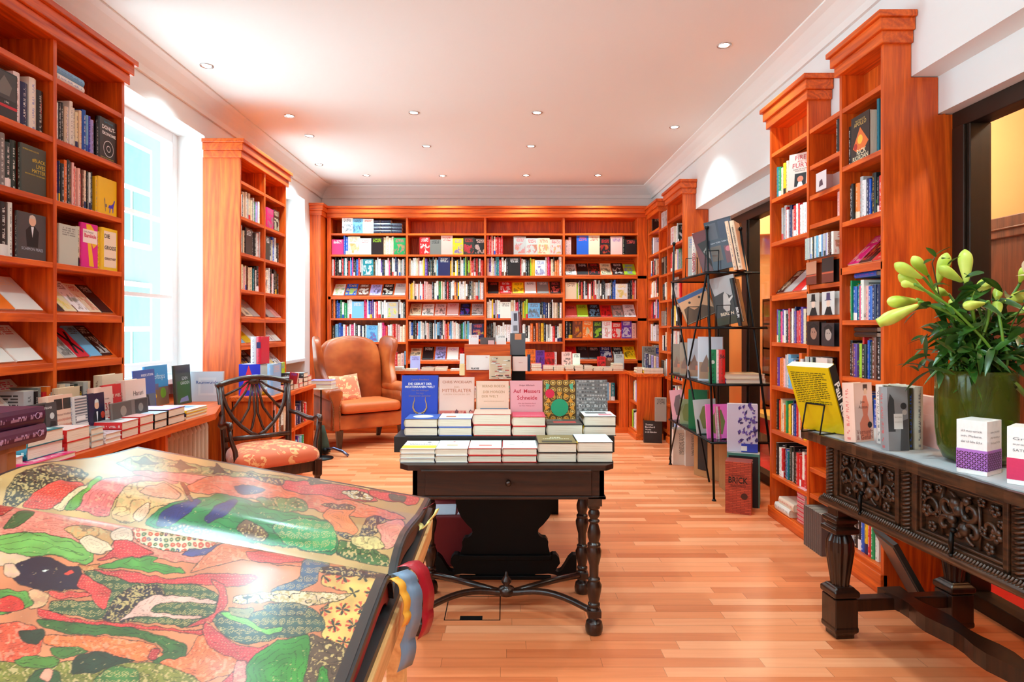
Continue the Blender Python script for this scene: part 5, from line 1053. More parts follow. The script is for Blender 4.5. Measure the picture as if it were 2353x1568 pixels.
RL(1.605, 'k*h/g c *m/y y*y', 'fourth shelf', fw=0.132, gap=0.006, hb=0.215, tmin=0.025, tmax=0.03, fill=False, heroes={3: h((232, 20, 140), 'magenta and yellow cover with white title band, fourth shelf, near left', both(D_(('poly', 'front', [(.25, .98), (.55, .98), (.9, .8), (.95, .55), (.7, .45), (.55, .62), (.75, 0.04), (.45, .04)], (250, 190, 30)), ('rect', 'front', (.04, .97, .56, .86), (250, 228, 218))), T_(('Ulrike Meinhof', 'front', .1, .7, .78, .83, K), ('Bambule', 'front', .1, .92, .68, .77, (220, 40, 80), .03))), ink2=(250, 190, 30)),
    5: h((250, 204, 30), 'yellow-edged cover with tall black letters, right end of the fourth shelf, near left', both(D_(('rect', 'front', (.10, .92, .08, .93), (250, 224, 196))), T_(('DIE', 'front', .14, .48, .70, .92, K, .02), ('GROSSE', 'front', .14, .90, .42, .66, K, .02), ('GEREIZTHEIT', 'front', .14, .90, .18, .38, K, .02))))})
RL(1.362, '*k/w*c/y*w/u*c/r*k/w', 'sloping shelf', tilt=A45, hb=0.23, fw=0.13, fill=True)
RL(1.130, '*c*h/k*r/k*s/k*k/w', 'middle sloping shelf', tilt=A45, hb=0.23, fw=0.13, heroes={2: h((224, 28, 50), 'red cover with large black X, middle sloping shelf, near left', D_(('poly', 'front', [(.1, .85), (.3, .85), (.5, .6), (.75, .9), (.9, .85), (.62, .5), (.9, .2), (.75, .12), (.5, .4), (.3, .1), (.12, .15), (.4, .5)], K)))})
for i, (c, lb) in enumerate((('w', 'white book lying on the top shelf, near left, under the grey blue one'), ('s', 'grey blue book lying on top of the white one, top shelf, near left'))):
    M0 = frame(-2.14, 3.08, 90) @ TR(0.0, 0.02, 2.491+0.036*i+0.035) @ Matrix(((0, 0, 1, 0), (0, 1, 0, 0), (-1, 0, 0, 0), (0, 0, 0, 1)))
    book(M0, 0.034, 0.20, 0.15, c, 'b', 0.7, False, label=lb, hero=True)
FCN = frame(-2.0, 2.40, 90)
def fc(Ya, Yb, X, z0, h_, t, c, label, deco=None, lean=0.06, **k): hero(frame(X, Ya, 90) @ TR(0, 0, z0) @ RX(-lean), t, h_, Yb-Ya, c, label, deco, **k)
ZC = 0.7605
fc(2.68, 2.82, -1.965, ZC, .21, .03, (70, 70, 72), 'black and white photo cover with yellow numerals on the window counter', both(D_(('rect', 'front', (0, .5, .1, .98), (20, 20, 22)), ('disc', 'front', (.78, .72, .10), (205, 200, 196)), ('poly', 'front', [(.6, .3), (.95, .3), (.92, .6), (.7, .62)], (36, 34, 36)), ('disc', 'front', (.4, .45, .14), (160, 156, 152))), T_(('ROBERT FRANK', 'front', .05, .8, .86, .93, Wt), ('1968', 'front', .2, .9, .06, .30, (236, 214, 40), .02))))
fc(2.80, 2.955, -1.985, ZC, .232, .045, (240, 196, 172), 'thick pale pink book with two small photos on the window counter', both(D_(('rect', 'front', (.22, .55, .72, .93), (40, 36, 36)), ('rect', 'front', (.58, .95, .72, .93), (60, 50, 46))), T_(('Michael Wolffsohn', 'front', .3, .95, .60, .65, (170, 120, 110)), ('Deutschjüdische', 'front', .2, .95, .48, .56, (214, 110, 90)), ('Glückskinder', 'front', .35, .95, .38, .46, (214, 110, 90)))))
def stripes(o, d):
    D_(*([('rect', 'front', (0, 1, i*.062, i*.062+.03), (110, 110, 116)) for i in range(16)]+[('rect', 'front', (0.05, .85, .22, .40), (240, 226, 220)), ('rect', 'front', (0.05, .6, .48, .58), (240, 226, 220))]))(o, d); T_(('IN ISRAEL', 'front', .08, .82, .26, .37, (80, 80, 84)))(o, d)
fc(2.945, 3.06, -1.97, ZC, .215, .025, (226, 216, 214), 'grey and white striped cover on the window counter', stripes)
fc(3.035, 3.155, -1.965, ZC, .218, .03, (26, 28, 62), 'dark blue cover with white-haired man in suit on the window counter', both(figure(suit=(16, 16, 30), base=.12, sc=1.1), D_(('disc', 'front', (.85, .5, .14), (226, 70, 50))), T_(('Geboren', 'front', .2, .8, .05, .12, Wt))))
fc(3.12, 3.265, -1.99, ZC, .238, .035, (242, 200, 184), 'pale pink cover with red numerals on the window counter', T_(('DIE WELT IM JAHR', 'front', .2, .8, .72, .76, (110, 90, 90)), ('2035', 'front', .10, .9, .50, .66, (206, 50, 60)), ('Gesehen von der CIA', 'front', .2, .8, .40, .43, (180, 110, 110))))
fc(3.235, 3.385, -2.0, ZC, .243, .035, (218, 44, 50), 'red cover with white capitals on the window counter', T_(('DIE WELT', 'front', .14, .86, .70, .82, (250, 224, 200), .01), ('BERUFE', 'front', .10, .9, .34, .48, (250, 224, 200), .02)))
fc(3.36, 3.55, -1.98, ZC, .255, .05, (244, 214, 200), 'thick cream book with brown capitals by the window end of the bookcase', T_(('Harari', 'front', .3, .9, .66, .76, (110, 90, 84)), ('HOMO', 'front', .15, .9, .36, .50, (170, 120, 90)), ('DEUS', 'front', .25, .9, .20, .32, (170, 120, 90)), ('HOMO DEUS', 'spine_up', .1, .8, .3, .7, (150, 120, 100))))
fc(3.14, 3.46, -1.925, ZC+0.045, .115, .012, (120, 110, 104), 'wide sepia photo card leaning before the pale books on the window counter', D_(('rect', 'front', (.02, .52, .03, .97), (96, 86, 80)), ('rect', 'front', (.62, .98, .03, .97), (70, 60, 56)), ('rect', 'front', (.18, .52, .0, .3), (240, 216, 196)), ('disc', 'front', (.3, .6, .08), (150, 136, 124)), ('disc', 'front', (.78, .6, .07), (140, 126, 116))))
fc(3.32, 3.50, -2.09, ZC, .285, .045, (240, 220, 190), 'cream book with black author name standing behind the counter row', T_(('HARARI', 'front', .3, .95, .70, .80, (60, 56, 54), .01)), lean=0)
fc(2.98, 3.13, -2.08, ZC, .25, .03, (240, 206, 166), 'cream book with orange label standing behind the counter row', D_(('rect', 'front', (.3, .95, .45, .75), (236, 100, 50))), lean=0)
row(frame(-2.11, 2.86, 90), 0.0, 0.46, ZC, 'hkgr o h c h k d k h c', 'back row of the window counter', hb=0.26, vis=0.6)
# window-niche picture books
fc(4.00, 4.225, -2.30, ZC, .262, .018, (66, 96, 170), 'blue photo cover, leftmost of the picture books before the window', both(D_(('rect', 'front', (.05, .95, .03, .40), (90, 110, 130)), ('poly', 'front', [(.4, .05), (.7, .05), (.62, .38), (.48, .4)], (50, 60, 70))), T_(('INSIDE UTOPIA', 'front', .3, .93, .84, .90, (230, 236, 250), .02))))
fc(4.22, 4.50, -2.36, ZC, .275, .016, (70, 160, 216), 'sky blue picture book of city roofs before the window', both(D_(('rect', 'front', (0, 1, 0, .45), (150, 120, 90)), ('rect', 'front', (.1, .25, .4, .6), (110, 110, 150)), ('rect', 'front', (.35, .55, .4, .55), (120, 116, 150)), ('disc', 'front', (.3, .45, .10), (40, 150, 70)), ('disc', 'front', (.75, .3, .13), (140, 200, 40)), ('disc', 'front', (.4, .25, .05), (236, 200, 60))), T_(('Rooftops', 'front', .08, .95, .62, .80, (230, 244, 252)))))
fc(4.36, 4.57, -2.235, ZC, .272, .02, (50, 60, 50), 'dark garden picture book before the window', both(D_(('rect', 'front', (.08, .92, .04, .60), (40, 90, 40)), ('poly', 'front', [(.2, .06), (.8, .06), (.75, .2), (.3, .16)], (120, 130, 180))), T_(('EDEN', 'front', .35, .85, .62, .70, (200, 210, 210)), ('GARDEN', 'front', .3, .9, .50, .58, (200, 210, 210)))))
hero(TR(-2.265, 4.60, ZC) @ RZ(0.1) @ RX(-.06), .03, .215, .225, (200, 222, 240), 'pale blue picture book with blue title by the chair back', both(D_(('rect', 'front', (.25, .8, .2, .8), (214, 232, 246)), ('rect', 'front', (.32, .72, .28, .72), (196, 218, 238))), T_(('Raumwunder', 'front', .18, .92, .58, .70, (30, 90, 170), .01))))
# stacks lying along the counter's edge; spines towards the camera, tails towards the room
def cpile(Ya, Yb, H, cols, lb, X=-1.835, dep=0.20, deco=None, deg=90, z=ZC):
    n = len(cols); pile(X-dep, Ya, z, cols, deg, dep, Yb-Ya, H/n-0.0006, label=[f'{lb}, {"topmost" if i == n-1 else ("bottom" if i == 0 else "middle")} of its pile' if n > 1 else lb for i in range(n)], hero=True, hard=True, deco=deco, jitter=0.002)
_p = pile
def pile(x, y, z, cols, deg=0.0, hb=0.21, wb=0.14, tt=None, **k):       # place so that the footprint starts at the given corner for 0 and 90 degrees
    return _p(x+(hb if deg == 90 else 0), y, z, cols, deg, hb, wb, tt, **k)
cpile(2.22, 2.44, .05, 'w', 'white and pale blue book lying at the near end of the window counter', dep=.26, deco=D_(('rect', 'front', (.2, .9, .5, .7), (190, 200, 216))))
cpile(2.40, 2.66, .022, 'm', 'magenta edged magazine jutting from under the teal pile', X=-1.785, dep=.30)
cpile(2.46, 2.66, .10, 'tt', 'teal thick book near the camera end of the window counter', dep=.26, z=ZC+.0225, deco=D_(('rect', 'front', (.1, .9, .1, .9), (200, 214, 206)), ('poly', 'front', [(.1, .2), (.9, .3), (.8, .5), (.1, .4)], (30, 150, 150))))
cpile(2.68, 2.83, .105, 'rr', 'thick red-spined book on the window counter', dep=.24, deco=D_(('rect', 'front', (0, 1, 0, 1), (240, 206, 198)), ('rect', 'front', (.1, .9, .5, .6), (120, 110, 110))))
cpile(2.84, 2.93, .085, 'hhh', 'slim grey-edged book on the window counter', dep=.2)
cpile(2.94, 3.06, .045, 'ww', 'slim white book with red-lined edge on the window counter', dep=.2)
cpile(3.07, 3.21, .08, 'rr', 'red-spined book with printed white cover on the window counter', dep=.2, deco=D_(('rect', 'front', (0, 1, 0, 1), (240, 232, 230)), ('rect', 'front', (.1, .9, .3, .7), (150, 146, 146))))
cpile(3.22, 3.345, .085, 'rr', 'red-bound book with pale pink cover past the cream thick one', dep=.18, deco=D_(('rect', 'front', (0, 1, 0, 1), (240, 180, 176))))
cpile(3.355, 3.48, .08, 'kk', 'dark-spined book with blue and white cover on the window counter', dep=.2, deco=D_(('rect', 'front', (0, 1, 0, 1), (200, 224, 244))))
cpile(3.49, 3.67, .085, 'kk', 'black-spined book with violet cover on the window counter', dep=.22, deco=D_(('rect', 'front', (0, 1, 0, 1), (190, 130, 200)), ('rect', 'front', (.1, .9, .1, .9), (226, 226, 244))))
cpile(3.69, 3.95, .055, 'cyy', 'yellow-edged picture book at the window end of the counter', dep=.26, deco=D_(('rect', 'front', (0, 1, 0, 1), (214, 226, 240)), ('rect', 'front', (.1, .4, .5, .9), (90, 120, 180)), ('rect', 'front', (.5, .9, .2, .5), (120, 150, 200))))
# --- on and in front of the low bookcase
YQ = 4.99
def big_a(o, d): D_(('poly', 'front', [(.03, .0), (.46, .97), (.94, .0), (.74, .0), (.66, .17), (.30, .17), (.22, .0)], (226, 36, 60)))(o, d)
hero(TR(-2.075, YQ, ZC) @ RZ(0.03), .20, .245, .165, (24, 44, 200), 'big blue book with red letter shape on the low bookcase', big_a)
hero(TR(-1.86, YQ+0.02, ZC), .045, .245, .17, (150, 196, 240), 'light blue and cream thick book right of the big blue one', face=False, ink2=(236, 190, 180))
hero(TR(-1.945, YQ+0.02, ZC+.246) @ RZ(0.0), .038, .215, .17, (222, 22, 60), 'red spined book standing upright on the big blue one', both(D_(('rect', 'spine', (0.1, .9, .58, .80), (30, 30, 90)),)), face=False)
hero(TR(-1.99, YQ+0.02, ZC+.246) @ RZ(0.0), .043, .215, .17, (226, 232, 244), 'white spined book standing upright on the big blue one', face=False)
hero(TR(-1.86, 5.50, ZC+.055) @ RY(0.16), .035, .095, .07, (176, 16, 20), 'tiny red book standing on the black pile of the low bookcase')
cp5 = [(5.05, 5.24, .055, 'yw', 'white book with yellow and black cover on the low bookcase', .2), (5.26, 5.36, .05, 'or', 'orange-edged pocket book on the low bookcase', .18), (5.37, 5.50, .085, 'kk', 'black-spined thick book on the low bookcase', .2), (5.51, 5.64, .10, 'ck', 'black-covered pocket book on the low bookcase', .2),
       (5.65, 5.76, .075, 'rp', 'red-lettered pocket book on the low bookcase', .2), (5.77, 5.90, .12, 'kuk', 'dark pocket book at the far end of the low bookcase', .2), (5.91, 6.02, .085, 'rr', 'red and white book at the armchair end of the low bookcase', .2)]
for a, b_, H, c, lb, dp_ in cp5: cpile(a, b_, H, c, lb, X=-1.815, dep=dp_)
row(frame(-2.06, 5.45, 90), 0, 0.56, ZC, '*d/k*p/w*k*h/s*h/p*b/s*l', 'standing row at the back of the low bookcase', fw=0.085, hb=0.2, vis=0.6)
t = thing('side_table', 'small round glass side table between low bookcase and wing chair', 'table', (-1.81, 6.30, 0))
m = MB(); m.lathe([(0.001, 0.690), (0.165, 0.690), (0.17, 0.696), (0.165, 0.702), (0.001, 0.702)], seg=28); m.build('table_top', plain((210, 190, 170), 0.1, 0.4), t)
m = MB(); m.tube([(0, 0, 0.69), (0, 0, 0.02)], 0.007, 8); m.lathe([(0.12, 0), (0.12, 0.01), (0.01, 0.02)], seg=20); m.build('pedestal', M_METAL, t)
pile(-1.90, 6.21, 0.7025, 'pa', 0, .18, .22, .036, label=['shrink-wrapped book under another on the round side table', 'shrink-wrapped pink and white book on top, round side table'], hero=True, hard=True)
# --- books on the far counters, low piles and display covers
xs = -0.98; k_ = 0
for (x, n, c, w_) in [(-1.62, 2, 'wh', .16), (-1.42, 2, 'sw', .17), (-1.22, 1, 'c', .14), (-1.02, 2, 'ck', .15), (-0.85, 2, 'cp', .14), (-0.66, 1, 'w', .17), (-0.46, 2, 'hw', .17), (0.20, 3, 'ccr', .11), (0.33, 4, 'ccrr', .12), (0.47, 3, 'crr', .12), (0.60, 3, 'ccr', .12), (0.745, 3, 'ccc', .10), (0.86, 3, 'kcc', .10), (0.975, 3, 'cck', .10), (1.085, 2, 'cc', .11), (1.205, 2, 'cc', .11), (1.325, 4, 'cccc', .12)]:
    _p(x, 7.815, ZC, c, 0, .17, w_, .022, name='front row along the far counter', hard=False, jitter=0.006)
for (x, c, i2, w_, h_, z_) in [(-1.59, 't', 's', .14, .16, .045), (-1.18, 'a', 'v', .12, .17, .02), (0.715, 'p', 'k', .12, .17, .07), (0.85, 'w', 'k', .09, .15, .07), (1.16, 'r', 'k', .10, .13, .05), (1.265, 'u', 'p', .10, .12, .05), (1.37, 'h', 'd', .12, .16, .05)]:
    book(FO(TR(x, 7.99, ZC+z_-.0445) @ RX(-0.1), .02), .02, h_+.03, w_, c, i2, row=('cover display on the far counter', 0, 1), face=True)
_p(1.60, 7.36, ZC, 'yc', 0, .22, .22, .03, name='short side counter', hard=False); _p(1.53, 7.40, ZC, 'cc', 0, .15, .06, .03, name='short side counter', hard=False); _p(1.59, 7.62, ZC, 'pc', 0, .15, .2, .025, name='short side counter', hard=False)
for i, (x, c) in enumerate(((1.66, 'n'), (1.69, 'h'), (1.72, 'a'), (1.75, 'c'), (1.78, 'a'))): book(TR(x-0.02, 7.42, ZC+.0625), .026, .165-.01*i, .13, c, row=('upright row on the short side counter', i, 5))
book(FO(TR(1.66, 7.70, ZC+.052), .03), .03, .25, .16, 'g', 'k', row=('upright row on the short side counter', 0, 1), face=True)
# --- floor by the far right: boxed sets
def slip(x, y, z, deg, w, d, h_, c, label, deco=None, side=None, name='boxed_set', cat='boxed set', tiltx=0):
    """a boxed set or big upright book; front faces -y before turning; pages/side panel colour on the right"""
    hero(TR(x, y, z) @ RZ(math.radians(deg)) @ RX(-tiltx), d, h_, w, c, label, deco, name=name, cat=cat)
slip(1.555, 7.16, 0, -12, .20, .22, .25, (24, 22, 26), 'black boxed set with white lettering on the floor by the short side counter', T_(('Thomas', 'front', .08, .5, .78, .86, Wt), ('Bernhard', 'front', .08, .6, .67, .75, Wt), ('Werke', 'front', .08, .4, .56, .64, Wt), ('in 22 Bänden', 'front', .08, .7, .45, .53, Wt)))
slip(1.58, 7.40, 0, 0, .24, .03, .36, (46, 36, 34), 'dark brown picture book behind the black boxed set', None)
slip(1.66, 7.06, 0.255, -12, .12, .05, .26, (150, 140, 130), 'grey tall book standing on the black boxed set', None, name='book', cat='book')
# --- display rack books: frame turned between the far wall and the right-hand wall
def RKF(px, Y, z, deg=-32): return TR((px-CX)*Y/FPX, Y, z) @ RZ(math.radians(deg))
def rackbook(px, Y, z, h_, w, t, c, label, deco=None, lean=0.0, deg=-32, face=True, back=0.0, **k): hero(RKF(px, Y, z, deg) @ RY(lean) @ RX(-back), t, h_, w, c, label, deco, face=face, **k)
z1, z2, z3, z4 = 1.7245, 1.3005, 0.8695, 0.4385
rackbook(1581, 5.66, z1, .37, .10, .05, (176, 170, 160), 'tall grey art book at the far end of the rack top shelf', deg=-60)
rackbook(1590, 5.45, z1, .37, .10, .035, (242, 226, 214), 'white art book with red vertical title on the rack top shelf', lambda o, d: title(o, 'OZEANIEN', 'spine_down', .14, .36, .005, .030, (206, 40, 50), d, .02), deg=-32, face=False)
rackbook(1616, 5.20, z1+.004, .345, .19, .045, (104, 22, 20), 'dark red photo book leaning left on the rack top shelf', both(D_(('poly', 'front', [(.1, .72), (.55, .76), (.92, .1), (.45, .06)], (52, 48, 46)), ('poly', 'front', [(.25, .5), (.45, .6), (.7, .3), (.5, .25)], (150, 144, 136))), T_(('GENESIS', 'front', .52, .98, .30, .40, (226, 150, 130)))), lean=-0.27)
rackbook(1640, 4.93, z1+.002, .385, .20, .035, (50, 54, 66), 'large dark photo book with street pictures on the rack top shelf', both(D_(('rect', 'front', (.05, .42, .62, .95), (90, 92, 100)), ('rect', 'front', (.50, .95, .60, .97), (70, 76, 92)), ('rect', 'front', (.05, .45, .18, .48), (110, 100, 92)), ('rect', 'front', (.55, .95, .1, .45), (120, 80, 86)), ('disc', 'front', (.7, .38, .1), (206, 120, 130))), T_(('NEW YORK THEN NOW', 'front', .1, .9, .52, .57, (220, 220, 226)))), lean=-0.20)
rackbook(1686, 4.84, z1+.002, .38, .20, .026, (236, 200, 168), 'cream spined art book beside the large dark photo book on the rack', lean=-0.18, face=False)
rackbook(1697, 4.82, z1+.002, .38, .20, .032, (240, 208, 176), 'cream spine with tall black lettering, right end of the rack top shelf', lambda o, d: title(o, 'AFGHANISTAN  STEVE McCURRY', 'spine_down', .05, .33, .008, .026, K, d, .01), lean=-0.18, face=False)
rackbook(1580, 5.35, z2+.012, .235, .26, .045, (150, 120, 84), 'landscape cover of riders with pale blue spine on the second rack shelf', D_(('rect', 'front', (.02, .98, .02, .98), (216, 160, 116)), ('rect', 'front', (.02, .98, .84, .98), (60, 90, 140)), ('poly', 'front', [(.02, .02), (.98, .02), (.98, .22), (.7, .45), (.4, .40), (.25, .6), (.1, .55)], (96, 66, 40)), ('disc', 'front', (.35, .70, .04), (60, 40, 30)), ('disc', 'front', (.7, .74, .04), (60, 40, 30))), lean=-0.42, ink2=(120, 190, 200))
def berlin(o, d):
    D_(('rect', 'front', (0, 1, 0, 1), (64, 60, 58)), ('poly', 'front', [(0, 1), (1, 1), (.95, .6), (.7, .58), (.5, .68), (.1, .62)], (176, 172, 172)), ('poly', 'front', [(.35, .35), (.45, .62), (.52, .68), (.62, .6), (.66, .42), (.62, .28), (.45, .26)], (196, 190, 184)), ('poly', 'front', [(.6, .5), (.98, .66), (.95, .62), (.62, .44)], (210, 206, 200)), ('rect', 'front', (0, 1, 0, .16), (60, 56, 30)))(o, d)
    T_(('BERLIN', 'front', .20, .72, .18, .26, (226, 206, 180), .03))(o, d)
rackbook(1650, 4.93, z2+.002, .37, .19, .045, (40, 38, 36), 'dark photo cover of an angel statue on the second rack shelf', berlin, lean=-0.20)
rackbook(1697, 4.84, z2+.002, .37, .19, .030, (30, 28, 28), 'black spine with white lettering beside the angel statue cover', lambda o, d: title(o, 'BERLIN', 'spine_down', .2, .33, .008, .026, Wt, d, .02), lean=-0.18, face=False)
for i, (px, Y, w, h_, t, c, lb, dg) in enumerate(((1546, 5.95, .12, .27, .03, (146, 130, 112), 'brown toned picture book at the far end of the third rack shelf', -45), (1562, 5.70, .15, .29, .03, (164, 146, 124), 'sepia street picture book on the third rack shelf', -40), (1580, 5.40, .17, .33, .03, (190, 196, 206), 'pale grey picture book behind the crossing braces on the rack', -35),
      (1604, 5.12, .19, .35, .03, (206, 210, 222), 'picture book with town square photo on the third rack shelf', -30), (1560, 5.80, .01, .01, .01, (200, 200, 200), None, 0))):
    if lb: rackbook(px, Y, z3, h_, w, t, c, lb, D_(('rect', 'front', (.05, .95, .04, .42), (170, 132, 104)), ('poly', 'front', [(.1, .3), (.35, .6), (.5, .35), (.9, .5), (.9, .2), (.1, .2)], (140, 110, 96)), ('rect', 'front', (.4, .75, .2, .32), (206, 120, 90))), deg=dg)
rackbook(1630, 4.92, z3, .255, .12, .055, (24, 150, 96), 'green spine with white oval, third rack shelf', D_(('disc', 'spine', (.45, .62, .12), (220, 230, 220))), deg=-15, face=False)
rackbook(1646, 4.90, z3, .255, .12, .026, (244, 214, 206), 'white spine between the green and the red one on the rack', deg=-15, face=False)
rackbook(1652, 4.88, z3, .255, .14, .045, (214, 34, 30), 'red spine with black number 36 on the third rack shelf', lambda o, d: (title(o, '36', 'spine', .004, .042, .18, .225, K, d, .01), title(o, 'MOMO', 'spine', .014, .034, .02, .03, K, d, .02)), deg=-15, face=False)
pile((1668-CX)*4.86/FPX, 4.86, z3, 'cc', 0, .25, .30, .034, label=['cream art book with brown capitals, lower of two lying on the rack', 'cream art book with brown capitals, upper of two lying on the rack'], hero=True, hard=True)
for i, (px, Y, w, h_, t, c, lb, dg, ln) in enumerate(((1546, 5.92, .13, .27, .02, (240, 176, 190), 'pink album leaning at the far end of the lowest rack shelf', -30, -0.12), (1562, 5.68, .12, .22, .03, (140, 150, 110), 'green brown photo book on the lowest rack shelf', -40, 0), (1582, 5.42, .16, .33, .04, (20, 110, 66), 'green record-like book with red oval on the lowest rack shelf', -35, 0),
      (1602, 5.14, .17, .27, .03, (176, 184, 184), 'grey green album leaning on the lowest rack shelf', -25, -0.12), (1626, 4.93, .16, .26, .03, (236, 110, 200), 'pink magazine with green foliage on the lowest rack shelf', -20, -0.06))):
    dc = D_(('disc', 'front', (.55, .5, .25), (230, 226, 210)), ('disc', 'front', (.55, .5, .2), (200, 40, 46))) if i == 2 else D_(('poly', 'front', [(.3, .15), (.7, .12), (.85, .5), (.7, .85), (.4, .8), (.2, .5)], (110, 120, 60) if i != 0 else (120, 100, 104)))
    rackbook(px, Y, z4, h_, w, t, c, lb, dc, deg=dg, lean=ln)
for i, (px, c, lb) in enumerate(((1646, (240, 170, 200), 'pink spine'), (1650, (242, 232, 226), 'white spine'), (1655, (214, 40, 110), 'magenta spine'), (1659, (36, 60, 160), 'blue spine'))): rackbook(px, 4.90, z4, .25, .12, .013, c, f'{lb} beside the pink foliage magazine on the lowest rack shelf', deg=-15, face=False, lean=-0.06)
pile((1668-CX)*4.95/FPX, 4.95, z4, 'ck', 0, .25, .17, .05, label=['cream thick book lying lowest in the pile on the rack bottom shelf', 'black-bottomed photo book lying on the cream one, rack bottom shelf'], hero=True, hard=True)
pile((1668-CX)*4.95/FPX, 5.0, z4+.1015, 'g', 0, .22, .13, .05, label=['dark photo book with yellow title topping the pile, rack bottom shelf'], hero=True, hard=True)
for M_, lb in ((RKF(1577, 5.5, z1), 'wire stand behind the white art book, rack top shelf'), (RKF(1622, 4.95, z1, -32), 'wire stand before the large dark photo book, rack top shelf'), (RKF(1582, 5.2, z2), 'wire stand under the landscape cover, second rack shelf'), (RKF(1648, 4.82, z2), 'wire stand before the angel statue cover')): bookstand(M_ @ TR(0, -0.03, 0), 0.10, 0.16, 0.05, 'black '+lb)
# slipcases and cartons on the floor under the rack
def jul(o, d): 
    t, h, w = d
    for i, s in enumerate(('JULIUS SHULMAN', 'MODERNISM', 'REDISCOVERED')):
        v, f, tw, th = text_mesh(s); sc = 0.20/tw; m = MB(); m.add([(t+0.0008, 0.045+i*0.034+b_*sc*1.4, h-0.03-a*sc) for a, b_, _ in v], f); m.build('title', ink((70, 66, 64)), o)
for i, (px, Y, lb) in enumerate(((1545, 6.02, 'white slipcase with sideways title, left of two under the rack'), (1573, 5.96, 'white slipcase with sideways title, right of two under the rack'))): hero(TR((px-CX)*Y/FPX+0.01, Y, 0) @ RZ(-0.1), .16, .33, .135, (228, 214, 200), lb, jul, name='boxed_set', cat='boxed set')
for i, (x, y, w, d, h_, dg, lb) in enumerate(((1.66, 5.62, .20, .36, .40, -62, 'brown carton with black patch under the rack, farther one'), (1.74, 4.98, .19, .22, .40, 0, 'brown carton with dark strap under the rack, nearer one'))):
    t = thing('carton', lb, 'box', (x, y, 0), math.radians(dg)); cm = plain((176, 124, 76), 0.8)
    bx(0, d if i == 0 else w, 0, w if i == 0 else d, 0, h_).build('body', cm, t, bevel=0.003)
    if i == 0: bx(0.05, 0.16, -0.003, 0, 0.06, 0.34).build('printed_patch', plain((40, 28, 22), 0.7), t)
    else: bx(0.09, 0.12, -0.003, d+0.003, -0.0, h_+0.003).build('strap', plain((30, 24, 22), 0.5), t)
# brick book, green slipcase, violet picture book
YBk = 1911/(1178-751)
M_BRICK, nt, b = newmat('printed_brick'); tc = N(nt, 'ShaderNodeTexCoord'); mp = N(nt, 'ShaderNodeMapping'); mp.inputs['Rotation'].default_value = (math.pi/2, 0, 0); L(nt, tc, 'Object', mp, 0); br = N(nt, 'ShaderNodeTexBrick'); L(nt, mp, 0, br, 0)
br.inputs['Color1'].default_value = (*lin((206, 84, 56)), 1); br.inputs['Color2'].default_value = (*lin((176, 62, 42)), 1); br.inputs['Mortar'].default_value = (*lin((140, 52, 36)), 1); br.inputs['Scale'].default_value = 12; br.inputs['Mortar Size'].default_value = 0.025; br.inputs['Row Height'].default_value = 0.14; br.inputs['Brick Width'].default_value = 0.6
L(nt, br, 'Color', b, 'Base Color'); b.inputs['Roughness'].default_value = 0.5
t = thing('brick_book_box', 'box book printed like red brickwork standing on the floor by the rack', 'boxed set', M=TR(1.54, 4.47, 0) @ RZ(math.radians(-24)))
bx(0, 0.17, 0, 0.15, 0, 0.36).build('box', M_BRICK, t, bevel=0.001)
def flatlet(par, s, x0, x1, z0, z1, rgb, y=-0.001, T=None, bold=0.02, nm='title'):
    v, f, tw, th = text_mesh(s, bold); m = MB(); P = [Vector((x0+a/tw*(x1-x0), y, z0+b_/th*(z1-z0))) for a, b_, _ in v]
    m.add([T @ p if T is not None else p for p in P], f); return m.build(nm, ink(rgb), par)
flatlet(t, '100 CONTEMPORARY', 0.04, 0.125, 0.262, 0.268, (60, 24, 18)); flatlet(t, 'BRICK', 0.022, 0.148, 0.212, 0.255, (26, 16, 14)); flatlet(t, 'BUILDINGS', 0.035, 0.135, 0.186, 0.205, (110, 36, 24))
m = MB(); m.prism(disc(0.125, 0.125, 0.022), -0.0022, -0.0008, 'xz'); m.build('round_label', ink((70, 30, 22)), t)
flatlet(t, 'BRICK', 0.02, 0.12, 0.255, 0.278, (36, 18, 16), T=TR(0.1712, 0.02, 0) @ RZ(math.pi/2))
hero(TR(1.62, 4.66, 0) @ RZ(math.radians(-24)), .11, .385, .22, (70, 130, 116), 'green slipcase with black cover behind the brick printed book', both(D_(('rect', 'front', (.04, .96, .0, .95), (26, 22, 24)), ('disc', 'front', (.2, .86, .05), (90, 88, 90))), T_(('MOSS', 'front', .3, .8, .80, .92, (206, 150, 130), .04))), name='slipcase', cat='slipcase')
def vio(o, d):
    r = random.Random(4); it = [('rect', 'front', (0, 1, 0, 1), (206, 200, 220)), ('rect', 'front', (.45, 1, .0, .18), (40, 60, 170))]
    for i in range(60): a, b_ = .35+r.random()*.6, .15+r.random()*.8; it.append(('poly', 'front', [(a, b_), (a+.08*r.random()+.02, b_+.03), (a+.05, b_+.09*r.random()+.02), (a-.03, b_+.05)], r.choice([(70, 50, 130), (50, 36, 100), (120, 96, 180), (90, 70, 150)])))
    it.append(('rect', 'front', (.44, .64, .03, .13), (230, 226, 226))); D_(*it)(o, d)
hero(TR(1.635, 4.69, 0.386) @ RZ(math.radians(-18)), .05, .35, .205, (206, 200, 220), 'violet and white picture book standing on the green slipcase', vio, ink2=(20, 20, 24))
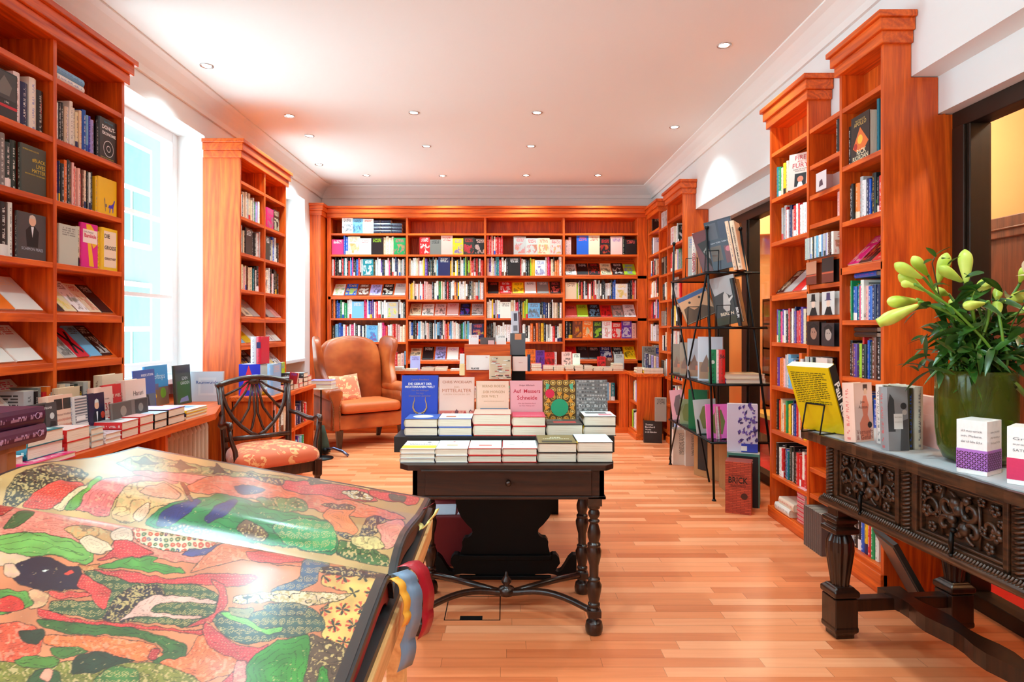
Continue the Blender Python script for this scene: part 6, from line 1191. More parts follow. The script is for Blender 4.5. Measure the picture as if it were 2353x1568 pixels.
# --- near right bookcases: covers facing out
F3f = frame(1.83, 4.417, -90)
def ff(o, d): T_(('FIRE', 'front', .12, .9, .82, .94, (200, 30, 50)), ('AND', 'front', .35, .65, .75, .80, (200, 30, 50)), ('FURY', 'front', .12, .9, .60, .73, (200, 30, 50)), ('INSIDE THE TRUMP', 'front', .15, .85, .54, .57, K), ('WHITE HOUSE', 'front', .22, .78, .49, .52, K))(o, d); D_(('rect', 'front', (.28, .78, .08, .44), (26, 24, 28)), ('disc', 'front', (.53, .28, .13), (226, 130, 100)), ('poly', 'front', [(.40, .08), (.66, .08), (.60, .2), (.46, .2)], (250, 250, 250)))(o, d)
hero(F3f @ TR(0.30, -0.01, 2.173) @ RZ(math.radians(38)) @ RX(-0.10), .05, .235, .15, (240, 208, 196), 'pink white book with red capitals turned outwards, second shelf, farther right bookcase', ff)
def rr_(o, d): T_(('RICK', 'front', .25, .9, .12, .24, (240, 226, 190), .01), ('RIORDAN', 'front', .05, .98, .01, .11, (240, 226, 190), .01), ('THE TRIALS OF', 'front', .2, .8, .86, .90, (226, 190, 110)), ('APOLLO', 'front', .15, .85, .76, .85, (226, 190, 110)))(o, d); D_(('poly', 'front', [(.1, .3), (.5, .72), (.95, .35), (.7, .2), (.3, .2)], (230, 110, 40)), ('disc', 'front', (.5, .45, .14), (244, 190, 60)), ('disc', 'front', (.25, .32, .1), (180, 40, 24)))(o, d)
row(F3c, 0.025, 0.10, 2.166, 'kk', f'second shelf, {nC}', tmin=.03)
hero(F3c @ TR(0.10, 0.01, 2.1655), .045, .235, .17, (20, 16, 18), 'black and orange flaming cover, second shelf of the nearest right bookcase', rr_)
hero(F3c @ TR(0.30, 0.03, 2.1655), .02, .27, .15, (16, 110, 130), 'tall teal book at the end of the second shelf, nearest right bookcase', face=False)
for (a, z, w, h_, t_, c, i2, lb) in ((0.12, 2.085, .12, .105, .10, (226, 206, 206), (90, 60, 70), 'pale box set with dark sketch standing on the narrow rack'), (0.00, 1.549, .125, .135, .05, (206, 140, 110), (120, 40, 20), 'sunset photo disc sleeve on the narrow rack'), (0.19, 1.549, .13, .14, .03, (40, 34, 34), (90, 80, 80), 'dark disc sleeve beside the sunset one on the narrow rack'),
        (0.01, 1.367, .15, .13, .04, (196, 186, 176), (20, 20, 20), 'sepia disc sleeve of a figure in a tall hat, narrow rack'), (0.19, 1.367, .14, .13, .03, (224, 218, 214), (70, 60, 100), 'white disc sleeve with dancer, narrow rack'), (0.01, 1.191, .15, .14, .04, (24, 20, 20), (170, 120, 100), 'black disc sleeve with a face, narrow rack'), (0.185, 1.191, .14, .13, .03, (44, 40, 44), (180, 160, 150), 'dark grey disc sleeve with portrait, narrow rack'), (0.11, 0.996, .14, .125, .03, (236, 216, 206), (40, 40, 44), 'cream disc sleeve with chain link drawing, narrow rack')):
    def dc(o, d, c=c, i2=i2, lb=lb):
        if 'face' in lb or 'portrait' in lb: D_(('disc', 'front', (.55, .52, .26), i2), ('poly', 'front', [(.25, .3), (.2, .8), (.55, .95), (.9, .8), (.8, .55), (.6, .75), (.35, .7)], (20, 14, 14)), ('disc', 'front', (.47, .55, .03), K), ('disc', 'front', (.64, .55, .03), K))(o, d)
        elif 'hat' in lb or 'dancer' in lb: D_(('poly', 'front', [(.2, 0), (.85, 0), (.7, .35), (.4, .35)], K), ('disc', 'front', (.52, .5, .15), (236, 200, 180)), ('poly', 'front', [(.2, .62), (.8, .62), (.68, .66), (.66, .95), (.38, .95), (.36, .66)], i2))(o, d)
        elif 'sunset' in lb: D_(('rect', 'front', (0, 1, 0, .45), (120, 50, 34)), ('rect', 'front', (0, 1, .36, .42), (206, 90, 60)))(o, d)
        else: D_(('poly', 'front', [(.3, .2), (.7, .25), (.6, .6), (.35, .5)], i2))(o, d)
    hero(frame(1.83, 3.852, -90) @ TR(a, -0.015, z), t_, h_, w, c, lb, dc, ink2=i2, name='disc_sleeve' if 'disc' in lb else 'box_set', cat='disc sleeve' if 'disc' in lb else 'boxed set', hard=False)
for i, (z, n, c, lb) in enumerate(((1.555, 2, 'bs', 'blue book lying across the upright row, nearest right bookcase'), (1.245, 2, 'kk', 'dark book lying across the upright row, nearest right bookcase'))):
    for j in range(n): hero(F3c @ TR(0.10, 0.03, z+0.027*j+0.026) @ Matrix(((0, 0, 1, 0), (0, 1, 0, 0), (-1, 0, 0, 0), (0, 0, 0, 1))), .025, .20, .13, PAL[c[j]], f'{"upper" if j else "lower"} {lb}, {"fifth" if i == 0 else "sixth"} shelf', face=False)
# bottom of the farther bookcase: lying sets
for j in range(8): hero(F3 @ TR(0.40, 0.01, 0.0755+0.0275*j) @ Matrix(((0, 0, 1, 0), (0, 1, 0, 0), (-1, 0, 0, 0), (0, 0, 0, 1))) @ TR(-.0265, 0, 0), .0265, .10, .14, (232, 170, 170), f'pink book with red edge in the square pile at floor level, {["lowest", "second", "third", "fourth", "fifth", "sixth", "seventh", "topmost"][j]} one', D_(('rect', 'spine', (.0, .3, 0, 1), (206, 40, 60))), face=False)
for j, (c, lb) in enumerate((((236, 230, 220), 'lower'), ((240, 214, 190), 'upper'))): hero(F3 @ TR(0.10+0.04*j, -0.005+.01*j, 0.0755+.046*j) @ Matrix(((0, 0, 1, 0), (0, 1, 0, 0), (-1, 0, 0, 0), (0, 0, 0, 1))) @ TR(-.045, 0, 0), .045, .22, .17, c, f'white box book lying at floor level in the farther right bookcase, {lb} one', face=False)
for j in range(9): book(TR(1.79, 3.83-0.024*j, 0) @ RZ(-math.pi/2) , .022, .235, .13, (92, 78, 74), (120, 104, 98), 0.3, True, label='dark grey ridged volume in the row on the floor beside the carved table leg', hero=True, group='dark grey ridged volumes on the floor')
# --- on the carved table
ZT = 0.8465
def klee(o, d):
    t, h, w = d
    title(o, 'Paul Klee', 'spine_down', .055, .27, .006, t-.004, (250, 250, 250), d, .03)
    m = MB(); r = random.Random(2)
    for i in range(17):
        zz = h-0.03-i*0.0088; u = 0.012; 
        while u < w-0.03-(0.05*r.random() if i % 5 == 4 else 0):
            l_ = 0.006+0.016*r.random(); m.add([(-0.0006, w-u, zz), (-0.0006, w-u-l_, zz), (-0.0006, w-u-l_, zz+0.0032), (-0.0006, w-u, zz+0.0032)], [(0, 1, 2, 3)]); u += l_+0.003
    m.build('blurb_lines', ink((60, 56, 20)), o)
    decal(o, rect(0, t, 0, h), 'spine', (24, 20, 20), d, 'spine_panel', eps=0.0003)
M0 = TR(1.415, 2.66, ZT+0.004) @ RZ(math.radians(30)) @ RY(math.radians(-23)) @ RZ(0)
book(M0, .045, .305, .19, (232, 200, 16), (20, 20, 20), 0.2, False, label='yellow book with black spine leaning on a wire stand, end of the carved table', hero=True, deco=klee)
m = MB(); B = TR(1.31, 2.66, ZT) @ RZ(math.radians(25))
for s in (0, 0.09): m.tube([B @ Vector((0.16, s, 0.004)), B @ Vector((0.0, s, 0.004)), B @ Vector((0.028, s, 0.125))], 0.0035, 8)
m.tube([B @ Vector((0.028, 0, 0.125)), B @ Vector((0.028, 0.09, 0.125))], 0.0035, 8); m.tube([B @ Vector((0.16, 0, 0.004)), B @ Vector((0.16, 0.09, 0.004))], 0.0035, 8)
tag(m.build('book_stand', M_METAL, None), 'black wire stand holding the yellow book on the carved table', 'book stand')
def aus(o, d):
    D_(('rect', 'front', (.05, .95, .03, .97), (240, 200, 186)), ('poly', 'front', [(.28, .03), (.85, .03), (.80, .35), (.70, .45), (.78, .62), (.66, .78), (.50, .78), (.40, .62), (.46, .45), (.26, .32)], (232, 130, 100)), ('poly', 'front', [(.50, .88), (.50, .97), (.74, .97), (.74, .88), (.62, .82)], (90, 56, 46)), ('poly', 'front', [(.54, .80), (.54, .90), (.70, .90), (.70, .80)], (236, 190, 160)), ('disc', 'front', (.80, .28, .12), K))(o, d)
    T_(('Jane', 'front', .25, .62, .64, .70, (96, 60, 50)), ('Austen', 'front', .22, .70, .56, .62, (96, 60, 50)), ('Vernunft', 'front', .06, .94, .13, .21, (140, 60, 46)), ('& Gefühl', 'front', .06, .94, .04, .12, (140, 60, 46)))(o, d)
hero(TR(1.372, 2.50, ZT) @ RZ(math.radians(24)) @ RX(-0.05), .05, .232, .105, (240, 196, 176), 'salmon novel with a lady in a red dress on the carved table', aus)
hero(TR(1.462, 2.47, ZT) @ RZ(math.radians(20)) @ RX(-0.02), .03, .228, .125, (244, 234, 226), 'white paperback between the salmon novel and the grey photo book', None)
hero(TR(1.40, 2.33, ZT) @ RZ(math.radians(8)) @ RX(-0.05), .042, .232, .082, (150, 148, 150), 'grey photo cover with a lady in a hat on the carved table', both(D_(('poly', 'front', [(.0, .3), (.35, .3), (.32, .8), (.12, .9), (.0, .7)], (70, 70, 72)), ('disc', 'front', (.78, .70, .15), (60, 58, 60)), ('disc', 'front', (.82, .60, .12), (196, 188, 182)), ('poly', 'front', [(.55, .0), (.98, .0), (.98, .5), (.65, .46)], (84, 82, 84)), ('rect', 'front', (.28, .72, .34, .58), (236, 234, 230))), T_(('Henry James', 'front', .32, .68, .50, .55, (120, 110, 90)), ('Die Kostbarkeiten', 'front', .32, .68, .43, .47, (120, 110, 90)))))
hero(TR(1.483, 2.36, ZT) @ RZ(math.radians(8)), .026, .226, .13, (56, 52, 22), 'dark olive spine right of the grey photo book on the carved table', face=False)
hero(TR(1.512, 2.36, ZT) @ RZ(math.radians(8)), .034, .232, .13, (206, 196, 176), 'pale spine with black vertical title on the carved table', lambda o, d: (title(o, 'HENRY JAMES  DIE KOSTBARKEITEN VON POYNTON', 'spine_up', .04, .22, .009, .025, (60, 54, 44), d), None), face=False)
for j in range(3): hero(TR(1.60+.004*j, 2.34, ZT+.034*j+.034) @ Matrix(((0, 1, 0, 0), (0, 0, 1, 0), (1, 0, 0, 0), (0, 0, 0, 1))) @ TR(-.034, 0, 0), .0335, .18, .12, (244, 190, 180), f'pink-edged paperback lying beside the vase, {["bottom", "middle", "top"][j]} of its pile')
def box_pat(x, y, deg, w, d_, h_, bandc, darkc, label, lines, patt=True):
    t = thing('boxed_set', label, 'boxed set', M=TR(x, y, ZT) @ RZ(math.radians(deg)))
    bx(0, w, 0, d_, 0, h_).build('box', plain((244, 238, 234), 0.45), t, bevel=0.0008); bb = h_*0.085; bt = h_*0.46
    bx(-0.0006, w+0.0006, -0.0006, d_, bb, bt).build('colour_band', plain(bandc, 0.5), t)
    if patt:
        m = MB(); n = 6; cs = w/n
        for face_ in (0, 1):
            for i in range(n if face_ == 0 else int(d_/cs)):
                for j in range(int((bt-bb)/cs)):
                    u, v = (i+.5)*cs, bb+(j+.5)*cs
                    for (du, dv) in ((.5, .5), (.5, -.5), (-.5, .5), (-.5, -.5)):
                        ang = math.atan2(dv, du); a = [(u, v)] + [(u+du*cs*.5+.15*cs*math.cos(ang+1.57), v+dv*cs*.5+.15*cs*math.sin(ang+1.57)), (u+du*cs, v+dv*cs), (u+du*cs*.5-.15*cs*math.cos(ang+1.57), v+dv*cs*.5-.15*cs*math.sin(ang+1.57))]
                        P = [(p[0], -0.0012, min(bt, max(bb, p[1]))) if face_ == 0 else (w+0.0012, p[0], min(bt, max(bb, p[1]))) for p in a]
                        if all(-.001 <= p[0] <= w+.0015 for p in P): m.add(P, [(0, 1, 2, 3)])
        m.build('lattice_print', ink(darkc), t)
    for i, s in enumerate(lines): flatlet(t, s, w*0.15, w*0.85, h_*(0.78-i*0.10), h_*(0.825-i*0.10), (110, 104, 110), bold=0.0)
    for i, s in enumerate(('BRONTË', 'EMIL PIRANDELLO', 'TOLSTOI')): flatlet(t, s, d_*0.2, d_*0.8, h_*(0.78-i*0.10), h_*(0.81-i*0.10), (110, 90, 80), T=TR(w+0.001, 0, 0) @ RZ(math.pi/2), bold=0.0)
box_pat(1.412, 2.00, -58, .082, .10, .165, (176, 110, 196), (76, 24, 60), 'white boxed set with violet lattice band before the vase', ('»Ich muss verrückt', 'sein, Madame,', 'aber ich liebe dich.«'))
box_pat(1.452, 1.85, -50, .09, .10, .165, (214, 40, 90), (170, 20, 60), 'white boxed set with crimson band at the right picture edge', ('Große', 'europäische', 'SATIRIKER'), patt=False)
# tilted dark frame leaning under the carved table
t = thing('leaning_portfolio', 'dark framed board leaning below the carved table against the bookcase side', 'frame', M=TR(1.93, 2.96, 0.0) @ RZ(math.radians(-10)) @ RY(math.radians(-28)))
bx(0, 0.022, -0.12, 0.12, 0.0, 0.36).build('board', plain((46, 44, 40), 0.5), t, bevel=0.002); bx(-0.004, 0.0, -0.10, 0.10, 0.02, 0.34).build('sheet', plain((96, 92, 84), 0.3), t)
# vacuum-like black foot and hose by the wing chair
t = thing('floor_lamp_foot', 'dark stand with green cloth and curved metal foot beside the low bookcase', 'stand', (-1.86, 6.54, 0))
m = MB(); m.loft([[Vector((0.10*math.cos(a)*r, 0.10*math.sin(a)*r, z)) for a in [i*0.628 for i in range(10)]] for z, r in ((0.02, 0.8), (0.10, 0.65), (0.2, 0.4), (0.29, 0.15))]); m.build('green_cloth', plain((52, 62, 44), 0.8), t)
m = MB(); m.tube([(0.05, -0.06, 0.06), (0.14, -0.10, 0.075), (0.24, -0.14, 0.05), (0.30, -0.17, 0.015)], 0.014, 8); m.build('metal_foot', plain((120, 130, 170), 0.2, 0.9), t); m = MB(); m.ball((0.04, -0.06, 0.04), 0.035, 10); m.build('castor', M_BLACKW, t)
# floor socket hatch under the writing table
t = thing('floor_hatch', 'square floor socket hatch under the writing table', 'floor hatch', (-0.27, 2.83, 0))
m = MB(); 
for a in ((0, 0.25, 0, 0.004), (0, 0.25, 0.25, 0.254), (0, 0.004, 0, 0.254), (0.246, 0.25, 0, 0.254)): m.box(a[0], a[1], a[2], a[3], 0, 0.0012)
m.build('seam', M_BLACKW, t); bx(0.07, 0.17, 0.004, 0.04, 0, 0.0016).build('cable_flap', M_BLACKW, t)
# ------------------------------------------------------------------ the big open art book on its wooden stand
AX0, AX1, SL = -0.180, -0.872, 0.176
def interp(pts, x): return float(np.interp(x, [p[0] for p in pts], [p[1] for p in pts]))
FAR = [(1.012, .880), (1.03, .896), (1.06, .913), (1.10, .924), (1.15, .927), (1.20, .923), (1.27, .913), (1.35, .902), (1.43, .896), (1.52, .893)]
NEAR = [(0.46, .888), (0.55, .890), (0.65, .894), (0.72, .899), (0.80, .908), (0.87, .916), (0.93, .9225), (0.965, .924), (0.99, .918), (1.005, .902), (1.012, .880)]
def smooth(pts, n):
    xs = np.array([p[0] for p in pts]); zs = np.array([p[1] for p in pts]); x = np.linspace(xs[0], xs[-1], 400); z = np.interp(x, xs, zs)
    k = np.ones(15)/15; zp = np.convolve(np.pad(z, 7, mode='edge'), k, 'valid'); zp[0] = z[0]; zp[-1] = z[-1]
    s = np.concatenate([[0], np.cumsum(np.hypot(np.diff(x), np.diff(zp)*1.5))]); q = np.linspace(0, s[-1], n); return np.interp(q, s, x), np.interp(q, s, zp)
def C(*p): return [(p[i], p[i+1]) for i in range(0, len(p), 2)]
# picture shapes in a 2353 wide sketch grid: (polygon, colour, pattern)
FARP = [
 (C(380,400,420,300,560,230,720,215,900,230,960,260,700,280,600,340,580,440), (240,112,104), 1), (C(0,420,20,330,90,200,250,150,430,180,470,210,430,250,330,270,180,320,60,400), (64,62,44), 5),
 (C(600,150,760,95,1100,170,1500,220,1900,290,1500,250,1000,200,700,190), (150,150,96), 4), (C(700,180,1000,205,1300,250,1250,300,900,240,720,215), (236,120,112), 1),
 (C(110,385,190,300,280,240,400,245,450,262,400,300,330,370,240,400), (216,60,42), 3), (C(330,390,400,310,520,215,540,235,460,300,400,400), (110,160,60), 2),
 (C(270,390,380,300,470,250,440,290,360,350,330,400), (240,200,150), 0), (C(590,440,620,330,700,250,850,240,960,290,990,340,900,370,820,370,760,450,650,470), (236,172,112), 4),
 (C(700,440,720,390,800,350,790,420,740,470), (240,180,140), 0), (C(720,300,860,250,960,310,940,345,840,330), (238,150,110), 1),
 (C(760,480,850,380,1000,340,1200,310,1280,330,1500,400,1740,450,1800,560,1780,640,1650,620,1500,590,1250,560,900,500), (34,124,60), 2),
 (C(820,480,860,400,950,365,1040,335,1070,350,980,430,900,490), (22,36,104), 0), (C(1080,440,1140,380,1240,335,1260,350,1190,430,1110,470), (20,34,100), 0), (C(880,495,1000,470,1140,520,1160,560,1000,530), (24,40,50), 5),
 (C(980,260,1150,215,1350,225,1600,295,1900,355,2100,415,2160,450,1950,445,1700,405,1300,330,1000,300), (236,112,72), 1), (C(1480,245,1700,245,1950,290,2010,350,1900,355,1600,310,1500,290), (218,64,66), 3), (C(1950,290,2235,330,2210,375,2060,350,1960,320), (214,56,60), 3),
 (C(1800,300,1880,290,1990,330,1960,350,1860,340), (226,210,180), 5), (C(1300,200,1420,230,1520,240,1500,275,1400,250,1330,225), (70,84,92), 5), (C(1240,270,1340,262,1420,290,1330,320,1260,305), (40,52,100), 0), (C(2060,310,2160,330,2140,360,2070,345), (54,90,80), 2),
 (C(1700,420,1760,380,1900,395,1850,430,1900,500,1860,545,1760,500), (234,122,66), 0), (C(1770,500,1900,540,1950,430,2050,440,2030,500,1930,560,1820,550), (62,62,70), 5), (C(1690,370,1790,360,1900,385,1870,400,1780,395), (56,60,60), 5),
 (C(1250,490,1300,440,1440,520,1400,570,1300,545), (116,80,54), 4), (C(1440,480,1560,440,1720,450,1790,520,1780,620,1640,615,1500,580), (44,140,74), 6), (C(1340,330,1600,330,1640,400,1500,410,1400,380), (90,140,84), 4),
 (C(1990,470,2130,440,2150,500,2080,600,2010,600,2030,540), (236,136,116), 1), (C(1800,555,1900,570,2060,640,2070,700,1900,670,1780,640), (70,100,44), 4), (C(1860,540,2000,530,2050,590,1960,620,1870,580), (220,190,120), 4), (C(950,255,975,255,1030,350,1010,360), (120,60,40), 0),
 (C(1150,150,1180,190,1230,215,1160,200,1120,215,1130,190,1100,175,1140,178), (36,66,44), 0), (C(960,130,1000,165,1050,175,1000,180,960,190,930,165,880,160,940,155), (40,72,46), 0), (C(760,110,800,140,850,145,790,155,750,150,700,140,740,135), (50,84,60), 0), (C(1660,225,1700,245,1760,250,1700,262,1640,258,1620,240), (44,70,50), 0)]
NEARP = [
 (C(-400,360,0,365,700,470,1200,560,1100,700,500,600,0,560,-400,560), (236,126,104), 1), (C(-200,355,0,362,90,380,20,430,-200,430), (204,52,44), 3), (C(0,500,100,400,200,405,90,500), (60,96,50), 2), (C(330,500,420,470,560,500,640,540,560,600,420,560), (212,150,90), 4),
 (C(-200,560,0,530,200,515,400,560,500,620,500,670,440,690,300,640,100,640,-200,680), (112,166,74), 2), (C(-200,620,0,618,180,640,190,690,100,710,0,700,-200,710), (226,176,140), 6),
 (C(40,710,90,680,190,640,260,650,340,690,425,700,430,750,455,785,430,812,380,822,280,826,200,828,100,790,58,750), (14,20,44), 0), (C(215,720,240,708,268,712,240,724), (230,226,210), 0), (C(335,730,380,708,392,732,350,744), (216,60,44), 0), (C(20,690,80,680,110,740,70,760,20,740), (230,170,140), 6),
 (C(410,690,470,690,540,680,520,700,560,712,440,725), (206,120,66), 6), (C(415,560,470,530,560,560,600,600,520,640,460,620), (240,196,158), 0), (C(580,520,640,490,700,500,712,560,640,580,600,560), (242,200,168), 0), (C(600,560,700,560,760,600,830,630,700,650,560,660,510,668,600,600), (216,50,54), 3),
 (C(700,500,760,480,900,484,1050,515,1160,560,1120,600,960,622,800,604,722,556), (234,214,176), 7), (C(1000,610,1120,600,1200,560,1180,600,1080,640,960,640), (70,70,130), 0),
 (C(1180,570,1300,590,1500,620,1750,640,1700,700,1500,690,1300,660,1150,690,1000,740,1080,640), (238,120,76), 1), (C(1300,610,1450,622,1760,628,1740,655,1500,680,1340,672), (224,72,70), 3), (C(480,710,700,726,900,768,1100,738,1380,748,1300,806,1000,792,750,792,560,762), (212,56,58), 3),
 (C(500,702,640,660,800,640,845,650,800,682,920,690,1000,740,850,732,700,712), (76,148,56), 2), (C(1680,688,2055,708,2045,758,1690,736), (44,44,60), 5), (C(1700,738,2050,760,1990,900,1870,1170,1700,1070,1720,1000,1690,920,1830,850,1850,830,1700,800), (238,182,98), 8),
 (C(1590,665,1725,640,1745,690,1690,702,1680,780,1560,850,1420,826,1600,760), (52,86,116), 6), (C(430,720,520,720,700,790,1050,790,1165,850,1150,930,1050,1030,800,995,550,985,260,940,270,880,500,880,590,830,480,770), (54,86,54), 6),
 (C(430,730,520,780,600,830,560,920,540,930,480,850,400,800), (220,60,56), 3), (C(540,988,600,880,700,795,850,800,885,850,760,900,700,994), (38,38,50), 5), (C(240,830,420,830,500,850,300,880), (222,72,60), 3), (C(150,830,200,820,270,850,250,900,150,930,140,870), (220,150,110), 6),
 (C(620,990,700,930,790,845,1000,858,1160,882,1150,897,850,884,780,940,1080,960,1065,978,820,966,700,964), (242,176,156), 0), (C(1115,760,1195,800,1205,900,1130,1000,960,1032,1150,940,1165,850), (214,62,58), 3), (C(190,915,260,930,400,980,700,1000,1000,1040,1120,1030,1100,1062,700,1022,300,992,200,970), (212,50,48), 3),
 (C(180,980,350,990,700,1020,900,1080,1000,1110,985,1190,820,1235,800,1180,880,1130,700,1060,400,1062,220,1025), (54,98,42), 2), (C(230,1060,600,1070,800,1100,870,1160,800,1205,600,1180,400,1130,240,1115), (246,112,56), 1), (C(775,1190,800,1130,850,1130,820,1200), (190,40,44), 3),
 (C(1240,850,1500,826,1700,840,1880,838,1790,880,1560,925,1500,880,1220,900), (238,194,152), 5), (C(1120,985,1170,930,1300,960,1450,900,1650,915,1715,960,1722,1035,1600,1062,1400,1092,1300,1122,1180,1062), (50,82,74), 6), (C(1380,905,1500,880,1640,900,1600,960,1450,960), (46,80,84), 6),
 (C(1160,940,1280,950,1400,1034,1510,1012,1485,1055,1400,1058,1300,1004,1200,975), (122,192,82), 0), (C(1200,915,1350,920,1330,970,1230,960), (140,130,90), 0),
 (C(830,1240,860,1190,1000,1180,1050,1060,1120,1050,1200,1150,1350,1170,1250,1260,1050,1320,900,1300), (246,112,58), 1), (C(1085,990,1150,1040,1260,1120,1380,1132,1432,1098,1400,1165,1310,1195,1200,1400,1090,1400,1280,1205,1120,1135,1075,1040), (218,62,66), 3), (C(1240,1200,1310,1190,1320,1320,1220,1420), (236,130,116), 1),
 (C(1300,1400,1310,1195,1450,1100,1642,1045,1645,1160,1600,1400), (50,136,44), 2), (C(1600,1400,1640,1150,1642,1052,1800,1110,1875,1172,1800,1500), (92,68,50), 4), (C(1650,1400,1680,1280,1720,1220,1760,1340,1740,1420), (50,130,44), 2), (C(830,1420,850,1260,1000,1310,1300,1330,1280,1500,830,1500), (22,30,90), 0),
 (C(-300,1000,0,1000,100,995,180,1012,240,1080,200,1165,100,1205,0,1215,-300,1230), (236,84,52), 1), (C(-300,820,0,815,140,830,185,900,0,960,-300,960), (92,144,60), 2), (C(-60,880,0,865,60,850,130,880,122,930,40,942,-60,930), (226,54,42), 0),
 (C(-400,1215,100,1205,820,1200,1100,1310,1100,1500,-400,1500), (128, 122, 44), 4), (C(90,1040,230,1030,240,1072,200,1112,120,1102), (22,54,34), 2), (C(370,1260,390,1200,420,1168,520,1150,640,1180,730,1190,610,1222,510,1262,400,1272), (22,58,36), 2), (C(255,1130,400,1118,480,1150,350,1192,270,1172), (64,108,42), 2),
 (C(60,1190,200,1165,330,1190,290,1230,120,1240), (80,126,44), 2), (C(130,1300,220,1230,320,1250,330,1330,200,1400), (40,84,40), 2), (C(490,1300,600,1220,740,1240,730,1330,600,1400,500,1380), (60,110,46), 6), (C(200,1290,240,1230,290,1240,260,1320), (240,150,120), 0)]
def hash2(a, b): v = np.sin(a*127.1+b*311.7)*43758.5453; return v-np.floor(v)
def vnoise(x, y):
    xi, yi = np.floor(x), np.floor(y); fx, fy = x-xi, y-yi; fx = fx*fx*(3-2*fx); fy = fy*fy*(3-2*fy)
    return (hash2(xi, yi)*(1-fx)+hash2(xi+1, yi)*fx)*(1-fy)+(hash2(xi, yi+1)*(1-fx)+hash2(xi+1, yi+1)*fx)*fy
def paint(u, v, polys, base):
    wx = (vnoise(u/46, v/46)-.5)*16+(vnoise(u/14, v/14+9)-.5)*4; wy = (vnoise(u/46+50, v/46)-.5)*14+(vnoise(u/14, v/14+80)-.5)*4
    U, V = u+wx, v+wy
    col = np.tile(np.array(lin(base), dtype=float), (len(u), 1)); big = vnoise(u/130+5, v/90)
    col *= (0.75+0.5*big)[:, None]
    for poly, rgb, pat in polys:
        P = np.array(poly, float)
        for k_ in (.15, .22): Q = np.roll(P, -1, 0); P = np.stack([P*(1-k_)+Q*k_, P*k_+Q*(1-k_)], 1).reshape(-1, 2)
        x0, y0 = P.min(0)-12; x1, y1 = P.max(0)+12
        idx = np.nonzero((U > x0) & (U < x1) & (V > y0) & (V < y1))[0]
        if not len(idx): continue
        x, y = U[idx], V[idx]; ins = np.zeros(len(idx), bool); dist = np.full(len(idx), 1e9); n = len(P)
        for i in range(n):
            ax, ay = P[i]; bx_, by_ = P[(i+1) % n]
            c_ = ((ay > y) != (by_ > y)); t_ = (bx_-ax)*(y-ay)/((by_-ay) if by_ != ay else 1e-9)+ax; ins ^= c_ & (x < t_)
            dx, dy = bx_-ax, by_-ay; L2 = dx*dx+dy*dy; s = np.clip(((x-ax)*dx+(y-ay)*dy)/L2, 0, 1); dist = np.minimum(dist, np.hypot(x-ax-s*dx, y-ay-s*dy))
        c = np.tile(np.array(lin(rgb)), (len(idx), 1)); m = vnoise(x/60, y/40); c *= (0.72+0.56*m)[:, None]
        dk = np.array(lin((26, 24, 22))); gd = np.array(lin((222, 184, 118)))
        if pat == 2: f = np.abs(np.sin(dist/9.0+3*vnoise(x/50, y/50))) < 0.16; c[f] = c[f]*0.35; 
        if pat == 3: f = np.hypot((x % 16)-8+4*((y//14) % 2), (y % 14)-7) < 2.6; c[f] = c[f]*0.5+np.array(lin((250, 170, 140)))*0.5
        if pat in (1, 3, 0) and len(idx) > 900: f = (np.abs(((dist/15.0+2.2*vnoise(x/70, y/50)) % 1)-.5) < 0.055) & (dist > 7); c[f] *= 0.45
        if pat == 1: f = vnoise(x/14, y/14) > 0.66; c[f] = c[f]*0.7+np.array(lin((250, 190, 150)))*0.3
        if pat == 4: f = np.abs(vnoise(x/34, y/22)-.5) < 0.045; c[f] *= 0.4; f = vnoise(x/9+7, y/9) > .72; c[f] = gd*0.8
        if pat == 5: f = vnoise(x/8, y/7) > 0.56; c[f] = gd*0.75; f = np.abs(vnoise(x/26, y/22)-.5) < .05; c[f] = dk
        if pat == 6:
            S_ = 46.0; cx_, cy_ = (np.floor(x/S_)+.5)*S_, (np.floor(y/S_)+.5)*S_; r = np.hypot(x-cx_, (y-cy_)*1.25); a = np.arctan2(y-cy_, x-cx_); f = (np.abs(((r/7.5-a/(2*np.pi)) % 1)-.5) < .16) & (r < S_*.48); c[f] = gd*0.75+c[f]*0.25
        if pat == 7:
            S_ = 30.0; cx_, cy_ = (np.floor(x/S_)+.5)*S_, (np.floor(y/S_)+.5)*S_; hh = hash2(cx_, cy_); r = np.hypot(x-cx_-6*(hh-.5), y-cy_); f = r < 9+5*hh
            pc = np.where((hh > .6)[:, None], np.array(lin((206, 70, 50))), np.where((hh > .3)[:, None], np.array(lin((70, 110, 70))), np.array(lin((50, 70, 120))))); c[f] = pc[f]; f = r < 3.5; c[f] = gd
        if pat == 8:
            S_ = 104.0; row_ = np.floor(y/88.0); xo = x+52*(row_ % 2); cx_, cy_ = (np.floor(xo/S_)+.5)*S_, (row_+.5)*88; r = np.hypot(xo-cx_, (y-cy_)*1.15); a = np.arctan2((y-cy_)*1.15, xo-cx_); hh = hash2(cx_, cy_)
            f = (r < 40) & (np.abs(np.cos(2*(a+hh*3)))**3 > (r/40)**1.2*1.05); g_ = (r < 42) & (np.abs(np.cos(4*a+hh*5)) > .72) & (hh > .4); c[g_] = np.array(lin((214, 74, 50))); c[f] = np.array(lin((44, 60, 46)))
        col[idx[ins]] = c[ins]
        ol = idx[dist < 2.6]; col[ol] = col[ol]*0.25+dk*0.75
    f = vnoise(u/5, v/5)*vnoise(u/23+3, v/23) > 0.70; col[f] = col[f]*0.5+np.array(lin((232, 190, 130)))*0.5       # flaked spots
    return np.clip(col*0.72, 0.004, 1)
